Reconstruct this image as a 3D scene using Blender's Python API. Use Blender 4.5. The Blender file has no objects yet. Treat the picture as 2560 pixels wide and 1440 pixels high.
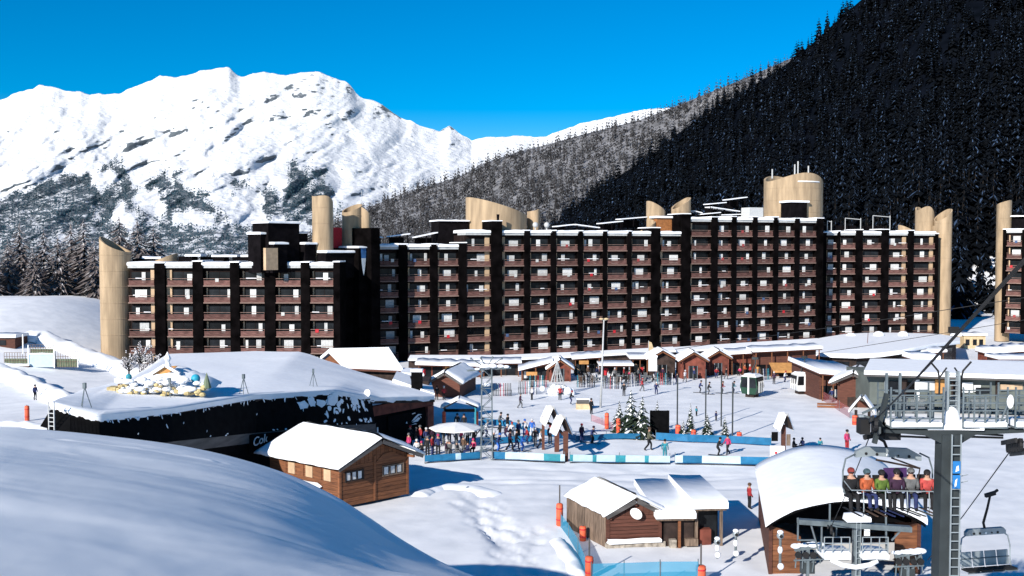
import bpy, bmesh, math, random
import numpy as np
from mathutils import Vector, Matrix
R = math.radians
rnd = random.Random(7)
nprng = np.random.RandomState(11)
SC = bpy.context.scene
COL = SC.collection

# ---------------------------------------------------------------- camera
F = 2500.0                      # focal length in pixels of the 2560 px wide photograph
CAMZ = 18.0
PITCH = math.atan2(100.0, F)
cam = bpy.data.cameras.new('camera'); camo = bpy.data.objects.new('camera', cam); COL.objects.link(camo)
cam.sensor_width = 36.0; cam.lens = 36.0 * F / 2560.0
cam.clip_start = 0.5; cam.clip_end = 20000
camo.location = (0, 0, CAMZ); camo.rotation_euler = (R(90) - PITCH, 0, 0)
SC.camera = camo

# ---------------------------------------------------------------- light
SUN_EL = R(24.5); SUN_AZ = R(214)    # compass style: 0 = +Y, clockwise; the sun stands behind the camera to the left
w = bpy.data.worlds.new('World'); SC.world = w; w.use_nodes = True
wn = w.node_tree.nodes; wl = w.node_tree.links
sky = wn.new('ShaderNodeTexSky'); sky.sky_type = 'NISHITA'; sky.sun_disc = False
sky.sun_elevation = SUN_EL; sky.sun_rotation = SUN_AZ
sky.altitude = 2000; sky.air_density = 1.0; sky.dust_density = 0.2; sky.ozone_density = 3.0
hs = wn.new('ShaderNodeHueSaturation'); hs.inputs['Saturation'].default_value = 1.62; hs.inputs['Hue'].default_value = 0.499; hs.inputs['Value'].default_value = 0.72
wl.new(sky.outputs[0], hs.inputs['Color'])
wl.new(hs.outputs[0], wn['Background'].inputs[0]); wn['Background'].inputs[1].default_value = 0.118
sl = bpy.data.lights.new('sun', 'SUN'); so = bpy.data.objects.new('sun', sl); COL.objects.link(so)
sl.energy = 4.7; sl.angle = R(0.5); sl.color = (1.0, 0.94, 0.86)
sd = Vector((math.sin(SUN_AZ) * math.cos(SUN_EL), math.cos(SUN_AZ) * math.cos(SUN_EL), math.sin(SUN_EL)))
so.rotation_euler = sd.to_track_quat('Z', 'Y').to_euler(); so.location = (-40, -40, 60)
SC.view_settings.view_transform = 'Standard'; SC.view_settings.look = 'None'
SC.view_settings.exposure = 0.6; SC.view_settings.gamma = 1.0; SC.view_settings.use_curve_mapping = False
SC.cycles.max_bounces = 4; SC.cycles.diffuse_bounces = 2; SC.cycles.glossy_bounces = 2
SC.cycles.transparent_max_bounces = 6

# ---------------------------------------------------------------- photo measures -> world
def ray(px, py):
    u = (px - 1280) / F; v = (720 - py) / F
    return Vector((u, math.cos(PITCH) + v * math.sin(PITCH), -math.sin(PITCH) + v * math.cos(PITCH)))
def at(px, py, Y):
    d = ray(px, py); k = Y / d.y
    return Vector((d.x * k, Y, CAMZ + d.z * k))
def sstep(a, b, x):
    t = np.clip((np.asarray(x, float) - a) / (b - a), 0, 1); return t * t * (3 - 2 * t)

# value noise
def _h(ix, iy, s):
    n = (ix * 374761393 + iy * 668265263 + s * 974634777) & 0x7fffffff
    n = ((n ^ (n >> 13)) * 1274126177) & 0x7fffffff
    return ((n ^ (n >> 16)) & 0xffff) / 65535.0
def vnoise(x, y, s=0):
    x = np.asarray(x, float); y = np.asarray(y, float)
    ix = np.floor(x).astype(np.int64); iy = np.floor(y).astype(np.int64)
    fx = x - ix; fy = y - iy; fx = fx * fx * (3 - 2 * fx); fy = fy * fy * (3 - 2 * fy)
    a = _h(ix, iy, s); b = _h(ix + 1, iy, s); c = _h(ix, iy + 1, s); d = _h(ix + 1, iy + 1, s)
    return (a * (1 - fx) + b * fx) * (1 - fy) + (c * (1 - fx) + d * fx) * fy
def fbm(x, y, o=4, s=0):
    t = 0; a = 1; n = 0
    for k in range(o):
        t = t + a * vnoise(x * 2 ** k, y * 2 ** k, s + k * 17); n += a; a *= 0.5
    return t / n
def ridged(x, y, o=4, s=0):
    t = 0; a = 1; n = 0
    for k in range(o):
        t = t + a * (1 - np.abs(2 * vnoise(x * 2 ** k, y * 2 ** k, s + k * 17) - 1)); n += a; a *= 0.5
    return t / n

# the village ground: gently falling away from the camera, rising to the left behind the tower
def G(x, y):
    x = np.asarray(x, float); y = np.asarray(y, float)
    z = -0.02 * (np.clip(y, 30, 260) - 70)
    z = z + 11.0 * sstep(-52, -90, x) * sstep(120, 190, y)
    z = z + 1.6 * sstep(100, 70, y) * sstep(-22, -34, x)
    z = z + 3 * sstep(224, 262, y) * sstep(84, 110, x)
    z = z + 0.45 * (fbm(x * 0.08, y * 0.05, 3, 5) - 0.5) + 0.12 * (fbm(x * 0.5, y * 0.35, 2, 9) - .5)
    return z
def g(x, y): return float(G(x, y))
def gnd(px, py):
    d = ray(px, py); lo, hi = 15.0, 600.0
    for k in range(50):
        m = (lo + hi) / 2; p = d * (m / d.y)
        if CAMZ + p.z > g(p.x, m): lo = m
        else: hi = m
    p = d * (lo / d.y); return Vector((p.x, lo, g(p.x, lo)))

# ---------------------------------------------------------------- materials
MATS = {}
def mat(name, col, rough=0.7, var=0.15, scale=3.0, bump=0.0, metal=0.0, col2=None, spec=0.3, objrand=0.0, stretch=None, detail=4.0):
    m = bpy.data.materials.new(name); m.use_nodes = True; MATS[name] = m
    nt = m.node_tree; n = nt.nodes; l = nt.links; b = n['Principled BSDF']
    b.inputs['Roughness'].default_value = rough; b.inputs['Metallic'].default_value = metal
    b.inputs['Specular IOR Level'].default_value = spec
    tc = n.new('ShaderNodeTexCoord'); nz = n.new('ShaderNodeTexNoise')
    nz.inputs['Scale'].default_value = scale; nz.inputs['Detail'].default_value = detail
    if stretch:
        mp = n.new('ShaderNodeMapping'); mp.inputs['Scale'].default_value = stretch
        l.new(tc.outputs['Object'], mp.inputs[0]); l.new(mp.outputs[0], nz.inputs['Vector'])
    else: l.new(tc.outputs['Object'], nz.inputs['Vector'])
    rp = n.new('ShaderNodeValToRGB'); l.new(nz.outputs['Fac'], rp.inputs[0])
    c2 = col2 or tuple(max(0, c * (1 - var * 1.6)) for c in col)
    c1 = tuple(min(1, c * (1 + var)) for c in col) if not col2 else col
    rp.color_ramp.elements[0].position = 0.3; rp.color_ramp.elements[0].color = (*c2, 1)
    rp.color_ramp.elements[1].position = 0.7; rp.color_ramp.elements[1].color = (*c1, 1)
    out = rp.outputs[0]
    if objrand:
        oi = n.new('ShaderNodeObjectInfo'); hv = n.new('ShaderNodeHueSaturation'); mr = n.new('ShaderNodeMapRange')
        mr.inputs[3].default_value = 1 - objrand; mr.inputs[4].default_value = 1 + objrand
        l.new(oi.outputs['Random'], mr.inputs[0]); l.new(mr.outputs[0], hv.inputs['Value']); l.new(out, hv.inputs['Color']); out = hv.outputs[0]
    l.new(out, b.inputs['Base Color'])
    if bump:
        bp = n.new('ShaderNodeBump'); bp.inputs['Strength'].default_value = bump; bp.inputs['Distance'].default_value = 0.1
        l.new(nz.outputs['Fac'], bp.inputs['Height']); l.new(bp.outputs[0], b.inputs['Normal'])
    return m
M = MATS
mat('snow', (0.83, 0.85, 0.88), 0.85, 0.03, 1.3, 0.3, spec=.1, detail=8)
mat('ground_snow', (0.84, 0.85, 0.87), 0.75, 0.04, 0.5, 0.55, detail=10, col2=(.70, .72, .75), spec=.15)
mat('mound_snow', (0.82, 0.845, 0.87), 0.6, 0.02, 0.35, 0.06, stretch=(.35, 1.3, 1), detail=10, spec=.2)
mat('needles', (0.0035, 0.0048, 0.007), 0.9, 0.4, 0.3, spec=0.05)  # near-black: the right hillside's shade is put into the needle colour
mat('needle_snow', (0.048, 0.082, 0.15), 0.9, 0.5, 0.12, spec=0.1)  # snow as it looks in shade, dark blue painted into the colour
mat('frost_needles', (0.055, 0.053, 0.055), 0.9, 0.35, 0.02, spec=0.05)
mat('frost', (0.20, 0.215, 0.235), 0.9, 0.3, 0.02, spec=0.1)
mat('far_needles', (0.035, 0.075, 0.10), 0.9, 0.3, 0.01, spec=0.05)  # blue haze of distance put into the needle colour
mat('bark', (0.02, 0.016, 0.014), 0.9, 0.3, 3)
mat('larch', (0.21, 0.18, 0.175), 0.9, 0.3, 0.4, spec=0.05)
mat('larch_frost', (0.62, 0.60, 0.61), 0.9, 0.3, 0.6, spec=0.1)
mat('fir_green', (0.03, 0.045, 0.03), 0.9, 0.3, 0.8, spec=0.05)
mat('concrete', (0.36, 0.265, 0.168), 0.85, 0.2, 0.5, 0.15, stretch=(2.2, 2.2, .35), detail=7)
mat('panel', (0.45, 0.32, 0.205), 0.85, 0.12, 1.5, objrand=0.12)
mat('dark_clad', (0.0035, 0.0028, 0.003), 0.9, 0.5, 0.6, spec=0.02)
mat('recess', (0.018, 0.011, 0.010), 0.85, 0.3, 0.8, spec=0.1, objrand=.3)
mat('balcony', (0.14, 0.070, 0.060), 0.8, 0.35, 1.2, objrand=0.3, stretch=(1, 1, 5), spec=.15)
mat('slab_edge', (0.22, 0.145, 0.12), 0.8, 0.2, 1.0, objrand=.15)
mat('glass', (0.012, 0.014, 0.017), 0.25, 0.3, 1, spec=0.16, objrand=.6)
mat('curtain', (0.56, 0.57, 0.57), 0.85, 0.1, 4, objrand=0.2)
mat('metal_trim', (0.44, 0.45, 0.45), 0.5, 0.1, 3)
mat('red_paint', (0.45, 0.02, 0.03), 0.6, 0.1, 3)
mat('dark_shed', (0.006, 0.005, 0.006), 0.9, 0.3, 1, spec=.03)

CL = {'brickred': (.2, .035, .03), 'slate': (.05, .09, .11), 'black': (.012, .012, .014), 'navy': (.02, .03, .10), 'red': (.32, .025, .03), 'coral': (.40, .06, .055), 'orange': (.38, .09, .035), 'green': (.085, .14, .025), 'grey': (.11, .115, .12), 'white': (.55, .55, .57), 'blue': (.03, .12, .45), 'teal': (.03, .22, .28), 'pink': (.42, .04, .12), 'yellow': (.6, .42, .08), 'brown': (.1, .06, .04), 'olive': (.08, .08, .05), 'purple': (.035, .014, .035)}
for k, v in CL.items(): mat('cloth_' + k, v, .85, .35, 5, .3)
# ---------------------------------------------------------------- mesh building
class MB:
    def __init__(s): s.v = []; s.f = []; s.m = []
    def add(s, vs, fs, mi=0):
        o = len(s.v); s.v += [tuple(v) for v in vs]; s.f += [tuple(i + o for i in f) for f in fs]; s.m += [mi] * len(fs); return s
    def box(s, x0, x1, y0, y1, z0, z1, mi=0):
        return s.add([(x0, y0, z0), (x1, y0, z0), (x1, y1, z0), (x0, y1, z0), (x0, y0, z1), (x1, y0, z1), (x1, y1, z1), (x0, y1, z1)],
                     [(0, 3, 2, 1), (4, 5, 6, 7), (0, 1, 5, 4), (1, 2, 6, 5), (2, 3, 7, 6), (3, 0, 4, 7)], mi)
    def hexa(s, b, t, mi=0):        # two quads, bottom and top
        return s.add(list(b) + list(t), [(0, 3, 2, 1), (4, 5, 6, 7), (0, 1, 5, 4), (1, 2, 6, 5), (2, 3, 7, 6), (3, 0, 4, 7)], mi)
    def bar(s, a, b, w, h=None, mi=0):       # rectangular bar between two points
        a = Vector(a); b = Vector(b); h = h or w; d = (b - a).normalized()
        up = Vector((0, 0, 1)) if abs(d.z) < 0.95 else Vector((0, 1, 0))
        x = d.cross(up).normalized() * (w / 2); y = x.cross(d).normalized() * (h / 2)
        return s.hexa([a - x - y, a + x - y, a + x + y, a - x + y], [b - x - y, b + x - y, b + x + y, b - x + y], mi)
    def tube(s, pts, r, n=8, mi=0, cap=True, closed=False):
        pts = [Vector(p) for p in pts]; rs = r if isinstance(r, (list, tuple)) else [r] * len(pts); o = len(s.v); k = len(pts); prev = None
        for i, p in enumerate(pts):
            d = (pts[min(i + 1, k - 1)] - pts[max(i - 1, 0)]); d = d.normalized() if d.length > 1e-9 else Vector((0, 0, 1))
            if prev is None: prev = Vector((0, 0, 1)) if abs(d.z) < 0.9 else Vector((1, 0, 0))
            x = d.cross(prev)
            if x.length < 1e-6: x = d.cross(Vector((0.3, 1, 0.2)))
            x.normalize(); y = x.cross(d).normalized(); prev = y
            for j in range(n):
                a = 2 * math.pi * j / n; s.v.append(tuple(p + x * (math.cos(a) * rs[i]) + y * (math.sin(a) * rs[i])))
        for i in range(k - 1):
            for j in range(n):
                s.f.append((o + i * n + j, o + i * n + (j + 1) % n, o + (i + 1) * n + (j + 1) % n, o + (i + 1) * n + j)); s.m.append(mi)
        if cap:
            s.f.append(tuple(o + j for j in range(n))[::-1]); s.m.append(mi)
            s.f.append(tuple(o + (k - 1) * n + j for j in range(n))); s.m.append(mi)
        return s
    def lathe(s, prof, n=16, c=(0, 0, 0), mi=0):     # prof: (r, z) pairs
        o = len(s.v)
        for r, z in prof:
            for j in range(n):
                a = 2 * math.pi * j / n; s.v.append((c[0] + r * math.cos(a), c[1] + r * math.sin(a), c[2] + z))
        for i in range(len(prof) - 1):
            for j in range(n):
                s.f.append((o + i * n + j, o + i * n + (j + 1) % n, o + (i + 1) * n + (j + 1) % n, o + (i + 1) * n + j)); s.m.append(mi)
        s.f.append(tuple(o + j for j in range(n))[::-1]); s.m.append(mi)
        e = o + (len(prof) - 1) * n; s.f.append(tuple(e + j for j in range(n))); s.m.append(mi)
        return s
    def prism(s, poly, axis, a, b, mi=0):     # 2D outline extruded; axis 'y': (x,z) ; 'x': (y,z); 'z': (x,y)
        def P(p, t): return {'y': (p[0], t, p[1]), 'x': (t, p[0], p[1]), 'z': (p[0], p[1], t)}[axis]
        n = len(poly)
        return s.add([P(p, a) for p in poly] + [P(p, b) for p in poly],
                     [tuple(range(n)), tuple(range(2 * n - 1, n - 1, -1))] + [(i, i + n, (i + 1) % n + n, (i + 1) % n) for i in range(n)], mi)
    def ball(s, c, r, n=8, k=6, mi=0, sq=(1, 1, 1)):
        o = len(s.v); c = Vector(c)
        for i in range(k + 1):
            t = math.pi * i / k
            for j in range(n):
                a = 2 * math.pi * j / n
                s.v.append((c.x + r * sq[0] * math.sin(t) * math.cos(a), c.y + r * sq[1] * math.sin(t) * math.sin(a), c.z - r * sq[2] * math.cos(t)))
        for i in range(k):
            for j in range(n): s.f.append((o + i * n + j, o + i * n + (j + 1) % n, o + (i + 1) * n + (j + 1) % n, o + (i + 1) * n + j)); s.m.append(mi)
        return s
    def mesh(s, name, mats, smooth=False, fix=True):
        me = bpy.data.meshes.new(name); me.from_pydata(s.v, [], s.f)
        for m in (mats if isinstance(mats, (list, tuple)) else [mats]): me.materials.append(M[m] if isinstance(m, str) else m)
        if any(s.m): me.polygons.foreach_set('material_index', s.m)
        if smooth: me.polygons.foreach_set('use_smooth', [True] * len(me.polygons))
        if fix:
            bm = bmesh.new(); bm.from_mesh(me); bmesh.ops.recalc_face_normals(bm, faces=bm.faces); bm.to_mesh(me); bm.free()
        me.update(); return me
    def build(s, name, mats, parent=None, smooth=False, loc=None, fix=True):
        return link(name, s.mesh(name, mats, smooth, fix), parent, loc)
def link(name, me, parent=None, loc=None, rz=0, sc=None):
    o = bpy.data.objects.new(name, me); COL.objects.link(o)
    if parent: o.parent = parent
    if loc is not None: o.location = loc
    if rz: o.rotation_euler = (0, 0, rz)
    if sc: o.scale = sc if isinstance(sc, (tuple, list)) else (sc, sc, sc)
    return o
def tag(o, label, cat, group=None):
    o['label'] = label; o['category'] = cat
    if group: o['group'] = group
    return o
def thing(name, label, cat, loc=(0, 0, 0), rz=0, group=None):
    o = bpy.data.objects.new(name, None); COL.objects.link(o); o.location = loc; o.rotation_euler = (0, 0, rz); o.empty_display_size = 0.1
    return tag(o, label, cat, group)
def kind(o, k): o['kind'] = k; return o
def copy_tree(o, parent=None):
    c = o.copy(); COL.objects.link(c); c.parent = parent
    for ch in list(o.children): copy_tree(ch, c)
    return c
def np_mesh(name, V, T, mi=None, mats=(), smooth=False):
    me = bpy.data.meshes.new(name); V = np.asarray(V, np.float32); T = np.asarray(T, np.int32); k = T.shape[1]
    me.vertices.add(len(V)); me.vertices.foreach_set('co', V.ravel())
    me.loops.add(T.size); me.loops.foreach_set('vertex_index', T.ravel())
    me.polygons.add(len(T)); me.polygons.foreach_set('loop_start', np.arange(0, T.size, k, dtype=np.int32))
    for m in mats: me.materials.append(M[m] if isinstance(m, str) else m)
    if mi is not None: me.polygons.foreach_set('material_index', np.asarray(mi, np.int32))
    me.polygons.foreach_set('use_smooth', np.full(len(T), smooth))
    me.update(calc_edges=True); return me
def grid_mesh(name, P, mats, smooth=True):     # P: (rows, cols, 3)
    r, c = P.shape[:2]; idx = np.arange(r * c).reshape(r, c)
    q = np.stack([idx[:-1, :-1], idx[:-1, 1:], idx[1:, 1:], idx[1:, :-1]], -1).reshape(-1, 4)
    return np_mesh(name, P.reshape(-1, 3), q, None, mats, smooth)
# ---------------------------------------------------------------- ground
def axis(a):
    out = []
    for lo, hi, st in a: out += list(np.arange(lo, hi, st))
    return np.array(out)
xs = axis([(-900, -130, 40), (-130, -60, 2.5), (-60, -14, 0.8), (-14, 16, .3), (16, 60, .8), (60, 130, 2.5), (130, 900, 40)])
ys = axis([(-120, 30, 10), (30, 48, .8), (48, 84, .3), (84, 130, 0.8), (130, 260, 2.0), (260, 460, 10)])
X, Y = np.meshgrid(xs, ys)
Z = G(X, Y)
# ski tracks worn into the snow in front of the little chalets
def near_path(pts, wd):
    d = np.full(X.shape, 1e9)
    for a, b in zip(pts[:-1], pts[1:]):
        ax, ay = a.x, a.y; bx, by = b.x - a.x, b.y - a.y; L = bx * bx + by * by + 1e-9
        t = np.clip(((X - ax) * bx + (Y - ay) * by) / L, 0, 1)
        d = np.minimum(d, np.hypot(X - ax - t * bx, Y - ay - t * by))
    return np.exp(-(d / wd) ** 2)
trk = near_path([gnd(1200, 1270), gnd(1290, 1330), gnd(1310, 1380), gnd(1280, 1440)], 1.6) + near_path([gnd(1060, 1205), gnd(1200, 1225), gnd(1420, 1190)], 2.0) * .6
Z = Z + trk * 0.09 * (fbm(X * 1.3, Y * 1.0, 2, 3) - 0.6)
qk = random.Random(4); foc = [gnd(1190, 1245), gnd(1230, 1300), gnd(1300, 1335), gnd(1270, 1400), gnd(1330, 1445)]
for k in range(44):       # single ski and boot tracks
    s_ = qk.choice(foc); e_ = qk.choice(foc); a_ = Vector((s_.x + qk.uniform(-1.8, 1.8), s_.y + qk.uniform(-2, 2), 0)); c_ = Vector((e_.x + qk.uniform(-1.8, 1.8), e_.y + qk.uniform(-2, 2), 0)); m_ = a_.lerp(c_, .5) + Vector((qk.uniform(-1.2, 1.2), qk.uniform(-1.2, 1.2), 0))
    sel = (np.abs(X - m_.x) < 9) & (np.abs(Y - m_.y) < 12)
    if sel.any():
        Xa, Ya = X, Y; X, Y = X[sel], Y[sel]; dz = near_path([a_, m_, c_], .2); X, Y = Xa, Ya; Z[sel] -= dz * qk.uniform(.04, .09)
for k in range(16):       # long piste tracks in the middle of the place
    y0 = qk.uniform(74, 125); a_ = Vector((qk.uniform(-16, 0), y0, 0)); c_ = Vector((qk.uniform(10, 34), y0 + qk.uniform(-7, 7), 0)); m_ = a_.lerp(c_, .5) + Vector((0, qk.uniform(-1, 1), 0)); Z -= near_path([a_, m_, c_], .5) * .07
kind(link('ground', grid_mesh('ground', np.stack([X, Y, Z], -1), ['ground_snow'])), 'structure')

# ---------------------------------------------------------------- foreground slope of untouched snow
ed = [(-260, 1062, 33), (0, 1068, 33.5), (120, 1076, 34), (240, 1088, 34.5), (400, 1108, 34.8), (520, 1131, 34.6), (620, 1158, 34), (710, 1190, 33.2),
      (790, 1229, 32), (870, 1280, 30.5), (950, 1335, 28.5), (1040, 1388, 26), (1120, 1426, 23), (1210, 1460, 20), (1300, 1500, 17)]
en = np.array([list(at(*e)) for e in ed]); nn = np.array([list(at(-500 + i * 1650 / 14, 1560 + 3 * i, 7.8 + 0.2 * i)) for i in range(15)])
T_ = np.linspace(0, 14, 301); I0 = np.clip(T_.astype(int), 0, 13); fr = T_ - I0
def interp(a):
    def at_i(k): return a[np.clip(k, 0, 14)]
    p0, p1, p2, p3 = at_i(I0 - 1), at_i(I0), at_i(I0 + 1), at_i(I0 + 2); t = fr[:, None]
    return 0.5 * (2 * p1 + (p2 - p0) * t + (2 * p0 - 5 * p1 + 4 * p2 - p3) * t ** 2 + (3 * p1 - p0 - 3 * p2 + p3) * t ** 3)
E = interp(en); N = interp(nn)
rows = []
for s in np.linspace(0, 1, 190):
    P = N * (1 - s) + E * s
    P[:, 2] += 0.10 * np.sin(s * math.pi) + (0.55 * (fbm(P[:, 0] * 0.10 + 4, P[:, 1] * 0.16, 3, 21) - .5) + 0.13 * (fbm(P[:, 0] * 0.22 + P[:, 1] * .1 + 2 * fbm(P[:, 0] * .3, P[:, 1] * .3, 2, 4), P[:, 1] * 0.6 - P[:, 0] * .2, 3, 41) - .5)) * math.sin(s * math.pi) ** 0.7 + 0.012 * (fbm(P[:, 0] * 2.2, P[:, 1] * 1.6, 3, 43) - .5)
    for (ax, ay, bx, by) in ((-13.5, 30, -9.5, 31.0),):
        tt = np.clip(((P[:, 0] - ax) * (bx - ax) + (P[:, 1] - ay) * (by - ay)) / ((bx - ax) ** 2 + (by - ay) ** 2), 0, 1); dd = np.hypot(P[:, 0] - ax - tt * (bx - ax), P[:, 1] - ay - tt * (by - ay) + .25 * np.sin(tt * 5)); P[:, 2] += .03 * np.exp(-(dd / .16) ** 2) * (.5 + vnoise(P[:, 0] * 3, P[:, 1] * 3, 8)) - .02 * np.exp(-((dd - .35) / .16) ** 2)
    rows.append(P)
dirn = E - N; dirn[:, 2] = 0; dirn /= np.linalg.norm(dirn, axis=1)[:, None]; dirn[:, 0] += 0.5
slope0 = (E[:, 2] - N[:, 2]) / np.linalg.norm((E - N)[:, :2], axis=1)
for s in np.linspace(0.05, 1, 24):
    P = E + dirn * (s * 9); P[:, 2] = E[:, 2] + slope0 * s * 9 - 13.5 * s * s
    rows.append(P)
kind(link('snow_slope', grid_mesh('snow_slope', np.array(rows), ['mound_snow'])), 'structure')

# ---------------------------------------------------------------- far mountain, wooded hills
def sky_line(pts):
    a = np.array(pts, float); return lambda px: np.interp(px, a[:, 0], a[:, 1])
def relief(name, line, px0, px1, npx, d0, d1, nt, mats, base=660, drop=0, prof=1.0, nz=None, jag=0, back=0.35):
    px = np.linspace(px0, px1, npx); t = np.linspace(0, 1, nt)
    top = line(px) + drop + (jag * (fbm(px * 0.03, px * 0, 4, 77) - .5) if jag else 0)
    PX, T = np.meshgrid(px, t)
    kw = max(3, int(npx * 150 / (px1 - px0))); kr = np.hanning(2 * kw + 1); kr /= kr.sum(); soft = np.convolve(np.pad(top, kw, mode='edge'), kr, mode='valid')
    wt = T ** 5; PY = base + (top[None, :] * wt + np.maximum(soft, top - 8)[None, :] * (1 - wt) - base) * T ** prof
    D = d0 + (d1 - d0) * T
    if nz is not None: D, PY = nz(PX, PY, T, D)
    u = (PX - 1280) / F; v = (720 - PY) / F
    cy = math.cos(PITCH) + v * math.sin(PITCH); cz = -math.sin(PITCH) + v * math.cos(PITCH)
    P = np.stack([u / cy * D, D, CAMZ + cz / cy * D], -1)
    bk = P[-1:].copy(); rows = [P]
    for k in (1, 2, 3):
        b = bk.copy(); b[..., 1] += (d1 - d0) * back * k / 3; b[..., 0] *= b[..., 1] / bk[..., 1]; b[..., 2] -= (bk[..., 2] - CAMZ + 60) * (k / 3.0) ** 1.3; rows.append(b)
    Q = np.concatenate(rows)
    return Q, (px, t, P)
mt_line = sky_line([(-500, 320), (-200, 270), (0, 250), (60, 226), (100, 214), (150, 223), (220, 238), (300, 230), (340, 216), (400, 188), (440, 197), (500, 180), (540, 171), (575, 172), (600, 190), (660, 183), (700, 191),
                    (750, 181), (790, 178), (840, 194), (872, 212), (900, 240), (960, 262), (1000, 290), (1040, 312), (1100, 326), (1122, 313), (1150, 332), (1180, 352), (1230, 343), (1290, 339), (1340, 346), (1400, 326), (1480, 302), (1560, 286), (1612, 275), (1700, 268), (1900, 262), (2300, 300)])
def mtn(PX, PY, T, D):
    D = 1150 + 3450 * np.clip(T, 0, 1) ** .45
    e = np.sin(np.clip(T, 0, 1) * math.pi) ** 0.6
    wx = PX + 60 * (fbm(PX * .006, PY * .008, 2, 71) - .5); wy = PY + 40 * (fbm(PX * .006, PY * .008, 2, 72) - .5)
    na = wx * .5 + wy * .87; al = -wx * .87 + wy * .5
    D = D + 190 * (ridged(na * 0.0075, al * 0.0032, 3, 3) - 0.5) * e + 88 * (ridged(na * .021, al * 0.009, 3, 13) - .5) * e + 70 * (fbm(wx * .012, wy * .015, 3, 19) - .5) * e
    D = D + 26 * (fbm(wx * 0.05 + wy * .03, wy * 0.06, 3, 23) - .5) * e + 10 * (fbm(wx * .16, wy * .2, 2, 29) - .5) * e
    return D, PY + 5 * (fbm(PX * 0.05, PY * 0.05, 3, 31) - .5) * e
m = bpy.data.materials.new('mountain'); m.use_nodes = True; M['mountain'] = m
nt = m.node_tree; n = nt.nodes; l = nt.links; b = n['Principled BSDF']; b.inputs['Roughness'].default_value = 0.7; b.inputs['Specular IOR Level'].default_value = .1
ge = n.new('ShaderNodeNewGeometry'); sx = n.new('ShaderNodeSeparateXYZ'); l.new(ge.outputs['Normal'], sx.inputs[0])
tc = n.new('ShaderNodeTexCoord'); nz_ = n.new('ShaderNodeTexNoise'); nz_.inputs['Scale'].default_value = 0.024; nz_.inputs['Detail'].default_value = 8; nz_.inputs['Roughness'].default_value = 0.6
mpp = n.new('ShaderNodeMapping'); mpp.inputs['Scale'].default_value = (1, 1, 2.2); l.new(tc.outputs['Object'], mpp.inputs[0]); l.new(mpp.outputs[0], nz_.inputs['Vector'])
ad = n.new('ShaderNodeMath'); ad.operation = 'MULTIPLY_ADD'; ad.inputs[1].default_value = 0.75; l.new(nz_.outputs['Fac'], ad.inputs[0]); l.new(sx.outputs['Z'], ad.inputs[2])
at_ = n.new('ShaderNodeAttribute'); at_.attribute_name = 'rock'; sb = n.new('ShaderNodeMath'); sb.operation = 'SUBTRACT'; l.new(ad.outputs[0], sb.inputs[0]); l.new(at_.outputs['Fac'], sb.inputs[1])
rp = n.new('ShaderNodeValToRGB'); rp.color_ramp.elements[0].position = 0.56; rp.color_ramp.elements[0].color = (0.10, 0.12, 0.14, 1); rp.color_ramp.elements[1].position = 0.64; rp.color_ramp.elements[1].color = (0.66, 0.68, 0.71, 1)
l.new(sb.outputs[0], rp.inputs[0]); l.new(rp.outputs[0], b.inputs['Base Color'])
bp = n.new('ShaderNodeBump'); bp.inputs['Strength'].default_value = 0.8; bp.inputs['Distance'].default_value = 15; l.new(nz_.outputs['Fac'], bp.inputs['Height']); l.new(bp.outputs[0], b.inputs['Normal'])
Q, MT = relief('mountain', mt_line, -300, 1900, 520, 1150, 4600, 300, None, base=800, prof=0.85, nz=mtn, jag=14)
mme = grid_mesh('mountain', Q, ['mountain'])
def inpoly(px, py, poly):
    r = np.zeros(np.shape(px), bool); n_ = len(poly)
    for i in range(n_):
        x0, y0 = poly[i]; x1, y1 = poly[(i + 1) % n_]
        c = ((y0 > py) != (y1 > py)) & (px < (x1 - x0) * (py - y0) / (y1 - y0 + 1e-9) + x0); r ^= c
    return r
def toimg(P):
    z = P[..., 2] - CAMZ; c = math.cos(PITCH); s = math.sin(PITCH)
    dpt = P[..., 1] * c - z * s; up = P[..., 1] * s + z * c
    return 1280 + F * P[..., 0] / dpt, 720 - F * up / dpt
qx, qy = toimg(Q)
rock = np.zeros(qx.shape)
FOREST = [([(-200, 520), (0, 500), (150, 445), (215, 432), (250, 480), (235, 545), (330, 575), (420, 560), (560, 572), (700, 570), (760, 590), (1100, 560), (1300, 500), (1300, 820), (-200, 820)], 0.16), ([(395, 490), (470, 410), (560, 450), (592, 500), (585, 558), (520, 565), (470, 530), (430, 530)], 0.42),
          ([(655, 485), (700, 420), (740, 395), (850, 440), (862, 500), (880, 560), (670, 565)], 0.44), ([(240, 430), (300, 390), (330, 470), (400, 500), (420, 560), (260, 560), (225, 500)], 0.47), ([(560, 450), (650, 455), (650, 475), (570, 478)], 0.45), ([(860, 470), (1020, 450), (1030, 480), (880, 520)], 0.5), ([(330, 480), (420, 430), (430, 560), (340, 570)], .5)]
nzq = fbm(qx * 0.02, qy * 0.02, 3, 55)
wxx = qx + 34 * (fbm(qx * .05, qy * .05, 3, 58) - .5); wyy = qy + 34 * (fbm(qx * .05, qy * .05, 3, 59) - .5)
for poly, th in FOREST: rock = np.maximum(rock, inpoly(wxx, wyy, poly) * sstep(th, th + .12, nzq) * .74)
rock = np.maximum(rock, sstep(.56, .70, fbm(qx * .05 + qy * .03 + 3, qy * .10, 4, 66)) * .41 * (qy > mt_line(qx) + 25))
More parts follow.
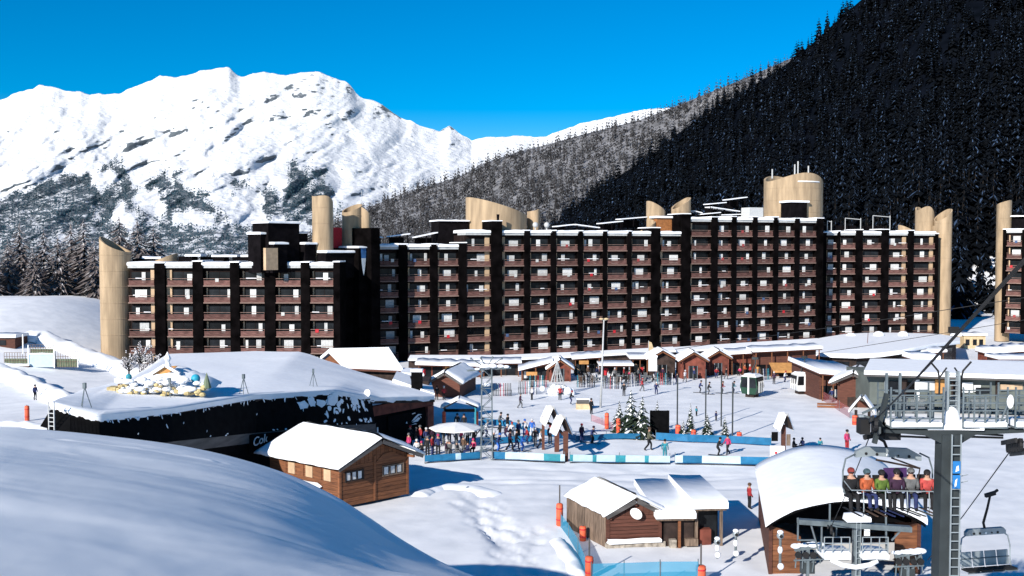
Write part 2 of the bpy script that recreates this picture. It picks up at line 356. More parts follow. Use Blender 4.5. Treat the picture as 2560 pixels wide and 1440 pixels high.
for poly, wgt in [([(690, 190), (760, 180), (850, 200), (880, 235), (800, 250), (720, 240)], 0.46), ([(940, 255), (1000, 285), (990, 320), (930, 300)], 0.46), ([(560, 425), (700, 420), (860, 440), (1010, 470), (860, 480), (590, 485)], 0.42),
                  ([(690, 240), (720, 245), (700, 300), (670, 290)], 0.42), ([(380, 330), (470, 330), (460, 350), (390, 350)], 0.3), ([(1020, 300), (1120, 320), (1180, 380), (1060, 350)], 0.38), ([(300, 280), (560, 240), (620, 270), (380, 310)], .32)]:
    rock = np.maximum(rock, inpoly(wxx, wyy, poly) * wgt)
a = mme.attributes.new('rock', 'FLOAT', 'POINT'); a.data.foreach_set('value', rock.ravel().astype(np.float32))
kind(link('mountain', mme), 'structure')

mid_line = sky_line([(300, 660), (560, 640), (700, 606), (760, 585), (870, 525), (1000, 470), (1150, 425), (1210, 392), (1300, 362), (1370, 345), (1450, 322), (1600, 284), (1700, 245), (1800, 205), (1880, 172), (2000, 120), (2300, 40)])
def midn(PX, PY, T, D): return D + 160 * (fbm(PX * 0.008, PY * 0.008, 3, 91) - .5) * np.sin(T * math.pi), PY
Qm, MH = relief('hill', mid_line, 300, 2300, 160, 560, 1400, 60, None, base=800, drop=16, nz=midn)
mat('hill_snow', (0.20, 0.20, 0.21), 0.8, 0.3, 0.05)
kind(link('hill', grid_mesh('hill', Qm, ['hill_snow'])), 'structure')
dk_line = sky_line([(1200, 720), (1330, 640), (1380, 540), (1450, 480), (1540, 415), (1640, 350), (1700, 300), (1780, 250), (1850, 205), (1960, 135), (2030, 80), (2100, 15), (2200, -70), (2400, -240), (2600, -400), (2900, -600)])
def dkn(PX, PY, T, D): return D + 60 * (fbm(PX * 0.006, PY * 0.006, 3, 61) - .5) * np.sin(T * math.pi), PY
Qd, DH = relief('hillside', dk_line, 1200, 2900, 200, 262, 760, 110, None, base=842, drop=30, nz=dkn)
m = mat('wood_floor', (0.005, 0.007, 0.012), 0.9, 0.5, 0.08, col2=(0.002, 0.003, 0.005), spec=0); nt = m.node_tree; n = nt.nodes; l = nt.links  # floor colour kept near-black to carry the hillside's shade
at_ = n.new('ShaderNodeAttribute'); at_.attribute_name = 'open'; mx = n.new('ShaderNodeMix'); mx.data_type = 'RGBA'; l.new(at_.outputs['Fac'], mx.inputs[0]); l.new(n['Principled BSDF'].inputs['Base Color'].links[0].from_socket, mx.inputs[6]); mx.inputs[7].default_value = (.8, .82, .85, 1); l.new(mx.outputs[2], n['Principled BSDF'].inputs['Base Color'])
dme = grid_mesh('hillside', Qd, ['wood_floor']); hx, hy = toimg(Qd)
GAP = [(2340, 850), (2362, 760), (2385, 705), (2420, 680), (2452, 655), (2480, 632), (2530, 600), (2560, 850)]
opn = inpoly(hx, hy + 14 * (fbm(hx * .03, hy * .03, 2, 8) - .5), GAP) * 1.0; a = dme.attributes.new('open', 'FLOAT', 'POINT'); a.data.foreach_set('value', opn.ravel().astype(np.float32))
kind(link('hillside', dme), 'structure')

# ---------------------------------------------------------------- conifers
def conifer(seed, tiers=11, nb=8, r=0.19, droop=0.10, snowp=0.5, z0=0.08, wid=0.34, up=0.02, pw=0.85, lift=.012, sw=1.0):
    q = np.random.RandomState(seed); V = []; T = []; Mi = []
    def kite(a, L, z, dr, wd, mi):
        o = len(V); c, s = math.cos(a), math.sin(a)
        m = 0.55 * L; V.extend([(0.06 * L * c, 0.06 * L * s, z + up), (m * c - wd * L * s, m * s + wd * L * c, z - dr * 0.35), (L * c, L * s, z - dr), (m * c + wd * L * s, m * s - wd * L * c, z - dr * 0.35)])
        T.extend([(o, o + 1, o + 2), (o, o + 2, o + 3)]); Mi.extend([mi, mi])
    for k in range(tiers):
        t = k / (tiers - 1); z = z0 + (0.965 - z0) * t; L0 = r * (1 - t) ** pw + 0.018
        a0 = q.rand() * 6.28; nk = max(4, int(nb * (1 - 0.45 * t)))
        for j in range(nk):
            L = L0 * (0.7 + 0.5 * q.rand()); a = a0 + 6.283 * j / nk + q.uniform(-.3, .3); dr = droop * (0.6 + 0.8 * q.rand()) * (1.15 - t); zz = z + q.uniform(-.03, .03)
            kite(a, L, zz, dr, wid * (0.8 + 0.5 * q.rand()), 0)
            if q.rand() < snowp: kite(a + q.uniform(-.12, .12), L * q.uniform(.5, .97), zz + lift, dr * 0.92, wid * q.uniform(.35, .8) * sw, 1)
    o = len(V); V.extend([(-.012, 0, .93), (.012, 0, .93), (0, 0, 1.02)]); T.append((o, o + 1, o + 2)); Mi.append(0)
    return np.array(V), np.array(T), np.array(Mi)
def scatter_mesh(name, vars_, pos, hts, mats, wsc=None):
    Vs = []; Ts = []; Ms = []; o = 0
    for i, (p, h) in enumerate(zip(pos, hts)):
        V, T, Mi = vars_[i % len(vars_)]; a = nprng.rand() * 6.28; c, s = math.cos(a), math.sin(a); k = h * (wsc if wsc else nprng.uniform(.85, 1.2))
        W = np.empty_like(V); W[:, 0] = (V[:, 0] * c - V[:, 1] * s) * k + p[0]; W[:, 1] = (V[:, 0] * s + V[:, 1] * c) * k + p[1]; W[:, 2] = V[:, 2] * h + p[2]
        Vs.append(W); Ts.append(T + o); Ms.append(Mi); o += len(V)
    return np_mesh(name, np.concatenate(Vs), np.concatenate(Ts), np.concatenate(Ms), mats)
def on_relief(H, px, t):
    gx, gt, P = H; i = np.clip(np.searchsorted(gx, px) - 1, 0, len(gx) - 2); j = np.clip((t * (len(gt) - 1)).astype(int), 0, len(gt) - 2)
    fx = (px - gx[i]) / (gx[1] - gx[0]); ft = t * (len(gt) - 1) - j; fx = fx[:, None]; ft = ft[:, None]
    return (P[j, i] * (1 - fx) + P[j, i + 1] * fx) * (1 - ft) + (P[j + 1, i] * (1 - fx) + P[j + 1, i + 1] * fx) * ft
# far woods on the mountain's foot
NF = 38000
px = nprng.uniform(-150, 1300, NF); t = nprng.uniform(0, 1, NF) ** .8 * .8; P = on_relief(MT, px, t); ix, iy = toimg(P)
keep = np.zeros(NF, bool); nzf = fbm(ix * 0.02, iy * 0.02, 3, 55)
for poly, th in FOREST:
    keep |= inpoly(ix + 34 * (fbm(ix * .05, iy * .05, 3, 58) - .5), iy + 34 * (fbm(ix * .05, iy * .05, 3, 59) - .5), poly) & (nzf > th + .03)
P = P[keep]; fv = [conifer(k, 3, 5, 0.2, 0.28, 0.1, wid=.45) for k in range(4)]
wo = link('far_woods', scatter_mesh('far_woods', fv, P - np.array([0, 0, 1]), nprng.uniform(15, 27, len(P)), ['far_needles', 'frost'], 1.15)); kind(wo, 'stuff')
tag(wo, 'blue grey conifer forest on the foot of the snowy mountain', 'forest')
# lit frosty forest of the middle hill
NM = 10500
px = nprng.uniform(330, 2000, NM); t = nprng.uniform(0.15, 1, NM); P = on_relief(MH, px, t); ix, iy = toimg(P)
keep = (fbm(ix * .01, iy * .012, 3, 5) > 0.16) | (iy < mid_line(ix) + 60); P = P[keep]
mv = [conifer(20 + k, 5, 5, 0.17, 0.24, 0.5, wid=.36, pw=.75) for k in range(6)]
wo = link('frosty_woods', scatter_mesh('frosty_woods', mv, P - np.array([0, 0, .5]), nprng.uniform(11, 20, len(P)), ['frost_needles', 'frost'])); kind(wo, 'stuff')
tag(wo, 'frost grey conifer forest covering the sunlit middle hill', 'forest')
# dark forest of the right hillside, its shade put into the colours
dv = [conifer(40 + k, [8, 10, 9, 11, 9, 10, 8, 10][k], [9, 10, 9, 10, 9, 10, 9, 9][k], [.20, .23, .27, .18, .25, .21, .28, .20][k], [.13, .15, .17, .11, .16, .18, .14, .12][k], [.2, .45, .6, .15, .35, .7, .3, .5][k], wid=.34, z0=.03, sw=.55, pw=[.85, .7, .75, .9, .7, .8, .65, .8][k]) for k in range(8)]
ND = 6000
px = nprng.uniform(1330, 2800, ND); t = nprng.uniform(0.0, 1, ND) ** 1.0; P = on_relief(DH, px, t); ix, iy = toimg(P)
keep = ~inpoly(ix, iy, GAP) | (nprng.rand(ND) < .16)
P = P[keep]; ix = ix[keep]; iy = iy[keep]; hts = nprng.uniform(11, 19, len(P)) * np.where(nprng.rand(len(P)) < .25, 1.4, 1) * np.where(P[:, 1] > 520, .72, 1); ordr = np.argsort(P[:, 1])
vis = [i for i in ordr if 1340 < ix[i] < 2580 and iy[i] - hts[i] * F / P[i, 1] < 545][:230]; vs = set(vis)
rest = [i for i in range(len(P)) if i not in vs]
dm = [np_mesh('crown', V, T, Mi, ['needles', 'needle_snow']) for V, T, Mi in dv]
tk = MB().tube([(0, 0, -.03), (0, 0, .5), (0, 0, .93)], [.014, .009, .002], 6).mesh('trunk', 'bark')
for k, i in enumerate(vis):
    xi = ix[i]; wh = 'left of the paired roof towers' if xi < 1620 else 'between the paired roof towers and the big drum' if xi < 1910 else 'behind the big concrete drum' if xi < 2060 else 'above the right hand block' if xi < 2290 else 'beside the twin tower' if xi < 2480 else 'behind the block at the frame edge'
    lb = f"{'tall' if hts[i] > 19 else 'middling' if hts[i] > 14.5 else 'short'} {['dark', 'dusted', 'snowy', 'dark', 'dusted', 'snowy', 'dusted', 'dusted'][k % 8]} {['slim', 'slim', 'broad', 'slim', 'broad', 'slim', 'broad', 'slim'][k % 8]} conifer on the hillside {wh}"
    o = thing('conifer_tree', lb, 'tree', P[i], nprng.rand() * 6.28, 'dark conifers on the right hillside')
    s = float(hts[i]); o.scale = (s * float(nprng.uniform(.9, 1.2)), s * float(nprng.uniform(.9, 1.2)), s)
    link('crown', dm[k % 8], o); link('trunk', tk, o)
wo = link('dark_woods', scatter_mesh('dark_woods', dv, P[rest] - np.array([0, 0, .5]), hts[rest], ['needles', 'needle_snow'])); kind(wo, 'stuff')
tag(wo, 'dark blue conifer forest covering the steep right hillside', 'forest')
# ---------------------------------------------------------------- apartment blocks
FH = 2.75
def facade(a, b):     # a, b: (px, Y) of the two ends of a front; returns origin, direction angle, px -> local x
    A = at(a[0], 620, a[1]); B = at(b[0], 620, b[1]); u = Vector((B.x - A.x, B.y - A.y, 0)); L = u.length; u.normalize()
    def lx(px, y=0.0):        # local x of the point at local depth y that is seen at px
        k = ray(px, 600); s = k.x / k.y
        return (s * (A.y + u.x * y) - A.x + u.y * y) / (u.x - s * u.y)
    return Vector((A.x, A.y, 0)), math.atan2(u.y, u.x), lx
_cache = {}
mat('awning_red', (.28, .05, .05), .8, .1, 2); mat('towel_white', (.5, .5, .48), .9, .1, 2); mat('towel_blue', (.06, .1, .2), .9, .1, 2)
def balc(wd):
    wd = round(wd, 1)
    if ('b', wd) not in _cache:
        m_ = MB()
        for k in range(3): m_.box(0.05, wd - .05, -.95 + .006 * k, -.9 + .006 * k, -.30 - .27 * k - .2, -.30 - .27 * k + .045, 0)
        m_.box(0.03, wd - .03, -1.0, -.84, 0.0, 0.07, 1)
        for x in (0.05, wd - .11): m_.box(x, x + .06, -.89, -.02, -1.0, 0.0, 0)
        m_.box(-.08, wd + .08, -1.04, -.01, -1.24, -1.06, 1)
        _cache['b', wd] = m_.mesh('balcony', ['balcony', 'slab_edge'])
    return _cache['b', wd]
def pane(wd, h):
    k = ('p', round(wd, 1), round(h, 1))
    if k not in _cache:
        wd, h = k[1:]; m_ = MB(); m_.box(0, wd, -.04, 0, 0, h, 0)
        for x in (0, wd / 2 - .03, wd - .06): m_.box(x, x + .06, -.07, -.041, 0, h, 1)
        m_.box(0.06, wd - .06, -.068, -.041, h - .06, h, 1)
        _cache[k] = m_.mesh('window', ['glass', 'recess'])
    return _cache[k]
def curt(wd, h):
    k = ('c', round(wd, 1), round(h, 1))
    if k not in _cache:
        wd, h = k[1:]; m_ = MB(); n_ = max(3, int(wd / .12)); pts = []
        for i in range(n_ + 1): pts.append((wd * i / n_, -.13 - .03 * (i % 2)))
        m_.add([(x, y, 0) for x, y in pts] + [(x, y, h) for x, y in pts] + [(0, -.075, 0), (wd, -.075, 0), (wd, -.075, h), (0, -.075, h)], [(i, i + 1, i + n_ + 2, i + n_ + 1) for i in range(n_)] + [(2 * n_ + 2, 2 * n_ + 5, 2 * n_ + 4, 2 * n_ + 3)])
        _cache[k] = m_.mesh('curtain', ['curtain'])
    return _cache[k]
def snowcap(x0, x1, y0, y1, z, h, seed=0, n=8):
    q = random.Random(seed); m_ = MB(); n = max(2, int((x1 - x0) / 0.8)); V = []; Fc = []
    for i in range(n + 1):
        x = x0 + (x1 - x0) * i / n; hh = h * q.uniform(.8, 1.15); e = q.uniform(.0, .12)
        V += [(x, y0 - e, z), (x, y0 - e - .02, z + hh * .75), (x, y0 + .25, z + hh), (x, y1 - .2, z + hh * q.uniform(.9, 1.2)), (x, y1, z)]
    for i in range(n):
        for j in range(4): Fc.append((i * 5 + j, i * 5 + j + 1, i * 5 + j + 6, i * 5 + j + 5))
    m_.add(V, Fc); m_.add([V[k] for k in range(5)] + [V[n * 5 + k] for k in range(5)], [(4, 3, 2, 1, 0), (5, 6, 7, 8, 9)])
    return m_
crnd = random.Random(3)
def block(root, lx, bays, top, nrow, bot, depth=11, fins=(), panels='', cap=.55, fint=.5):
    """bays: (px0, px1); top: z of the highest parapet; one body of dark cladding behind, a stack of balconies per bay"""
    zt = top + 2.3
    x0 = lx(bays[0][0]) - .1; x1 = lx(bays[-1][1]) + .1
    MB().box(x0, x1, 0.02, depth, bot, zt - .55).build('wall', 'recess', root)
    for i, (a, b) in enumerate(bays):
        xa, xb = lx(a), lx(b); wd = xb - xa; pn = panels[i] if i < len(panels) else '-'
        # roof fascia and its snow, one per bay
        MB().box(xa - .12, xb + .12, -.9, depth * .35, zt - .54, zt - .12).build('fascia', 'metal_trim', root)
        snowcap(xa - .2, xb + .2, -1.0, depth * .9, zt - .12, cap, i * 7 + int(a)).build('snow_cap', 'snow', root, smooth=True)
        pw = .85 if pn in 'LR' else .22
        bl = balc(wd - (.3 if pn in 'L' else 0))
        for k in range(nrow):
            z = top - FH * k
            if z < bot - .5: break
            link('balcony', bl, root, (xa + (.3 if pn in 'L' else 0), 0, z))
            zb = z - 1.05; hh = 2.2
            if crnd.random() < .28:
                ww = crnd.choice([.8, 1.2, 1.8, 2.4]); ww = min(ww, wd - .6); xx = xa + .2 + crnd.random() * (wd - ww - .5)
                if ('rs', ww) not in _cache: _cache['rs', ww] = MB().hexa([(0, -1.0, .065), (ww, -1.0, .065), (ww, -.84, .065), (0, -.84, .065)], [(.06, -.97, .17), (ww - .06, -.97, .15), (ww - .06, -.87, .15), (.06, -.87, .17)]).mesh('rail_snow', 'snow')
                link('rail_snow', _cache['rs', ww], root, (xx, 0, z))
            if crnd.random() < .2:
                mm_ = crnd.choice(['red_paint', 'awning_red', 'towel_white', 'towel_blue', 'towel_white'])
                if ('tw', mm_) not in _cache: _cache['tw', mm_] = MB().hexa([(0, -1.03, -.5), (.55, -1.03, -.46), (.55, -1.005, -.46), (0, -1.005, -.5)], [(0, -1.03, .08), (.55, -1.03, .08), (.55, -1.005, .08), (0, -1.005, .08)]).mesh('towel', mm_)
                link('towel', _cache['tw', mm_], root, (xa + .4 + crnd.random() * (wd - 1.4), 0, z))
            if pn in 'LR':
                px_ = xa if pn == 'L' else xb - pw
                key = ('pn', round(pw, 1))
                if key not in _cache: _cache[key] = MB().box(0, pw, -.30, 0.0, 0, FH - .25).mesh('wall_panel', 'panel')
                link('wall_panel', _cache[key], root, (px_, 0, zb))
                wx0, wx1 = (xa + pw, xb - .1) if pn == 'L' else (xa + .1, xb - pw)
            else:
                key = 'pier'
                if key not in _cache: _cache[key] = MB().box(0, .24, -.2, 0.0, .85, FH - .45).mesh('pier', 'panel')
                link('pier', _cache[key], root, (xa + .3, 0, zb)); wx0, wx1 = xa + .62, xb - .1
            wd_ = wx1 - wx0
            link('window', pane(wd_, hh), root, (wx0, 0, zb))
            c = crnd.random()
            if c < .88:
                cw = min(crnd.choice([.5, .6, .7, .8, .8, 1.0, 1.5, 1.9]), wd_ * .7); cx = wx0 + crnd.uniform(.15, 1) * (wd_ - cw)
                link('curtain', curt(cw, crnd.choice([1.9, 2.0, 1.7])), root, (cx, 0, zb + .12))
                if c < .16 and cw < .9: link('curtain', curt(.4, 1.9), root, (wx0 + .05, 0, zb + .12))
    for (a, b, zx, pr) in fins:        # dark uprights between the bays
        xa, xb = lx(a), lx(b); pr = max(pr, 1.12); MB().box(xa + .02, xb - .02, -pr, depth * .5, bot, zt + zx).build('fin', 'dark_clad', root)
        snowcap(xa - .02, xb + .02, -pr - .04, depth * .4, zt + zx, .2, int(a)).build('fin_snow', 'snow', root, smooth=True)
def drum(root, name, cx, cy, rx, ry, z0, ztop, wall=.25, arc=(0, 360), n=32, m_='concrete', snow=True):
    """a hollow concrete tube whose rim is cut by ztop(x, y); open arcs make the curved screens"""
    full = arc[1] - arc[0] >= 359; k = n if full else n + 1; b = MB(); V = []; lev = 6
    ang = [R(arc[0] + (arc[1] - arc[0]) * i / n) for i in range(k)]
    for a in ang:
        co, si = math.cos(a), math.sin(a); zt = ztop(co * rx, si * ry)
        for s in (0, 1):
            r_ = 1 if s == 0 else 1 - wall / rx
            V += [(cx + co * rx * r_, cy + si * ry * r_, z0), (cx + co * rx * r_, cy + si * ry * r_, zt)]
    Fc = []
    for i in range(n):
        a = 4 * i; c = 4 * ((i + 1) % k)
        Fc += [(a, c, c + 1, a + 1), (a + 2, a + 3, c + 3, c + 2), (a + 1, c + 1, c + 3, a + 3)]
    if not full: Fc += [(0, 1, 3, 2), (4 * n, 4 * n + 2, 4 * n + 3, 4 * n + 1)]
    b.add(V, Fc); o = b.build(name, m_, root)
    if full and abs(rx - ry) < .75:
        zl = min(ztop(math.cos(a) * rx, math.sin(a) * ry) for a in ang); z = zl - .5
        while z > z0 + 1 and z > zl - 14:
            j = MB(); vv = []
            for s_ in ((.01, 0), (.035, .03), (.035, .1), (.01, .13)): vv += [(cx + math.cos(a) * (rx + s_[0]), cy + math.sin(a) * (ry + s_[0]), z + s_[1]) for a in ang]
            j.add(vv, [(r * k + i, r * k + (i + 1) % k, (r + 1) * k + (i + 1) % k, (r + 1) * k + i) for r in range(3) for i in range(k)]).build('tower_joint', m_, root); z -= 2.6
    return o

# ---- left block
O, th, lx = facade((325, 163), (850, 163))
root = thing('apartment_building', 'low left apartment block beside the tall round tower with black uprights and brown balconies', 'building', O, th)
LB = [(325, 390), (417, 485), (511, 578), (602, 664), (691, 754), (777, 835)]
block(root, lx, LB, 13.0, 6, -3, fins=[(390, 417, .25, .5), (485, 511, .5, .5), (578, 602, .35, .5), (664, 691, .3, .5), (754, 777, .35, .5), (835, 852, .4, .6)], panels='RL----', depth=12)
drum(root, 'round_tower', lx(288, 1.2), 1.2, 2.45, 2.6, -4, lambda x, y: 19.55 - (x + 2.45) * .52 + .05 * (x * x), arc=(0, 360), n=40)
drum(root, 'roof_screen', lx(410, 6), 6, 2.3, 2.2, 13, lambda x, y: 16.2 + x * .38, arc=(180, 360))
for (a, b, y0, z0, z1) in [(330, 372, 5, 14.8, 16.2), (445, 480, 4, 14.8, 16.6), (500, 560, 7, 14.8, 16.5), (580, 640, 6, 14.8, 16.5), (640, 670, 8, 14.8, 18.3)]:
    MB().box(lx(a, y0), lx(b, y0), y0, y0 + 3, z0, z1).build('roof_shed', 'dark_shed', root); snowcap(lx(a) - .2, lx(b) + .2, y0 - .2, y0 + 3.2, z1, .35, a).build('shed_snow', 'snow', root, smooth=True)
# dark stair core with the two round towers behind
O, th, lx = facade((838, 166), (932, 172))
root = thing('stair_core', 'black clad stair tower between the low and high apartment blocks with blue white mural', 'building', O, th)
MB().box(lx(852), lx(885), 0.3, 10, -3, 13.6).build('wall', 'dark_clad', root)
MB().box(lx(885), lx(935), -1.2, 12, -3, 18.0).build('wall', 'dark_clad', root)
MB().box(lx(905), lx(927), -2.4, 6, -3, 21.4).build('wall', 'dark_clad', root)
snowcap(lx(885) - .1, lx(905), -1.3, 8, 18.0, .3, 5).build('snow_cap', 'snow', root, smooth=True)
m_ = MB(); cx0 = lx(897); V = []
for i in range(9):
    t_ = i / 8; wdt = .95 * (1 - t_ ** 2) + .08; z_ = 18.0 - 4.6 * t_
    V += [(cx0 - wdt * .55, -1.24, z_), (cx0 + wdt * .55, -1.24, z_)]
m_.add(V, [(2 * i, 2 * i + 1, 2 * i + 3, 2 * i + 2) for i in range(3)], 0); m_.add(V, [(2 * i, 2 * i + 1, 2 * i + 3, 2 * i + 2) for i in range(3, 8)], 1)
mat('mural_blue', (0.05, 0.16, 0.38), .7, .2, 2); mat('mural_white', (0.6, 0.66, 0.7), .7, .1, 2)
m_.build('mural', ['mural_blue', 'mural_white'], root, fix=False)
snowcap(lx(815), lx(890), -.2, 5, 17.2, .4, 9).build('snow_cap', 'snow', root, smooth=True)
MB().box(lx(815), lx(889), 0, 4.6, 13, 17.2).build('roof_shed', 'dark_shed', root)
drum(root, 'round_tower', lx(807, 3), 3, 1.7, 1.8, 12.8, lambda x, y: 26.6 - (x + .6) ** 2 * .22 - x * .15)
drum(root, 'round_tower', lx(881, 4), 4, 1.75, 1.8, 18.0, lambda x, y: 24.9 + x * .45)
drum(root, 'roof_screen', lx(908, 3), 3, 1.1, 1.6, 20, lambda x, y: 24.0 - x * 1.1, arc=(200, 390))
MB().tube([(lx(905, 4), 4, 24), (lx(905, 4), 4, 28)], .05, 6).build('aerial', 'metal_trim', root)
MB().box(lx(829, 4), lx(855, 4), 4, 6, 18, 21.5).build('roof_shed', 'red_paint', root)
for (a, b, z0, z1) in [(676, 754, 14, 22.0), (664, 690, 14, 20.2), (680, 712, 14, 18.6), (755, 782, 14, 20.4), (757, 784, 14, 18.6)]:
    MB().box(lx(a, 3), lx(b, 3), 2 + (a % 7) * .4, 8, z0, z1).build('roof_shed', 'dark_shed', root)
    snowcap(lx(a, 3) - .15, lx(b, 3) + .15, 1.8 + (a % 7) * .4, 8.2, z1, .35, a).build('shed_snow', 'snow', root, smooth=True)
MB().box(lx(682), lx(712), 1.9, 2.6, 14.5, 18.0).build('roof_cabin', 'panel', root)

# ---- long central block
C0, C1 = (937, 176), (2034, 211)
O, th, lx = facade(C0, C1)
root = thing('apartment_building', 'long central apartment block with a black chimney upright and rows of brown balconies', 'building', O, th)
block(root, lx, [(937, 992), (1015, 1070), (1090, 1142)], 16.0, 8, -4, fins=[(992, 1015, .3, .4), (1070, 1090, .35, .4), (1142, 1162, .6, .4)], panels='L--')
block(root, lx, [(1162, 1222)], 18.6, 9, -4, fins=[(1222, 1249, 2.0, 1.4)], panels='R')
block(root, lx, [(1250, 1305), (1320, 1371), (1385, 1439), (1452, 1501), (1512, 1562), (1573, 1621)], 18.6, 9, -4.2,
      fins=[(1305, 1320, .3, .4), (1371, 1385, .3, .4), (1439, 1452, .3, .4), (1501, 1512, .3, .4), (1562, 1573, .3, .4), (1621, 1644, 1.0, 1.0)], panels='L-----')
block(root, lx, [(1645, 1696)], 18.6, 9, -4.4, fins=[(1696, 1719, 3.8, 1.2)], panels='L')
# stone screens on the roof
drum(root, 'roof_screen', lx(1240, 7.5), 7.5, lx(1312, 7.5) - lx(1240, 7.5), 5.5, 20, lambda x, y: 27.6 - (x + 6) * .30, arc=(175, 365), n=40, wall=.4)
drum(root, 'roof_screen', lx(1332, 7), 7, 1.2, 2, 20, lambda x, y: 25.3 + x * .2, arc=(180, 360))
MB().box(lx(1098, 6), lx(1172, 6), 6, 11, 18, 23.0).build('roof_shed', 'dark_shed', root); snowcap(lx(1094, 6), lx(1172, 6), 5.6, 11.3, 23.0, .3, 3).build('shed_snow', 'snow', root, smooth=True)
drum(root, 'round_tower', lx(1639, 6), 6, 1.9, 2.0, 20, lambda x, y: 27.4 - (x + 1.7) * .62, wall=.35)
drum(root, 'round_tower', lx(1702, 6), 6, 2.0, 2.0, 20, lambda x, y: 27.2 + (x + 0) * .62, wall=.35)
drum(root, 'roof_screen', lx(1612, 4), 4, 2.2, 2.0, 20, lambda x, y: 22.3 + x * .5, arc=(180, 360))
mat('orange_wood', (0.30, 0.12, 0.04), .7, .2, 3)
MB().box(lx(1640, 3), lx(1684, 3), 2.6, 4, 20.6, 24.0).build('roof_cabin', 'orange_wood', root); MB().box(lx(1636, 3), lx(1688, 3), 2.2, 5, 24.0, 24.4).build('cabin_roof', 'snow', root)
def lean(root, a, b, y, za, zb, post=1.6):     # a thin snowy lean-to roof on posts
    xa, xb = lx(a, y), lx(b, y)
    MB().hexa([(xa, y, za), (xb, y, zb), (xb, y + 2.5, zb), (xa, y + 2.5, za)], [(xa, y, za + .18), (xb, y, zb + .18), (xb, y + 2.5, zb + .18), (xa, y + 2.5, za + .18)]).build('canopy_roof', 'snow', root)
    for x, z in ((xa + .4, za), ((xa + xb) / 2, (za + zb) / 2), (xb - .4, zb)): MB().box(x - .08, x + .08, y + .3, y + .46, z - post, z).build('canopy_post', 'dark_shed', root)
    MB().box(xa + .5, xb - .5, y + 2.5, y + 2.7, min(za, zb) - post, min(za, zb)).build('canopy_wall', 'dark_shed', root)
for (a, b, za, zb) in [(928, 958, 20.4, 19.9), (975, 1026, 20.1, 20.6), (1040, 1095, 20.0, 20.9), (1393, 1434, 22.2, 22.6), (1440, 1500, 22.6, 22.0), (1505, 1558, 22.9, 23.4), (1553, 1618, 23.8, 24.3)]: lean(root, a, b, 4 + (a % 3), za - .1, zb - .1)
for px in (1354, 1383): MB().ball((lx(px), 3, 22.4), .55, 12, 8).tube([(lx(px), 3, 20), (lx(px), 3, 22)], .12, 6).build('satellite_dish', 'metal_trim', root, smooth=True)
MB().tube([(lx(1245), 0, 22.8), (lx(1245), 0, 24.2)], [.2, .3], 8).build('chimney_cowl', 'dark_shed', root)
# ---- upper block
Oc, thc, lxc = O, th, lx
root = thing('apartment_building', 'tallest apartment block with the big round concrete drum on its roof', 'building', O, th)
block(root, lx, [(1719, 1771), (1787, 1822), (1834, 1874), (1886, 1926), (1938, 1979), (1991, 2033)], 21.5, 10, -4.5,
      fins=[(1771, 1787, .35, .5), (1822, 1834, .5, .3), (1874, 1886, .5, .3), (1926, 1938, .5, .3), (1979, 1991, .3, .3), (2033, 2050, .4, .2)], panels='L-----')
dx = (lx(2042, 8) - lx(1920, 8)) / 2
drum(root, 'concrete_drum', lx(1920, 8) + dx, 8, dx, dx * .9, 23, lambda x, y: 34.0 - (x + .8) ** 2 * .052, n=48, wall=.4)
MB().lathe([(dx - .5, 0), (dx - .5, .25), (dx * .5, .55), (.01, .65)], 32, (lx(1920, 8) + dx, 8, 32.0)).build('drum_snow', 'snow', root, smooth=True)
MB().box(lx(2037, 6), lx(2047, 6), 6, 7.4, 23, 33.2).build('drum_fin', 'concrete', root)
for px, h in ((1929, 1.4), (1985, 2.6), (1993, 3.3), (2019, 2.4)): MB().tube([(lx(px, 8), 8, 33), (lx(px, 8), 8, 33.6 + h)], .16, 6).build('aerial', 'metal_trim', root)
MB().box(lx(1988), lx(2028), 1.5, 5, 23.5, 27.6).build('roof_shed', 'dark_shed', root); MB().box(lx(1984), lx(2032), 1.2, 5, 27.6, 28).build('shed_snow', 'snow', root)
MB().box(lx(1888), lx(1922), 2, 5, 23.6, 26.4).build('roof_cabin', 'curtain', root)
for (a, b, za, zb) in [(1735, 1756, 25.6, 25.2), (1758, 1802, 24.9, 25.3), (1774, 1816, 27.0, 27.4), (1778, 1850, 26.4, 25.6), (1806, 1856, 24.8, 25.0), (1822, 1868, 28.0, 28.6)]: lean(root, a, b, 3 + (a % 4), za, zb)
# ---- right block
O, th, lx = facade((2052, 217), (2335, 222))
root = thing('apartment_building', 'right hand apartment block ending in a tall twin curved concrete tower', 'building', O, th)
block(root, lx, [(2061, 2087), (2095, 2133), (2151, 2197), (2216, 2263), (2278, 2331)], 19.0, 9, -4, fins=[(2040, 2061, .0, .2), (2087, 2095, .3, .3), (2133, 2151, .6, .3), (2197, 2216, .7, .5), (2263, 2278, .5, .4), (2331, 2339, -.2, .3)], panels='---R' + 'R', depth=10)
drum(root, 'round_tower', lx(2357, 2), 2, 1.75, 2.2, -5, lambda x, y: 25.4 + x * .8, arc=(0, 360))
drum(root, 'round_tower', lx(2340, 3), 3, .8, 1.6, -5, lambda x, y: 23.0, arc=(0, 360))
drum(root, 'roof_screen', lx(2311, 5.5), 5.5, 2.0, 2.2, 20, lambda x, y: 27.4 - (x + .6) ** 2 * .45, wall=.35)
drum(root, 'roof_screen', lx(2265, 4.5), 4.5, 2.0, 1.6, 20, lambda x, y: 22.3 - x * .45, arc=(180, 360))
